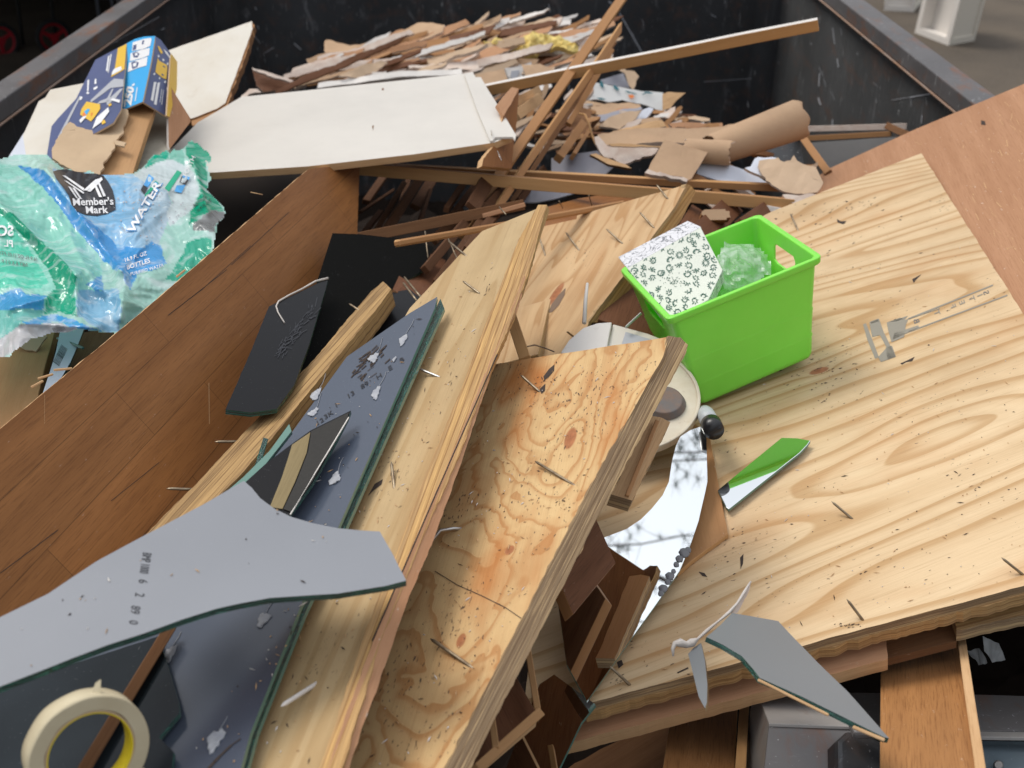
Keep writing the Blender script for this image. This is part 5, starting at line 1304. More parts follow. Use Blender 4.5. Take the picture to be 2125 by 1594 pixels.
tube('white_bead', [s2(680, 579), s2(655, 585), s2(625, 602), s2(600, 614), s2(578, 627), s2(573, 637), s2(577, 650), s2(590, 671)], [0.0022, 0.0016, 0.0014, 0.0014, 0.0015, 0.0013, 0.001, 0.0012], M['caulk'], k2, 8)
sp = []; rnd = random.Random(9)
for _ in range(70):
    t = rnd.random(); x, y = 572 + 75 * t + rnd.gauss(0, 7), 738 - 88 * t + rnd.gauss(0, 7); L = rnd.uniform(5, 20)
    a = R(rnd.gauss(-52, 18)); sp.append(line_px((x, y), (x + L * math.cos(a), y + L * math.sin(a)), rnd.uniform(0.6, 1.8)))
decal('char_smear', sp, s2, M['blackprint'], k2)

# ------------------------------------------------------------ M: plywood strip seen edge on
PMm = Pl(800, 590, 1.93, 330, 1105, 1.33, 470, 850, 1.60)
PMm2 = PMm
M['ply_rag'] = ply_edge('ragged_plywood_edge', 0.05, 5, light=(0.44, 0.28, 0.12), dark=(0.13, 0.07, 0.03), tint=(0.24, 0.15, 0.07), seed=12)
mst = slab('plywood_edge_strip', [(795, 584), (812, 600), (775, 650), (696, 745), (640, 815), (585, 885), (500, 985), (420, 1065), (395, 1100), (300, 1112), (345, 1065), (400, 1012), (470, 936), (540, 862), (600, 798), (653, 745), (700, 688), (770, 605)], PMm, 0.03, [M['ply_rag'], M['ply_rag'], M['oakdark']],
     'long rough plywood strip seen edge on beside the brown veneered panel', 'plywood strip', grain=(330, 1105, 800, 590), jag=0.0016, jstep=0.007, seed=7)
for tp, bs in (((445, 917), (492, 911)), ((345, 1014), (396, 1010)), ((520, 851), (562, 836)), ((724, 630), (752, 645)), ((838, 574), (872, 612)), ((836, 586), (864, 620))):
    nail(mst, PMm, tp, bs, L=0.03)
lath('glass_prong', (524, 1005, 1.33), (552, 912, 1.40), 0.006, 0.004, [M['gedge']], 'thin dark glass splinter standing beside the clear glass pane', 'glass splinter')
slab('clear_glass_pane', [(470, 1020), (505, 990), (560, 935), (600, 880), (605, 895), (552, 962), (508, 1003)], PI_.up(0.02), 0.004, [M['gedge2'], M['gedge'], M['gedge']],
     'narrow teal glass strip between the plywood edge strip and the glass pane', 'glass strip')
slab('dark_board', [(846, 535), (868, 512), (900, 530), (925, 540), (900, 640), (870, 640), (815, 600)], Pl(846, 535, 2.2, 925, 540, 2.3, 815, 600, 2.0), 0.015, [M['oakdark'], M['trimdark'], M['oakdark']],
     'dark brown panel end in the shadow above the blue grey mirror strip', 'wood panel')
slab('glass_corner', [(760, 640), (800, 610), (850, 600), (872, 618), (840, 660), (780, 720), (740, 700)], Pl(760, 640, 1.95, 872, 618, 1.97, 780, 720, 1.82), 0.005, [M['blackglass'], M['gedge'], M['backing2']],
     'dark glass corner with a pale dab above the mirror strip', 'glass piece')

# ------------------------------------------------------------ O: white laminated board
PO_ = Pl(700, 340, 2.32, 978, 150, 2.78, 1050, 290, 2.40)
ow = slab('white_board', [(330, 330), (365, 300), (410, 254), (455, 228), (500, 201), (640, 187), (800, 170), (966, 153), (990, 175), (1021, 229), (1062, 281), (1025, 296), (860, 320), (640, 345), (442, 358), (330, 356)], PO_, 0.015, [M['laminate'], M['rawedge'], M['rawedge']],
     'large white laminated board with a tan raw front edge lying across the pile', 'white board', grain=(442, 352, 1030, 296), bevel=0.0008)
slab('raised_end_lip', [(963, 153), (981, 149), (987, 160), (998, 160), (1013, 186), (1036, 222), (1071, 280), (1069, 290), (1064, 284), (1028, 284), (1022, 292), (1017, 292), (990, 228)], PO_.up(0.006), 0.005, [M['laminate'], M['whitepaint']], parent=ow, bevel=0.0006)
tube('staple', [PO_.pt(1020, 282, 0.012), PO_.pt(1021, 293, 0.012)], 0.0008, M['nail'], ow, 5)
tube('brad', [PO_.pt(1032, 304, -0.01), PO_.pt(1040, 314, -0.02)], 0.0008, M['nailbright'], ow, 5)
decal('small_dents', [[(792, 184), (796, 183), (797, 187), (793, 188)], [(984, 210), (990, 209), (991, 213), (985, 214)], [(772, 262), (776, 260), (774, 272)]], lambda x, y: PO_.pt(x, y, 0.0004), M['trimdark'], ow)
# P: white board standing behind the printed box
PP = Pl(523, 45, 3.05, 350, 105, 3.0, 400, 245, 2.72)
slab('white_board', [(340, 108), (523, 44), (524, 60), (510, 100), (468, 214), (450, 226), (398, 246), (330, 240)], PP, 0.020, [M['offwhite'], M['trim'], M['trim']],
     'white board with a broken brown right edge behind the printed box', 'white board', grain=(398, 246, 523, 44), jag=0.0012, jstep=0.012)
slab('broken_edge', [(522, 44), (528, 52), (512, 110), (470, 222), (455, 232), (400, 262), (396, 246), (450, 226), (468, 214), (508, 100)], PP.up(-0.004), 0.016, [M['trim'], M['trimdark'], M['trimdark']],
     'splintered brown wood edge strip below the white board behind the printed box', 'wood strip', jag=0.003, jstep=0.01)
# Q: white panels at far left
PQ1 = Pl(180, 162, 2.62, 75, 215, 2.55, 40, 400, 2.15)
slab('white_board', [(190, 160), (186, 170), (104, 186), (94, 202), (80, 210), (50, 275), (10, 350), (120, 400), (170, 340), (215, 250), (260, 180)], PQ1, 0.014, [M['offwhite'], M['offwhite'], M['trim']],
     'dirty white panel lying under the printed box at the far left', 'white panel', bevel=0.001)
slab('bluish_sheet', [(18, 325), (52, 272), (78, 260), (96, 290), (92, 345), (60, 370), (0, 370)], Pl(18, 325, 2.3, 78, 260, 2.45, 96, 330, 2.28), 0.004, [M['bluewhite']],
     'bluish white sheet corner above the plastic wrap at the far left', 'sheet')
slab('grey_speckled_panel', [(270, 360), (325, 232), (350, 240), (352, 310), (330, 330), (300, 380)], Pl(270, 360, 2.2, 325, 232, 2.5, 352, 310, 2.3), 0.01, [paint('speckled_grey_board', (0.34, 0.31, 0.25), (0.46, 0.42, 0.34), rough=0.8, ds=30, dirt=0.5)],
     'speckled grey board between the plank and the brown panel under the printed box', 'board')
slab('brown_board', [(348, 180), (353, 178), (394, 244), (396, 252), (352, 310), (350, 300)], Pl(350, 180, 2.42, 394, 245, 2.42, 352, 310, 2.3), 0.006, [M['lauan'], M['whitepaint'], M['trim']],
     'brown board corner with a white edge right of the printed box', 'board', grain=(350, 300, 350, 190))
lath('wood_plank', (300, 205, 2.40), (228, 400, 2.08), 0.060, 0.016, [M['tanwood'], M['trimlight']], 'tan wood plank sliding out from under the printed box', 'plank', facing=Vector((0.1, -0.6, 0.8)))

# ------------------------------------------------------------ R: printed cardboard box
bxr = empty('printed_box', P(265, 170, 2.45), 'torn navy and light blue printed cardboard box on the white panels', 'cardboard box')
P1 = Pl(198, 124, 2.55, 263, 90, 2.56, 107, 300, 2.25)
n1 = slab('left_panel', [(198, 124), (263, 90), (262, 120), (251, 228), (235, 255), (200, 275), (150, 300), (112, 330), (96, 330), (107, 262), (120, 246), (158, 205), (181, 158)], P1, 0.0035, [M['navy'], M['cardboard'], M['cardboard']], parent=bxr, grain=(107, 300, 198, 124))
# the light blue face bulges slightly between two creases
P2 = Pl(263, 90, 2.56, 322, 75, 2.50, 250, 226, 2.33)
c2 = slab('blue_panel', [(263, 90), (280, 81), (300, 76), (322, 75), (313, 130), (296, 211), (256, 228), (250, 226)], P2, 0.0035, [M['cyan'], M['cardboard'], M['cardboard']], parent=bxr, grain=(250, 226, 263, 90))
P3 = Pl(322, 75, 2.50, 366, 128, 2.52, 296, 211, 2.30)
c3 = slab('right_panel', [(322, 75), (334, 83), (355, 112), (356, 126), (348, 243), (296, 211), (313, 130)], P3, 0.0035, [M['navy'], M['cardboard'], M['cardboard']], parent=bxr, grain=(296, 211, 322, 75))
P4 = Pl(356, 112, 2.52, 368, 128, 2.56, 348, 243, 2.32)
slab('yellow_side', [(355, 111), (368, 128), (367, 185), (352, 243), (346, 240)], P4, 0.003, [M['yellow'], M['cardboard'], M['cardboard']], parent=bxr)
q1 = lambda x, y: P1.pt(x, y, 0.0008); q2 = lambda x, y: P2.pt(x, y, 0.0008); q3 = lambda x, y: P3.pt(x, y, 0.0008)
cx1 = lambda L: [(90 + x * 320 / 2125, 60 + y * 240 / 1594) for x, y in L]
decal('print', [cx1(L) for L in ([(1030, 270), (1150, 210), (1120, 560), (1075, 590), (935, 670), (950, 600), (985, 560)],)], q1, M['yellow'], n1)
decal('print', [cx1(L) for L in ([(975, 560), (1075, 520), (1085, 570), (945, 645), (952, 600)],)], lambda x, y: P1.pt(x, y, 0.0012), M['whiteprint'], n1)
decal('print', [cx1(L) for L in ([(895, 380), (915, 370), (885, 590), (865, 580)], [(930, 355), (945, 350), (900, 610), (890, 600)], [(610, 710), (635, 705), (625, 860), (605, 860)], [(590, 890), (615, 865), (640, 890), (615, 905)], [(712, 695), (732, 690), (735, 760), (705, 765)], [(690, 820), (745, 790), (750, 820), (700, 850)], [(480, 960), (520, 930), (545, 950), (520, 985), (490, 985)])], q1, M['whiteprint'], n1)
# the pictured white frame rails, yellow case and grey cloth
decal('print', [cx1(L) for L in ([(940, 720), (980, 690), (1110, 700), (1105, 800), (930, 820), (660, 1020), (650, 990)], [(950, 830), (970, 830), (900, 1010), (740, 1040), (780, 1000), (880, 960)], [(1060, 830), (1100, 830), (1000, 960), (880, 1060), (870, 1000)], [(380, 1150), (500, 930), (520, 940), (250, 1480), (200, 1500)])], q1, M['greyprint'], n1)
decal('print', [cx1(L) for L in ([(600, 1010), (785, 1045), (790, 1110), (700, 1240), (660, 1285), (510, 1190), (530, 1110)], [(900, 1050), (940, 1030), (945, 1060), (910, 1080)], [(800, 1270), (850, 1260), (865, 1300), (815, 1330)])], lambda x, y: P1.pt(x, y, 0.0014), M['yellow'], n1)
decal('print', [cx1(L) for L in ([(740, 1230), (900, 1090), (915, 1150), (800, 1300), (680, 1390)], [(500, 1270), (580, 1190), (600, 1220), (520, 1310)], [(930, 990), (960, 965), (1065, 990), (1055, 1030)])], lambda x, y: P1.pt(x, y, 0.0018), M['whiteprint'], n1)
decal('print', [cx1(L) for L in ([(570, 1150), (620, 1110), (650, 1120), (600, 1200)],)], lambda x, y: P1.pt(x, y, 0.0019), M['cyan'], n1)
decal('print', [cx1(L) for L in ([(540, 1190), (570, 1160), (600, 1200), (560, 1220)], [(660, 1180), (690, 1160), (670, 1220)])], lambda x, y: P1.pt(x, y, 0.0022), M['orangeprint'], n1)
decal('print', [cx1(L) for L in ([(1235, 190), (1400, 140), (1485, 130), (1495, 150), (1475, 240), (1385, 280), (1225, 310)], [(1205, 340), (1360, 290), (1470, 265), (1460, 370), (1350, 410), (1195, 450)], [(1185, 470), (1340, 420), (1440, 390), (1425, 510), (1310, 540), (1165, 600)])], q2, M['whiteprint'], c2)
decal('print', [cx1(L) for L in ([(1245, 230), (1290, 220), (1280, 290), (1235, 300)], [(1370, 165), (1395, 160), (1385, 215), (1360, 220)], [(1230, 340), (1290, 320), (1330, 350), (1300, 400), (1250, 400)], [(1215, 470), (1260, 450), (1320, 470), (1300, 530), (1230, 560)])], lambda x, y: P2.pt(x, y, 0.0011), M['navy'], c2)
decal('print', [cx1(L) for L in ([(1265, 345), (1300, 335), (1305, 370), (1270, 380)], [(1240, 485), (1290, 470), (1285, 520), (1245, 530)])], lambda x, y: P2.pt(x, y, 0.0014), M['whiteprint'], c2)
text_on('print', '250', (269, 200), (4.5, -25), (-21, -4), lambda x, y: P2.pt(x, y, 0.001), M['whiteprint'], c2, bold=0.05)
decal('print', [cx1(L) for L in ([(1290, 810), (1302, 810), (1275, 1000), (1262, 1000)], [(1110, 1050), (1130, 1045), (1135, 1075), (1110, 1085)], [(1160, 800), (1175, 795), (1172, 830), (1158, 830)], [(1225, 770), (1260, 750), (1262, 780), (1225, 800)])], q2, M['whiteprint'], c2)
decal('print', [cx1(L) for L in ([(1575, 400), (1590, 440), (1700, 500), (1705, 560), (1690, 700), (1640, 680), (1540, 600), (1550, 520)], [(1570, 235), (1600, 250), (1645, 330), (1620, 350), (1590, 300)], [(1725, 890), (1745, 850), (1715, 1200), (1690, 1180)])], q3, M['yellow'], c3)
decal('print', [cx1(L) for L in ([(1645, 510), (1675, 525), (1670, 540), (1642, 525)], [(1625, 620), (1655, 635), (1650, 655), (1622, 640)])], lambda x, y: P3.pt(x, y, 0.0012), M['navy'], c3)
decal('print', [cx1(L) for L in ([(1520, 735), (1555, 735), (1510, 1000), (1475, 985)], [(1570, 745), (1605, 740), (1555, 1055), (1520, 1040)], [(1625, 830), (1632, 830), (1605, 1020), (1598, 1015)], [(1650, 840), (1656, 840), (1630, 1050), (1622, 1045)],
    [(1570, 370), (1585, 360), (1600, 385), (1580, 400)], [(1635, 410), (1665, 425), (1660, 450), (1640, 440)], [(1700, 470), (1720, 470), (1715, 505), (1700, 500)], [(1515, 615), (1540, 610), (1535, 640), (1510, 635)], [(1590, 670), (1605, 665), (1605, 700), (1590, 695)], [(1665, 720), (1690, 720), (1680, 755), (1662, 745)], [(1650, 280), (1700, 320), (1750, 400), (1740, 410), (1690, 350)])], q3, M['whiteprint'], c3)
# S: torn cardboard in front of it
PS = Pl(107, 285, 2.20, 262, 225, 2.32, 200, 360, 2.08)
slab('torn_cardboard', [(106, 310), (118, 288), (130, 276), (158, 274), (146, 256), (160, 266), (185, 270), (205, 268), (222, 258), (226, 246), (228, 232), (262, 232), (268, 240), (258, 256), (256, 272), (246, 285), (240, 292), (236, 312), (224, 330), (214, 342), (206, 362), (150, 352), (112, 330)], PS, 0.004, [M['cardboard']],
     'piece of torn tan corrugated cardboard on top of the wood plank', 'cardboard', jag=0.0045, jstep=0.006, grid=0.02, bend=ripple(0.012, 0.09, 4), seed=3)
slab('torn_cardboard', [(236, 290), (262, 296), (258, 304), (240, 300)], PS.up(0.004), 0.003, [M['cardboard']], 'tiny strip of torn cardboard stuck on the wood plank', 'cardboard', jag=0.001)

# ------------------------------------------------------------ things under and below the plastic wrap
lath('wood_plank', (75, 690, 1.82), (-20, 980, 1.45), 0.070, 0.018, [M['tanwood'], M['trimlight']], 'wide tan plank below the plastic wrap at the left border', 'plank', facing=Vector((0.1, -0.5, 0.85)))
slab('torn_cardboard', [(40, 700), (98, 698), (80, 722), (74, 730), (28, 716)], Pl(40, 700, 1.74, n=(0, -0.6, 0.8)), 0.003, [M['cardboard']], 'small folded cardboard scrap under the lower edge of the plastic wrap', 'cardboard', jag=0.002, jstep=0.005)
PBc = Pl(130, 685, 1.76, 175, 680, 1.78, 85, 840, 1.55)
bc = slab('label_strip', [(124, 690), (176, 678), (160, 720), (146, 752), (112, 810), (92, 845), (84, 830), (104, 770), (116, 730)], PBc, 0.006, [M['bluewhite'], M['gedge2']], 'white strip with a printed barcode below the plastic wrap', 'label strip')
sc_ = lambda x, y: PBc.pt(x, y, 0.0006); bars = []; rnd = random.Random(6)
for k in range(17):
    t = k / 16; x = 113 + 17 * t + (0); y = 748 - 26 * t * 1.3
    bars.append(line_px((x - 3, y + 2), (x + 10, y + 12), rnd.choice((0.7, 0.9, 1.4))))
decal('barcode', bars, sc_, M['blackprint'], bc)
slab('olive_panel', [(140, 760), (175, 690), (250, 680), (230, 710), (120, 820), (95, 850)], Pl(140, 760, 1.75, 250, 680, 1.9, 95, 850, 1.62), 0.01, [M['trimdark']], 'dark olive brown panel behind the barcode strip', 'panel')
lath('glass_rod', (172, 724, 1.70), (120, 703, 1.76), 0.004, 0.004, [M['gedge2']], 'thin greenish glass sliver crossing the barcode strip', 'glass sliver')
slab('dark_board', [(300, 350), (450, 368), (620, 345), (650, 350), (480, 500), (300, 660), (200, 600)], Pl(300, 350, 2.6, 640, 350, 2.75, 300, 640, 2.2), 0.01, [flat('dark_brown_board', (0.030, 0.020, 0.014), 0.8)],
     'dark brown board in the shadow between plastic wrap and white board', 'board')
tube('wood_fibre', [P(520, 399, 2.0), P(545, 404, 2.0)], 0.0008, M['rawedge'], None, 5, 'single pale wood fibre above the brown veneered panel', 'fibre')

# ------------------------------------------------------------ T: crumpled printed plastic wrap
PT_ = Pl(0, 320, 2.06, 460, 450, 2.00, 230, 690, 1.62)
creases = [((95, 350), (250, 560), 0.05, 14), ((250, 560), (300, 510), 0.03, 10), ((0, 425), (158, 570), 0.045, 16), ((158, 570), (158, 650), 0.03, 12), ((120, 450), (205, 600), 0.03, 18), ((285, 370), (290, 470), 0.02, 14), ((200, 470), (340, 440), 0.022, 16),
           ((60, 320), (150, 400), 0.02, 16), ((40, 670), (200, 680), 0.03, 10), ((260, 570), (250, 660), 0.025, 14), ((270, 500), (345, 430), 0.02, 12), ((400, 330), (430, 440), 0.035, 12), ((345, 400), (400, 360), 0.02, 12), ((385, 450), (440, 480), 0.02, 10), ((205, 600), (300, 640), 0.02, 12), ((20, 640), (95, 620), 0.025, 10)]
def seg_d(x, y, a, b):
    dx, dy = b[0] - a[0], b[1] - a[1]; t = max(0, min(1, ((x - a[0]) * dx + (y - a[1]) * dy) / (dx * dx + dy * dy)))
    return math.hypot(x - a[0] - t * dx, y - a[1] - t * dy), t
def wrapd(x, y):
    d = PT_.d(x, y); h = 0
    for a, b, am, w in creases:
        r, t = seg_d(x, y, a, b); h += am * 0.8 * math.exp(-(r / w) ** 1.3)
    q = Vector((x * 0.011, y * 0.011, 3)); h += 0.05 * noise.noise(q)
    q = Vector((x * 0.035 + 3 * noise.noise(q), y * 0.03, 8)); h += 0.006 * (1 - 2 * abs(noise.noise(q)))
    q2 = Vector((x * 0.09, y * 0.08, 11)); h += 0.0018 * (1 - 2 * abs(noise.noise(q2)))
    return d - h + 0.03
OUT = [(-120, 330), (0, 330), (30, 322), (60, 321), (95, 320), (118, 340), (135, 352), (180, 352), (205, 363), (240, 362), (275, 361), (300, 345), (306, 336), (312, 330), (322, 320), (332, 322), (340, 314), (346, 312), (352, 318), (360, 310), (372, 312), (382, 308), (390, 300), (392, 293), (400, 292), (404, 297), (410, 296), (420, 308), (431, 316), (438, 325), (440, 334), (436, 338), (430, 337), (426, 332), (431, 345), (434, 358), (438, 372), (432, 380), (430, 395), (438, 405), (450, 415), (462, 426), (467, 440), (466, 450), (458, 458), (452, 462), (447, 490), (440, 530), (420, 560), (370, 600), (330, 640), (262, 672), (258, 690), (242, 692), (220, 690), (200, 688), (165, 683), (150, 688), (125, 691), (108, 690), (84, 700), (66, 702), (50, 714), (30, 728), (18, 742), (0, 740), (-120, 760)]
CLR = (0.50, 0.88, 0.76, 0.85); LB = (0.30, 0.64, 0.96, 1.0); VB = (0.055, 0.36, 0.80, 1.0); GR = (0.0, 0.40, 0.22, 1.0); MINT = (0.14, 0.76, 0.54, 1.0); PW = (0.74, 0.86, 0.86, 0.95); WH = (0.66, 0.66, 0.68, 0.9)
REG = [([(-120, 330), (60, 345), (100, 380), (150, 430), (205, 520), (215, 600), (160, 640), (-120, 640)], (0.36, 0.84, 0.69, 0.95)),
       ([(-120, 430), (10, 450), (60, 515), (100, 585), (85, 598), (-120, 595)], MINT),
       ([(110, 350), (205, 362), (276, 361), (300, 380), (345, 395), (358, 425), (345, 470), (330, 505), (300, 560), (262, 545), (235, 505), (200, 470), (160, 440), (120, 400)], LB),
       ([(35, 343), (90, 352), (110, 375), (150, 428), (200, 470), (235, 500), (262, 545), (280, 552), (240, 562), (205, 530), (160, 480), (120, 425), (80, 380)], VB),
       ([(240, 520), (262, 510), (300, 515), (315, 500), (335, 512), (345, 547), (325, 560), (300, 563), (285, 570), (272, 601), (262, 590), (255, 568), (240, 545)], (0.07, 0.40, 0.85, 1)),
       ([(-120, 432), (0, 430), (15, 437), (35, 450), (80, 495), (130, 540), (160, 574), (150, 582), (118, 598), (100, 560), (70, 520), (30, 470), (0, 445), (-120, 470)], GR),
       ([(-120, 628), (10, 610), (33, 597), (62, 612), (98, 612), (92, 622), (90, 642), (-120, 643)], (0.08, 0.42, 0.80, 0.97)),
       ([(-120, 643), (92, 643), (88, 656), (50, 664), (30, 690), (0, 712), (-120, 730)], (0.22, 0.66, 0.58, 0.9)),
       ([(160, 575), (118, 596), (98, 614), (93, 654), (120, 648), (158, 655), (157, 620), (155, 595)], (0.01, 0.45, 0.26, 1)),
       ([(165, 600), (200, 605), (245, 598), (252, 640), (248, 690), (220, 690), (190, 675), (160, 655), (158, 625)], (0.30, 0.62, 0.86, 0.92)),
       ([(180, 590), (212, 570), (214, 600), (196, 605)], (0.12, 0.42, 0.80, 0.9)),
       ([(40, 673), (75, 660), (108, 652), (150, 660), (178, 676), (215, 688), (165, 683), (120, 668), (85, 672)], (0.08, 0.42, 0.84, 1)),
       ([(20, 690), (40, 675), (85, 673), (120, 669), (165, 684), (125, 692), (84, 702), (30, 730), (0, 745), (-60, 745)], WH),
       ([(275, 361), (310, 340), (345, 332), (385, 336), (405, 365), (414, 400), (395, 440), (352, 470), (345, 440), (358, 420), (345, 395), (300, 380)], PW),
       ([(300, 350), (306, 336), (322, 318), (346, 310), (350, 328), (330, 337)], (0.0, 0.48, 0.30, 1)),
       ([(346, 310), (375, 308), (385, 322), (380, 342), (352, 330)], (0.25, 0.66, 0.52, 0.95)),
       ([(385, 318), (390, 292), (410, 292), (442, 325), (440, 340), (425, 333), (432, 380), (430, 396), (452, 416), (466, 440), (450, 448), (410, 460), (392, 466), (396, 440), (412, 410), (416, 395), (402, 350)], GR),
       ([(436, 438), (468, 440), (466, 452), (448, 466), (445, 480), (400, 478), (400, 464)], (0.7, 0.72, 0.72, 0.45)),
       ([(392, 500), (440, 490), (440, 530), (400, 565), (370, 585), (345, 580), (372, 540)], (0.04, 0.52, 0.34, 0.9))]
bm = bmesh.new(); vcl = bm.loops.layers.float_color.new('print'); g = {}
ST = 3; X0, Y0 = -120, 288
c0 = P(200, 500, 1.85)
cvt = {}
def wv_(i, j):
    if (i, j) not in g:
        x, y = X0 + i * ST, Y0 + j * ST
        g[(i, j)] = bm.verts.new(P(x, y, wrapd(x, y)) - c0)
        c = CLR; wob = (3 * noise.noise(Vector((x * .06, y * .06, 0))), 3 * noise.noise(Vector((x * .06, y * .06, 9))))
        for poly, cl in REG:
            if inside(x + wob[0], y + wob[1], poly): c = cl
        if x > 240 and c in (LB,):       # the blue fades out into droplets
            t = max(0, min(1, (x - 250) / 90)); c = tuple(LB[k] * (1 - t) + (0.55, 0.74, 0.86, 0.85)[k] * t for k in range(4))
        cvt[g[(i, j)]] = c
    return g[(i, j)]
for i in range(int((470 - X0) / ST) + 1):
    for j in range(int((765 - Y0) / ST) + 1):
        x, y = X0 + (i + .5) * ST, Y0 + (j + .5) * ST
        if inside(x, y, OUT):
            f = bm.faces.new([wv_(i, j), wv_(i + 1, j), wv_(i + 1, j + 1), wv_(i, j + 1)]); f.smooth = True
            for l in f.loops: l[vcl] = cvt[l.vert]
me = bpy.data.meshes.new('plastic_wrap'); bm.to_mesh(me); bm.free()
wrap = link('plastic_wrap', me, [M['film']], None, Matrix.Translation(c0))
tag(wrap, 'crumpled green and blue printed plastic wrap from a pack of water bottles', 'plastic wrap')
ws = lambda x, y, k=0.0025: P(x, y, wrapd(x, y) - k)
badge = decal('black_badge', [[(110, 356), (122, 352), (138, 351), (158, 356), (178, 360), (198, 360), (214, 364), (225, 378), (234, 395), (239, 415), (240, 435), (220, 444), (202, 448), (178, 446), (160, 438), (148, 425), (143, 405), (128, 385), (118, 372)]], lambda x, y: ws(x, y, 0.003), M['blackprint'], None, sub=4)
badge.parent = wrap; badge.matrix_basis = wm(wrap).inverted() @ Matrix.Translation(Vector(badge.location))
wh = lambda x, y: ws(x, y, 0.0045)
text_on('lettering', "Member's", (193, 419.5), (21.5, -2.5), (2.5, 20), wh, M['whiteprint'], badge, bold=0.018, sub=1) if False else None
def wtext(s, c, ux_, uy_, mat, par=wrap, bold=0.02, k=0.0045):
    # glyph up direction is negative pixel y
    return text_on('lettering', s, c, ux_, uy_, lambda x, y: ws(x, y, k), mat, par, bold=bold, sub=1)
wtext("Member's", (193, 419), (21.5, -0.5), (-2.5, -21), M['whiteprint'], badge, k=0.0065)
wtext("Mark", (200, 436), (22, -0.5), (-2.5, -21), M['whiteprint'], badge)
cz = lambda L: [(x / 3.5417, y / 3.5417) for x, y in L]
mk = [[(460, 1290), (480, 1290), (620, 1385), (610, 1400)], [(470, 1325), (490, 1330), (620, 1415), (612, 1425)], [(610, 1400), (700, 1320), (735, 1310), (725, 1330), (640, 1400)], [(640, 1405), (745, 1300), (755, 1320), (665, 1410)],
      [(500, 1370), (520, 1375), (575, 1460), (560, 1455)], [(530, 1380), (548, 1382), (605, 1465), (588, 1462)], [(685, 1345), (702, 1345), (750, 1450), (728, 1448)], [(715, 1338), (732, 1340), (778, 1440), (760, 1445)]]
decal('emblem', [cz(q) for q in mk], lambda x, y: ws(x, y, 0.0065), M['whiteprint'], badge, sub=4)
wtext("WATER", (300, 430), (17, -30), (-18, -12), M['whiteprint'], wrap, 0.03, 0.006)
wtext("WATER", (300.6, 430.6), (17.4, -30.6), (-19, -12.6), M['blueprint'], wrap, 0.055, 0.004)
wtext("16.9 FL OZ", (281, 533), (10, -3.2), (-2, -11), M['whiteprint'], wrap, 0.015)
wtext("BOTTLES", (287, 548), (12, -3.8), (-2, -13), M['whiteprint'], wrap, 0.015)
wtext("PURIFIED WATER", (305, 560), (9, -2.5), (-1.5, -9.5), M['whiteprint'], wrap, 0.0)
wtext("PL", (18, 506), (-19, -1.5), (-1, -20), M['whiteprint'], wrap, 0.02)
wtext("SC", (12, 480), (-28, 0), (0, -30), M['whiteprint'], wrap, 0.03)
wtext("16.9 FL OZ (1.05 PT/50", (35, 531), (-9, -1.6), (-1, -11), M['ink'], wrap, 0.0)
wtext("NET 6 X 0.5 R", (30, 546), (-9, -1.4), (-1, -11), M['ink'], wrap, 0.0)
wtext("16.9 FL OZ", (423, 427), (6.5, -5), (-5, -7.5), M['blackprint'], wrap, 0.0)
wtext("BOTTLES", (415, 418), (6.5, -5), (-5, -7.5), M['blackprint'], wrap, 0.0)
wtext("FORTH", (393, 345), (6, -13), (-12, -6), M['whiteprint'], wrap, 0.0)
kz = lambda L: [(240 + x * 240 / 2125, 290 + y * 180 / 1594) for x, y in L]
wz = lambda x, y: ws(x, y, 0.0035)
decal('panel_print', [kz([(610, 630), (705, 710), (590, 870), (515, 830)]), kz([(1240, 650), (1370, 690), (1340, 740), (1225, 690)]), kz([(1120, 840), (1285, 830), (1210, 980), (1080, 950)])], wz, M['blueprint'], wrap)
decal('panel_print', [kz([(730, 750), (800, 800), (550, 1050), (530, 1020)]), kz([(1130, 560), (1215, 600), (980, 950), (900, 890)])], wz, M['greenprint'], wrap)
decal('panel_print', [kz([(510, 830), (590, 890), (530, 1000), (460, 915)]), kz([(1215, 660), (1345, 740), (1290, 830), (1170, 780)])], wz, M['blackprint'], wrap)
bars = [line_px((108 + k * 1.8, 681 - k * 0.3), (113 + k * 1.8, 690 - k * .3), 0.8) for k in range(14)]
decal('barcode', bars, wz, M['ink'], wrap)
# droplets printed on the pale part
rnd = random.Random(14); dr = []
for _ in range(150):
    x, y = rnd.uniform(215, 390), rnd.uniform(385, 520)
    if not inside(x, y, [(260, 385), (380, 380), (395, 440), (345, 475), (330, 510), (270, 500), (225, 440)]): continue
    r = rnd.uniform(0.7, 2.0); n_ = 7
    dr.append([(x + r * math.cos(6.28 * k / n_), y + r * math.sin(6.28 * k / n_)) for k in range(n_)])
decal('droplets', dr, wz, M['greyprint'], wrap)
# ------------------------------------------------------------ laths and sticks across the pile
T3 = [M['trim'], M['trimlight'], M['trim']]
l1 = lath('long_lath', (960, 197, 2.92), (1698, 50, 2.62), 0.027, 0.014, [M['trimlight'], M['whitepaint']], 'long wood lath with a white painted top pointing out to the upper right', 'lath', 'long wood laths', roll=24)
l1.data.materials.clear()
for q in (M['trimlight'], M['whitepaint'], M['trimlight']): l1.data.materials.append(q)
for poly in l1.data.polygons:
    nn = (l1.matrix_basis.to_3x3() @ poly.normal); poly.material_index = 1 if nn.dot(AX_U) > 0.6 and abs(poly.normal.x) < 0.5 else 0
lath('long_lath', (1296, -10, 3.05), (950, 490, 2.42), 0.023, 0.012, T3, 'thickest steep wood stick leaning up past the top edge', 'stick', 'long wood laths', roll=18)
lath('long_lath', (1291, 52, 2.95), (985, 500, 2.36), 0.015, 0.012, T3, 'steep wood stick with a frayed tip just right of the thickest steep stick', 'stick', 'long wood laths', roll=-20, endcut=0.03)
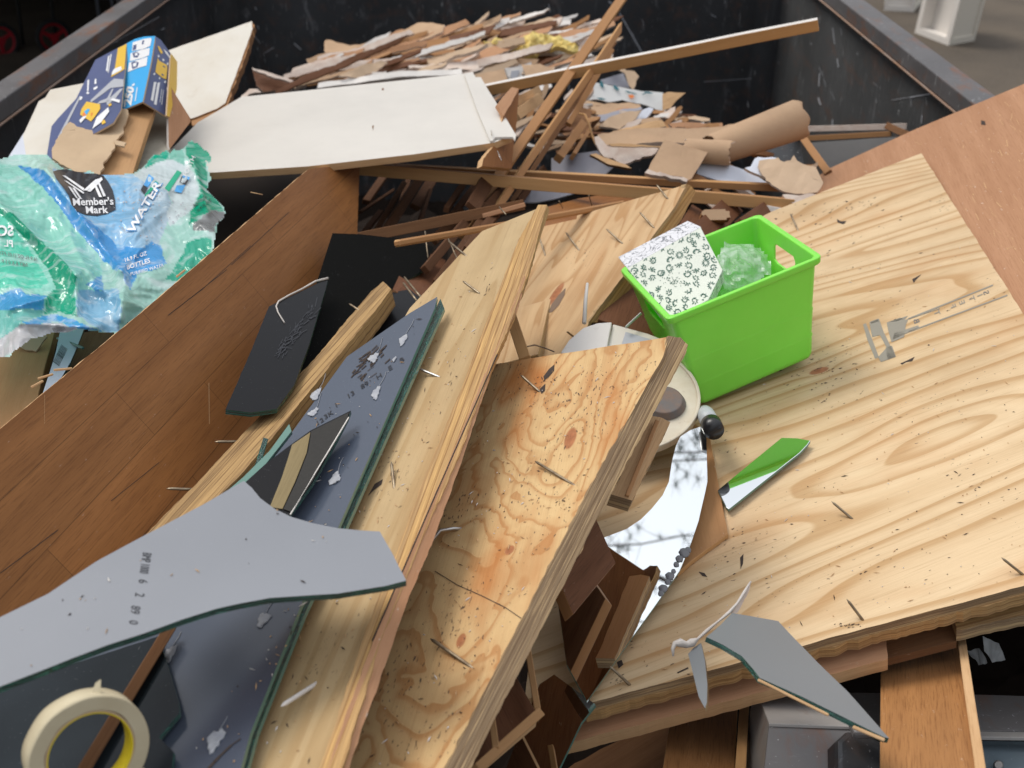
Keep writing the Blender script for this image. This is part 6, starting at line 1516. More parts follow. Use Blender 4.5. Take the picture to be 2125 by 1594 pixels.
lath('long_lath', (1267, 103, 2.98), (1180, 260, 2.80), 0.014, 0.012, T3, 'short thin stick right of the two steep wood sticks', 'stick', 'long wood laths')
lath('long_lath', (1276, 90, 3.02), (1060, 420, 2.6), 0.012, 0.012, [M['trimdark']], 'narrow dark stick between the two steep wood sticks', 'stick', 'long wood laths')
lath('long_lath', (560, 334, 2.62), (1622, 390, 2.56), 0.015, 0.018, T3, 'upper of the two long laths crossing below the white board', 'lath', 'long wood laths', roll=14)
lath('long_lath', (540, 334, 2.50), (1646, 426, 2.46), 0.025, 0.020, [M['trimlight'], M['trim'], M['trimlight']], 'lower and wider of the two long laths crossing below the white board', 'lath', 'long wood laths', roll=8)
lath('long_lath', (822, 505, 1.92), (1292, 424, 2.32), 0.012, 0.016, T3, 'thin rounded lath lying in front of the dark cavity', 'lath', 'long wood laths', bevel=0.003)
lath('ragged_strip', (745, 497, 2.25), (1086, 427, 2.34), 0.021, 0.014, [M['trimdark'], M['trimdark']], 'weathered dark strip with a torn end above the thin rounded lath', 'strip')
lath('torn_end', (1000, 449, 2.315), (1088, 425, 2.335), 0.009, 0.015, [M['pinkwood']], 'pinkish torn splinter on the end of the weathered dark strip', 'splinter')
slab('brown_board', [(1126, 432), (1200, 412), (1296, 397), (1324, 402), (1330, 430), (1205, 455), (1125, 475)], Pl(1126, 432, 2.4, 1296, 397, 2.6, 1205, 455, 2.38), 0.015, [M['veneer'], M['rawedge'], M['oakdark']],
     'dark orange brown board between the long laths and the upper plywood board', 'board', grain=(1126, 440, 1300, 400))
for x in (1160, 1222): tube('nail', [P(x, 405 + (1222 - x) * .2, 2.33), P(x + 8, 432, 2.40)], 0.0012, M['nail'], l1 if False else None, 5, 'small bent nail ' + ('left' if x == 1160 else 'right') + ' one of two in the dark orange brown board', 'nail') 
for i, (a, b, w, lb) in enumerate((((1160, 330, 2.75), (1210, 258, 2.95), 0.020, 'short wide orange stick under the torn drywall roll'), ((1188, 325, 2.78), (1222, 270, 2.95), 0.010, 'short narrow orange stick under the torn drywall roll'))):
    lath('short_stick', a, b, w, 0.02, T3, lb, 'stick', 'short sticks under the drywall roll')
lath('diagonal_lath', (1655, 268, 3.05), (1722, 362, 2.75), 0.018, 0.020, [M['trim'], M['trimdark']], 'short diagonal lath leaning down right of the rolled drywall paper', 'lath')
slab('split_shard', [(1031, 217), (1048, 196), (1062, 181), (1077, 184), (1062, 212), (1045, 241)], Pl(1031, 217, 2.50, 1077, 184, 2.6, 1045, 241, 2.48), 0.008, [M['pinkwood']], 'pale pink split face of the broken brown board end', 'splinter', jag=0.001)
slab('broken_board', [(1045, 240), (1077, 184), (1073, 240), (1070, 272), (1066, 300), (1062, 350), (1000, 345), (1003, 330), (1030, 296)], Pl(1045, 240, 2.49, 1077, 184, 2.62, 1062, 333, 2.45), 0.012, [M['veneer'], M['rawedge'], M['oakdark']], 'broken orange brown board end standing behind the white board', 'board', jag=0.0016, grain=(1062, 333, 1076, 184))
for a, b, lb in (((1070, 240, 2.75), (1120, 205, 2.95), 'lower cream plank end behind the steep sticks'), ((1068, 215, 2.85), (1118, 190, 3.0), 'upper cream plank end behind the steep sticks')):
    lath('cream_plank', a, b, 0.026, 0.015, [M['rawedge']], lb, 'plank', 'cream plank ends behind the steep sticks')
tube('curled_wire', [P(1203, 236, 2.95), P(1214, 238, 2.92), P(1222, 255, 2.88), P(1228, 280, 2.84), P(1236, 298, 2.8), P(1252, 320, 2.78)], 0.003, M['trimlight'], None, 6, 'curled tan cord above the torn drywall', 'cord')

# sticks down in the dark cavity, each one traced
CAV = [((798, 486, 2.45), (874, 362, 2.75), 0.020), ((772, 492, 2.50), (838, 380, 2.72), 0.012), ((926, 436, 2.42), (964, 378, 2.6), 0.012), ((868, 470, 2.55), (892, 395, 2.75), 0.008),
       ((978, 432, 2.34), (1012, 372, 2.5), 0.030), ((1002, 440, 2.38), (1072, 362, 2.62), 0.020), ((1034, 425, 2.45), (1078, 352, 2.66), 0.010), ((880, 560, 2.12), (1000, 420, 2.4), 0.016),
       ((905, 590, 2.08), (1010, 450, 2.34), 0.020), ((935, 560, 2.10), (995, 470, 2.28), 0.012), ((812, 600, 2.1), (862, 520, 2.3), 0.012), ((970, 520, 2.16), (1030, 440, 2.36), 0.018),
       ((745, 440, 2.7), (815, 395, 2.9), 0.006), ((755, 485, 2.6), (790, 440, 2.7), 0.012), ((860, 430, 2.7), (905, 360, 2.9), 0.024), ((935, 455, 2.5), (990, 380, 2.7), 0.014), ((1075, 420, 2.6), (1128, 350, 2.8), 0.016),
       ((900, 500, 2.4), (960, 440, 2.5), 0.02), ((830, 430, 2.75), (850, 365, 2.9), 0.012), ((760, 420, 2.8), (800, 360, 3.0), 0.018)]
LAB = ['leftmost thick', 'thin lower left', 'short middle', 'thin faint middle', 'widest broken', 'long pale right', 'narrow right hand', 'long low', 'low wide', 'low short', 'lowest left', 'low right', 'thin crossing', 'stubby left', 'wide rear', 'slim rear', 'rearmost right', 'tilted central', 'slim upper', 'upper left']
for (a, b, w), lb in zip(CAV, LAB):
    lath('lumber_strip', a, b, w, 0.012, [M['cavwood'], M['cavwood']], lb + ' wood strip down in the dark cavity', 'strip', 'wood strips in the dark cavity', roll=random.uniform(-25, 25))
for a, b in (((882, 480), (888, 535)), ((930, 495), (950, 540)), ((940, 512), (978, 534)), ((1036, 430), (1050, 445))):
    tube('long_nail', [P(*a, 2.05), P(*b, 2.0)], 0.0012, M['nail'], None, 6, 'thin nail in the cavity ' + {882: 'hanging straight from the rounded lath', 930: 'slanting under the rounded lath', 940: 'lying nearly flat under the rounded lath', 1036: 'beside the torn end of the dark strip'}[a[0]], 'nail', 'nails over the dark cavity')

# ------------------------------------------------------------ drywall and paper scraps, far heap
def N(px, py, d, nx=0.0, ny=-0.5, nz=1.0): return Pl(px, py, d, n=(nx, ny, nz))
def scrap(pts, pl, t, face, edge, label, cat='drywall scrap', name='drywall_scrap', jag=0.006, js=0.012, amp=0.012, L=0.12, grain=None, group='drywall scraps on the heap', parent=None, gs=0.03, back=None):
    sd = pts[0][0] * 0.37
    return slab(name, pts, pl, t, [M[face], M[edge], M[back or edge]], label, cat, group, grain=grain, jag=jag, jstep=js, grid=gs, bend=ripple(amp, L, sd, amp * 0.25), seed=sd, parent=parent)
K1 = lambda pts: [(500 + x / 3.5417, y / 3.5417) for x, y in pts]
K2 = lambda pts: [(1000 + x / 3.5417, y / 3.5417) for x, y in pts]
K3 = lambda pts: [(1150 + x / 3.5417, 150 + y / 3.5417) for x, y in pts]
scrap(K1([(620, 300), (800, 330), (870, 325), (1050, 265), (1150, 230), (1300, 170), (1400, 165), (1500, 190), (1480, 240), (1300, 320), (1050, 410), (700, 530), (400, 650), (370, 640), (390, 590), (530, 500), (640, 440), (610, 370)]), N(780, 110, 3.95, -0.25, -0.5), 0.012, 'kraft', 'gypsum', 'widest torn kraft drywall piece at the top left of the heap', grain=(613, 183, 895, 48))
scrap(K1([(80, 495), (230, 540), (380, 600), (370, 660), (160, 675), (110, 620)]), N(560, 170, 3.7, 0.1, -0.9), 0.012, 'oakdark', 'gypsum', 'small dark scrap with a pale top edge at the left end of the heap', jag=0.002)
scrap(K1([(80, 490), (230, 540), (385, 595), (380, 612), (225, 565), (90, 512)]), N(560, 160, 3.68, 0.1, -0.9), 0.008, 'gypsum', 'gypsum', 'narrow pale plaster strip at the left end of the heap', jag=0.003)
scrap(K1([(0, 700), (60, 650), (120, 655), (150, 680), (60, 690), (20, 740)]), N(515, 190, 3.2, 0, -0.5), 0.006, 'gypsum', 'gypsum', 'curled pinkish chip beside the corner of the long white board', jag=0.004)
scrap(K1([(570, 610), (900, 560), (1220, 535), (1620, 495), (1625, 540), (1000, 590), (560, 645)]), N(800, 165, 3.6, 0, -0.6), 0.02, 'whitepaint', 'gypsum', 'long white plaster strip directly behind the long white board', jag=0.002)
scrap(K1([(720, 545), (850, 500), (1030, 440), (1080, 460), (1000, 520), (870, 560)]), N(750, 142, 3.62, 0.3, -0.6), 0.006, 'kraft2', 'gypsum', 'curled tan paper flap above the white plaster strip', amp=0.03, L=0.1)
scrap(K1([(1000, 540), (1250, 400), (1450, 370), (1620, 315), (1900, 240), (2125, 180), (2300, 160), (2330, 185), (2100, 250), (1650, 370), (1450, 400), (1230, 450), (1010, 548)]), N(950, 95, 4.0, -0.2, -0.6), 0.010, 'kraft2', 'gypsum', 'long grey tan curved strip sweeping up through the heap', amp=0.01)
scrap(K1([(1170, 410), (1480, 310), (1540, 225), (1560, 240), (1500, 330), (1200, 428)]), N(880, 95, 3.95, -0.2, -0.7), 0.012, 'gypsum', 'gypsum', 'white edged plaster strip left of the yellow insulation')
scrap(K1([(1230, 495), (1560, 445), (1730, 435), (1765, 520), (1560, 495), (1240, 515)]), N(930, 133, 3.7, 0, -0.5), 0.015, 'gypsum', 'gypsum', 'crumbly plaster piece just behind the right half of the white board')
scrap(K1([(1080, 530), (1180, 480), (1230, 490), (1200, 520), (1110, 540)]), N(820, 146, 3.7), 0.012, 'gypsum', 'gypsum', 'small pale plaster lump above the white plaster strip')
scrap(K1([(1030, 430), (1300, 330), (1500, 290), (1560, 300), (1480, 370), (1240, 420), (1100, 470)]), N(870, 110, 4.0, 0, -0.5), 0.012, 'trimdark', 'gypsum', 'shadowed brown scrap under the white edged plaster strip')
scrap(K1([(1580, 235), (1780, 180), (1970, 120), (1985, 150), (1800, 215), (1600, 265)]), N(1000, 50, 4.2, 0, -0.6), 0.010, 'kraft', 'gypsum', 'topmost narrow drywall strip on the heap')
scrap(K1([(1560, 300), (1700, 250), (1860, 215), (1880, 235), (1700, 290), (1520, 340)]), N(980, 72, 4.1, 0, -0.6), 0.010, 'kraft', 'gypsum', 'brown drywall strip under the topmost narrow strip')
scrap(K2([(90, 215), (220, 165), (320, 150), (300, 185), (180, 220), (100, 240)]), N(1060, 52, 4.15, 0, -0.7), 0.010, 'gypsum', 'kraft', 'short pale strip right of the topmost drywall strip')
scrap(K2([(280, 190), (430, 140), (470, 160), (400, 200), (300, 215)]), N(1110, 48, 4.15, 0, -0.7), 0.010, 'kraft', 'gypsum', 'small rusty tan chip on the right of the heap top')
scrap(K2([(-20, 270), (200, 215), (430, 165), (650, 145), (650, 190), (560, 225), (400, 262), (150, 295), (0, 325)]), N(1090, 62, 4.05, 0, -0.7), 0.014, 'gypsum', 'gypsum', 'broad pinkish plaster slab above the yellow insulation')
scrap(K2([(440, 165), (560, 150), (655, 148), (650, 185), (540, 190)]), N(1155, 47, 4.02, 0.1, -0.7), 0.010, 'whitepaint', 'gypsum', 'pale broken end chip on top of the pinkish plaster slab')
scrap(K2([(-20, 350), (150, 340), (300, 350), (500, 360), (720, 365), (825, 398), (700, 425), (500, 395), (300, 395), (0, 402)]), N(1110, 105, 3.85, 0, -0.4), 0.012, 'whitepaint', 'gypsum', 'white drywall sheet carrying the yellow insulation')
scrap(K2([(100, 410), (400, 405), (700, 430), (680, 500), (640, 525), (200, 500), (60, 470)]), N(1110, 130, 3.85, 0, -1.2), 0.010, 'oakdark', 'trimdark', 'dark brown underside board below the white drywall sheet', 'board', 'board', jag=0.001)
scrap(K2([(590, 255), (700, 245), (800, 260), (880, 290), (900, 320), (820, 350), (740, 345), (690, 300)]), N(1205, 85, 3.95, 0.2, -0.6), 0.010, 'gypsum', 'gypsum', 'pinkish plaster piece right of the yellow insulation')
scrap(K2([(860, 400), (900, 370), (1000, 450), (1060, 520), (1120, 525), (1155, 560), (1130, 620), (1110, 655), (1080, 620), (1050, 540)]), N(1290, 150, 3.6, -0.2, -0.9), 0.006, 'kraft2', 'gypsum', 'tan torn paper flap hanging right of the steep sticks')
scrap(K2([(870, 590), (1040, 540), (1085, 650), (900, 620)]), N(1275, 165, 3.65, 0, -1.0), 0.008, 'greysheet', 'gypsum', 'grey shadowed scrap beside the tan torn flap', jag=0.001)
scrap(K2([(-30, 545), (60, 515), (170, 508), (205, 640), (100, 655), (0, 660), (-40, 620)]), N(1010, 165, 3.25, 0, -0.7), 0.02, 'kraft', 'kraft2', 'tan ledge block at the end of the white board', jag=0.002)
scrap(K2([(290, 480), (420, 470), (640, 545), (600, 560), (330, 600)]), N(1140, 148, 3.4, 0, -0.6), 0.01, 'kraft', 'gypsum', 'shadowed tan scrap behind the white moulding piece')
# white cornice moulding piece, an S profile swept a short way
cpl = N(1070, 158, 3.2, 0.2, -0.8, 0.6)
cpts = K2([(170, 500), (300, 488), (305, 520), (290, 545), (325, 590), (320, 610), (230, 625), (190, 560)])
cn = slab('cornice_piece', cpts, cpl, 0.012, [M['whitepaint'], M['whitepaint']], 'white cornice moulding offcut beside the tan ledge block', 'moulding', bevel=0.001)
slab('cornice_groove', K2([(215, 520), (275, 512), (278, 535), (262, 560), (285, 590), (230, 600), (208, 560)]), cpl.up(0.004), 0.004, [M['greyprint'], M['whitepaint']], parent=cn, bevel=0.001)
# yellow insulation
def lump(name, pts, pl, hgt, mat, label, cat, sd=0, gs=0.012):
    def b(x, y):
        return hgt * (0.9 * noise.noise(Vector((x * 14, y * 22, sd))) + 0.5 * noise.noise(Vector((x * 40, y * 50, sd))) + 0.3 * noise.noise(Vector((x * 110, y * 110, sd))))
    return slab(name, pts, pl, 0.02, [M[mat]], label, cat, jag=0.012, jstep=0.012, grid=gs, bend=b, smooth=False)
lump('insulation_wool', K2([(10, 325), (120, 285), (250, 262), (400, 250), (570, 260), (640, 290), (712, 330), (705, 362), (620, 365), (480, 360), (400, 385), (300, 390), (260, 400), (250, 350), (120, 340)]), N(1100, 90, 3.80, 0, -0.8), 0.035, 'insul', 'yellow glass wool insulation tuft on the heap', 'insulation', 3)

# ------------------------------------------------------------ heap on the right: wallpaper, rolled paper, torn drywall
wpl = N(1320, 200, 3.35, 0.0, -0.9)
wp = scrap(K3([(255, 70), (330, 85), (550, 125), (640, 140), (800, 150), (820, 290), (780, 285), (640, 235), (500, 205), (400, 222), (300, 200), (200, 200), (190, 170)]), wpl, 0.003, 'wallpaper', 'kraft2', 'torn white wallpaper strip with dark teal leaves on the right heap', 'wallpaper', 'wallpaper_strip', jag=0.003, amp=0.006)
lf = []
for x, y, a, L, w in ((350, 100, 70, 60, 16), (455, 125, 40, 60, 15), (345, 205, 10, 70, 8), (545, 155, 15, 60, 7), (580, 165, 20, 55, 6), (690, 160, 10, 75, 8), (270, 85, 60, 40, 8), (235, 130, 30, 40, 5), (660, 170, 160, 40, 5)):
    c, s = math.cos(R(a)), math.sin(R(a)); p = []
    for t in range(11):
        u = t / 10; p.append((u * L - L / 2, w * math.sin(math.pi * u)))
    for t in range(9, 0, -1):
        u = t / 10; p.append((u * L - L / 2, -w * 0.6 * math.sin(math.pi * u)))
    lf.append(K3([(x + q * c - r * s, y + q * s + r * c) for q, r in p]))
decal('leaf_print', lf, lambda x, y: wpl.pt(x, y, 0.008), M['teal'], wp)
decal('flower_print', [K3([(540, 180), (575, 175), (590, 195), (560, 205)]), K3([(250, 140), (275, 135), (280, 155), (255, 158)])], lambda x, y: wpl.pt(x, y, 0.008), M['orangeprint'], wp)
scrap(K3([(795, 165), (830, 150), (900, 155), (965, 155), (880, 230), (850, 270), (790, 290)]), N(1390, 205, 3.28, 0.4, -0.8), 0.002, 'rawedge', 'kraft2', 'cream folded paper corner at the end of the wallpaper strip', 'paper scrap', 'paper_scrap', jag=0.002, amp=0.01)
for pts, d, ny, f, e, lb in (
    ([(270, 245), (430, 215), (640, 240), (640, 275), (560, 330), (400, 330), (280, 300)], 3.25, -0.5, 'kraft', 'gypsum', 'tan paper patch under the wallpaper strip'),
    ([(300, 330), (480, 270), (640, 245), (650, 262), (500, 300), (340, 360)], 3.2, -0.4, 'greysheet', 'gypsum', 'thin grey scrap crossing under the wallpaper strip'),
    ([(330, 385), (400, 330), (560, 290), (640, 280), (600, 340), (480, 412), (420, 395)], 3.12, -0.6, 'kraft2', 'gypsum', 'folded tan scrap in the middle of the right heap'),
    ([(600, 330), (650, 280), (700, 262), (730, 275), (680, 330), (560, 360)], 3.15, -0.5, 'bluewhite', 'gypsum', 'white corner scrap in the middle of the right heap'),
    ([(500, 410), (600, 350), (720, 320), (790, 330), (740, 355), (600, 405)], 3.1, -0.5, 'kraft', 'gypsum', 'narrow tan scrap right of the folded tan scrap'),
    ([(770, 300), (830, 280), (890, 250), (895, 300), (850, 340), (800, 330)], 3.2, -0.6, 'gypsum', 'gypsum', 'pinkish plaster crumb under the cream paper corner'),
    ([(790, 350), (830, 390), (860, 410), (840, 420), (800, 400), (780, 370)], 3.1, -0.5, 'trim', 'trim', 'small orange brown bark like chip on the right heap'),
    ([(430, 420), (600, 390), (790, 370), (820, 410), (700, 425), (470, 440)], 3.05, -0.4, 'rawedge', 'gypsum', 'pale tan strip above the long drywall gutter'),
    ([(840, 375), (1000, 372), (1235, 375), (1240, 405), (1100, 415), (870, 415)], 3.1, -0.9, 'pinkwood', 'gypsum', 'pinkish lath edge behind the long drywall gutter'),
    ([(20, 430), (120, 300), (200, 250), (280, 280), (260, 420), (140, 560), (20, 600)], 3.1, -0.5, 'trimdark', 'trimdark', 'shadowed brown scrap behind the curled cord'),
    ([(180, 200), (400, 225), (620, 225), (640, 300), (300, 420), (120, 420)], 3.45, -0.4, 'kraft', 'gypsum', 'large shadowed tan scrap at the bottom of the wallpaper heap')):
    scrap(K3(pts), N(*K3([pts[0]])[0], d, 0, ny), 0.008, f, e, lb, jag=0.004)
# half pipe of torn drywall paper
def gutter(name, a, b, r0, r1, a0, a1, th, mats, label, cat, seed=0, jag=0.1, tilt=0):
    A, B = P(*a), P(*b); x = (B - A).normalized(); n = (CAM - (A + B) / 2); n = (n - x * n.dot(x)).normalized(); m = frame((A + B) / 2, x, n); L = (B - A).length
    bm = bmesh.new(); uvl = bm.loops.layers.uv.new('UVMap'); K, J = 40, 26; g = [[], []]
    for lay in (0, 1):
        for i in range(K + 1):
            row = []; t = i / K; r = r0 + (r1 - r0) * t - lay * th
            e0 = a0 + 25 * jag * 10 * noise.noise(Vector((t * 5, seed, 0))) * (1 if jag else 0); e1 = a1 + 25 * jag * 10 * noise.noise(Vector((t * 6, seed + 5, 0)))
            for j in range(J + 1):
                an = R(e0 + (e1 - e0) * j / J); ex = 0.012 * noise.noise(Vector((j * .4, seed, t * 2))) * (1 if i in (0, K) else 0)
                row.append(bm.verts.new((-L / 2 + L * t + ex, r * math.cos(an), r * math.sin(an) - r * 0.3)))
            g[lay].append(row)
    for lay in (0, 1):
        for i in range(K):
            for j in range(J):
                q = [g[lay][i][j], g[lay][i + 1][j], g[lay][i + 1][j + 1], g[lay][i][j + 1]]
                f = bm.faces.new(q if lay == 0 else q[::-1]); f.smooth = True; f.material_index = lay if len(mats) > 1 else 0
                for l in f.loops: l[uvl].uv = (l.vert.co.x, math.atan2(l.vert.co.z, l.vert.co.y) * r0)
    def rim_(v0, v1):
        for k in range(len(v0) - 1):
            f = bm.faces.new([v0[k], v0[k + 1], v1[k + 1], v1[k]]); f.material_index = len(mats) - 1
    rim_(g[0][0], g[1][0]); rim_(g[0][-1], g[1][-1]); rim_([r[0] for r in g[0]], [r[0] for r in g[1]]); rim_([r[-1] for r in g[0]], [r[-1] for r in g[1]])
    bmesh.ops.recalc_face_normals(bm, faces=bm.faces[:])
    me = bpy.data.meshes.new(name); bm.to_mesh(me); bm.free(); return tag(link(name, me, mats, None, m), label, cat)
gutter('paper_roll', (1480, 312, 2.66), (1662, 246, 2.72), 0.037, 0.047, -60, 235, 0.002, [M['kraft'], M['kraft'], M['kraft2']], 'rolled tube of tan drywall paper rising to the right', 'paper roll', 3, 0.0)
gutter('paper_roll', (1420, 312, 2.62), (1516, 318, 2.60), 0.026, 0.028, -40, 225, 0.002, [M['kraft'], M['kraft'], M['gypsum']], 'short curled end of tan drywall paper left of the long rolled tube', 'paper roll', 6, 0.15)
scrap(K3([(320, 450), (480, 420), (800, 405), (1240, 400), (1440, 380), (1475, 400), (1465, 425), (1310, 520), (900, 525), (750, 520), (400, 540), (330, 500)]), N(1400, 280, 2.78, 0, -0.35), 0.012, 'kraft', 'gypsum', 'long tan drywall gutter lying across the right heap', amp=0.008)
scrap(K3([(295, 470), (330, 460), (400, 535), (560, 535), (780, 540), (745, 590), (680, 610), (600, 632), (570, 605), (530, 590), (545, 640), (550, 655), (500, 685), (480, 650), (400, 620), (345, 590), (320, 540)]), N(1300, 310, 2.70, 0, -0.9), 0.010, 'gypsum', 'gypsum', 'ragged pinkish torn lip hanging from the long drywall gutter', jag=0.005, js=0.008)
scrap(K3([(400, 530), (560, 525), (780, 535), (900, 520), (890, 545), (600, 548), (420, 545)]), N(1330, 300, 2.69, 0, -0.9), 0.004, 'rawedge', 'gypsum', 'thin yellowish edge along the ragged torn lip', jag=0.002)
sq = K3([(810, 493), (900, 520), (1130, 585), (1090, 650), (1060, 700), (1010, 780), (985, 795), (940, 770), (820, 760), (690, 735), (700, 690), (740, 620)])
scrap(sq, N(1405, 330, 2.58, 0.05, -0.8), 0.006, 'kraft', 'gypsum', 'square tan cardboard like drywall piece above the long laths', jag=0.0015, amp=0.006)
scrap(K3([(665, 740), (690, 715), (800, 745), (950, 765), (985, 780), (975, 798), (900, 780), (790, 765), (700, 755)]), N(1380, 362, 2.54, 0, -0.8), 0.012, 'gypsum', 'gypsum', 'crumbled white lower edge of the square tan piece', jag=0.004, js=0.006)
scrap(K3([(1060, 680), (1170, 645), (1250, 665), (1440, 728), (1570, 815), (1400, 812), (1200, 792), (1050, 745)]), N(1500, 355, 2.62, 0, -0.5), 0.006, 'bluewhite', 'bluewhite', 'pointed bluish white panel right of the square tan piece', 'white panel', 'white_sheet', jag=0.0006, amp=0.002)
scrap(K3([(1030, 735), (1060, 745), (1140, 790), (1010, 780)]), N(1450, 365, 2.58, 0, -0.6), 0.006, 'trimdark', 'trimdark', 'dark brown wedge between the square tan piece and the white panel', jag=0.001)
scrap(K3([(-20, 610), (60, 590), (320, 555), (360, 600), (430, 640), (440, 680), (350, 760), (200, 745), (-20, 710)]), N(1180, 335, 2.80, 0, -0.35), 0.003, 'greysheet', 'bluewhite', 'smooth grey curved sheet behind the upper long lath', 'plastic sheet', 'plastic_sheet', jag=0.0, amp=0.02, L=0.3)
gs_ = K3([(-330, 905), (-200, 890), (-20, 860), (180, 855), (170, 885), (60, 915), (-60, 930), (-240, 945)])
scrap([(1062, 404), (1100, 396), (1150, 388), (1205, 392), (1190, 402), (1150, 413), (1110, 420), (1075, 418)], N(1130, 405, 2.66, 0, -0.5), 0.003, 'greysheet', 'bluewhite', 'grey curved sheet corner below the lower long lath', 'plastic sheet', 'plastic_sheet', jag=0.0, amp=0.01)
scrap([(1224, 322), (1236, 320), (1262, 330), (1300, 342), (1310, 350), (1262, 342)], N(1260, 332, 2.7, 0, -0.6), 0.008, 'rawedge', 'trimdark', 'pale pointed splinter under the ragged torn lip', 'splinter', 'splinter', jag=0.001)
scrap(K3([(1510, 640), (1560, 630), (1650, 612), (1690, 650), (1720, 640), (1740, 640), (1765, 598), (1790, 640), (1830, 660), (1900, 680), (1925, 690), (1900, 735), (1900, 780), (1980, 810), (1970, 830), (1930, 890), (1840, 905), (1680, 880), (1600, 830), (1560, 795), (1510, 710), (1500, 680)]), N(1640, 365, 2.52, -0.05, -0.7), 0.006, 'kraft2', 'gypsum', 'ragged tan paper patch beside the reddish sheet', jag=0.004, js=0.008)
scrap(K3([(1460, 660), (1475, 630), (1500, 615), (1600, 618), (1640, 625), (1520, 700), (1560, 770), (1540, 785), (1400, 705), (1490, 690)]), N(1570, 340, 2.56, 0, -0.6), 0.008, 'bluewhite', 'gypsum', 'ragged white sheet under the ragged tan paper patch', jag=0.004)
scrap(K3([(1680, 895), (1800, 905), (1950, 900), (1940, 940), (1900, 965), (1830, 975), (1800, 985), (1720, 945)]), N(1665, 410, 2.45, 0, -0.8), 0.012, 'gypsum', 'gypsum', 'crumbly white plaster lump under the ragged tan paper patch', jag=0.005, js=0.008)
scrap(K3([(1460, 600), (1490, 555), (1620, 595), (1610, 615), (1480, 605)]), N(1585, 315, 2.75, 0, -0.8), 0.012, 'pinkwood', 'trim', 'small brown block behind the ragged white sheet', 'wood block', 'wood_block', jag=0.001)
lath('white_lath', (1492, 416, 2.50), (1636, 441, 2.44), 0.014, 0.012, [M['whitepaint'], M['gypsum']], 'short whitewashed lath just above the bin', 'lath')
slab('grooved_block', [(1456, 440), (1462, 435), (1505, 434), (1506, 438), (1514, 438), (1514, 446), (1516, 451), (1508, 452), (1508, 456), (1462, 457), (1462, 448), (1456, 446)], N(1485, 445, 2.35, 0, -1.2), 0.03, [M['kraft'], M['trim']], 'small brown block with notched ends behind the green bin', 'wood block')
scrap([(1460, 418), (1480, 412), (1500, 420), (1478, 432)], N(1480, 420, 2.5, 0, -0.8), 0.006, 'gypsum', 'gypsum', 'grey plaster crumb behind the green bin', jag=0.003)
# planks and grey panel by the right wall
lath('painted_plank', (1668, 268, 3.25), (1882, 262, 3.15), 0.016, 0.020, [M['gypsum'], M['whitepaint']], 'pink and white painted plank edge along the right wall', 'plank')
lath('rusty_plank', (1676, 288, 3.2), (1850, 278, 3.12), 0.014, 0.03, [M['trim'], M['trimdark']], 'rusty brown plank edge under the painted plank edge', 'plank')
lath('rusty_plank', (1844, 262, 3.14), (1905, 290, 2.95), 0.018, 0.02, [M['trimdark']], 'dark broken plank end at the right of the painted plank', 'plank')
slab('grey_board', [(1684, 296), (1760, 291), (1862, 284), (1800, 320), (1724, 360), (1700, 330)], N(1760, 310, 3.0, 0, -0.8), 0.01, [paint('dull_grey_panel', (0.10, 0.095, 0.09), (0.15, 0.14, 0.13), rough=0.6, ds=4)], 'dull grey board in the gap before the reddish sheet', 'board')
slab('black_board', [(1560, 318), (1660, 290), (1668, 340), (1600, 335)], N(1620, 310, 3.0, 0, -0.6), 0.01, [M['steel']], 'black board in the gap below the rolled paper tube', 'board')
# a few brown boards filling the dark gap between bin and laths
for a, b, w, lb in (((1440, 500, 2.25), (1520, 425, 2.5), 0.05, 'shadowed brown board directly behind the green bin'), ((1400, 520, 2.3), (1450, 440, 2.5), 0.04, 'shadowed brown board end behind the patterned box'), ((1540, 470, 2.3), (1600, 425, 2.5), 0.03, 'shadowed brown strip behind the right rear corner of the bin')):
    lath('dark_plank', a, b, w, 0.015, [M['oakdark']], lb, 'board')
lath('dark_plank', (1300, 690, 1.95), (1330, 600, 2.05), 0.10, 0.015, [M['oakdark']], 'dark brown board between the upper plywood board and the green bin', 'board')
lath('grey_rod', (1298, 680, 1.82), (1330, 650, 1.84), 0.004, 0.004, [M['nailbright']], 'thin grey metal rod between the round fixture and the bin', 'rod')
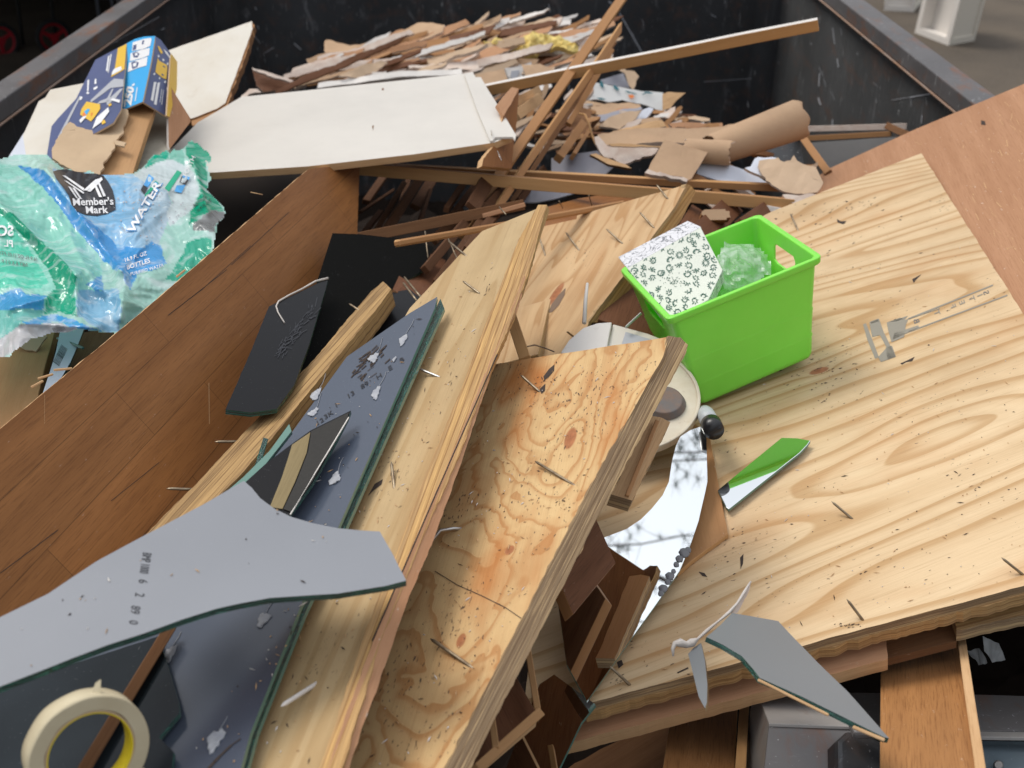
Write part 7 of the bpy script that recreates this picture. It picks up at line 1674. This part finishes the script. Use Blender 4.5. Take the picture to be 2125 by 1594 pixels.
# many small torn drywall splinters that thicken the two heaps
rnd = random.Random(77)
USED = set()
CN = {'gypsum': 'pinkish white plaster', 'kraft2': 'pale tan paper', 'kraft': 'tan paper', 'pinkwood': 'pink wood', 'trim': 'orange brown wood', 'whitepaint': 'white painted', 'oakdark': 'dark brown'}
def splinters(n, region, dr, ang, place, group, Lr=(35, 120), wr=(4, 13)):
    k = 0; tries = 0
    while k < n and tries < n * 60:
        tries += 1; xs = [p[0] for p in region]; ys = [p[1] for p in region]
        x, y = rnd.uniform(min(xs), max(xs)), rnd.uniform(min(ys), max(ys))
        if not inside(x, y, region): continue
        k += 1
        L = rnd.uniform(*Lr); w = rnd.uniform(*wr); a = R(rnd.gauss(*ang)); c, s = math.cos(a), math.sin(a)
        pts = []
        for u, v in ((-.5, -.3), (-.2, -.5), (.2, -.42), (.5, -.25), (.47, .3), (.15, .5), (-.25, .42), (-.5, .35)):
            u += rnd.uniform(-.05, .05); v += rnd.uniform(-.12, .12)
            pts.append((x + u * L * c - v * w * s, y + u * L * s + v * w * c))
        t_ = (y - min(ys)) / (max(ys) - min(ys)); d = dr[0] + (dr[1] - dr[0]) * t_ + rnd.uniform(-0.06, 0.06)
        f, e = rnd.choice((('gypsum', 'gypsum'), ('kraft2', 'gypsum'), ('kraft', 'gypsum'), ('gypsum', 'kraft'), ('pinkwood', 'gypsum'), ('trim', 'trimdark'), ('whitepaint', 'gypsum'), ('oakdark', 'trimdark')))
        zx = ('leftmost', 'far left', 'left', 'middle', 'right', 'far right', 'rightmost')[min(6, int(7 * (x - min(xs)) / (max(xs) - min(xs))))]; zy = ('top', 'upper', 'lower', 'bottom')[min(3, int(4 * (y - min(ys)) / (max(ys) - min(ys))))]
        label = ('long ' if L > sum(Lr) / 2 else 'short ') + CN[f] + ' splinter, ' + zx + ' ' + zy + ' of ' + place
        if label in USED: k -= 1; continue
        USED.add(label)
        slab('drywall_splinter', pts, Pl(x, y, d, n=(rnd.uniform(-.3, .3), rnd.uniform(-1.2, -0.4), 1)), rnd.uniform(0.006, 0.014), [M[f], M[e], M[e]], label, 'drywall splinter', group, jag=0.004, jstep=0.01, grid=0.03, bend=ripple(0.008, 0.1, x), seed=x)
splinters(120, [(690, 100), (800, 78), (900, 55), (1060, 42), (1180, 50), (1230, 85), (1240, 130), (1190, 160), (1000, 165), (800, 160), (620, 178), (610, 165)], (4.12, 3.62), (-17, 8), 'the left drywall heap', 'drywall splinters in the left heap', (45, 170), (6, 17))
splinters(26, [(700, 110), (860, 75), (1060, 55), (1180, 60), (1200, 110), (1000, 130), (780, 150), (690, 150)], (4.05, 3.65), (-16, 6), 'the layers of the left drywall heap', 'long drywall strips in the left heap', (150, 330), (9, 22))
splinters(60, [(1190, 215), (1300, 225), (1420, 235), (1560, 280), (1500, 300), (1330, 280), (1240, 300), (1180, 300), (1100, 320), (1120, 250)], (3.35, 2.86), (-12, 16), 'the right drywall heap', 'drywall splinters in the right heap', (20, 80), (4, 12))
splinters(26, [(1440, 330), (1700, 350), (1690, 400), (1640, 440), (1500, 420), (1440, 390)], (2.80, 2.62), (8, 18), 'the scraps above the bin', 'drywall splinters above the bin', (20, 70), (4, 12))
splinters(22, [(1020, 190), (1120, 175), (1240, 190), (1220, 260), (1120, 300), (1060, 300)], (3.3, 3.0), (-40, 25), 'the scraps behind the steep sticks', 'splinters behind the steep sticks', (20, 70), (5, 14))
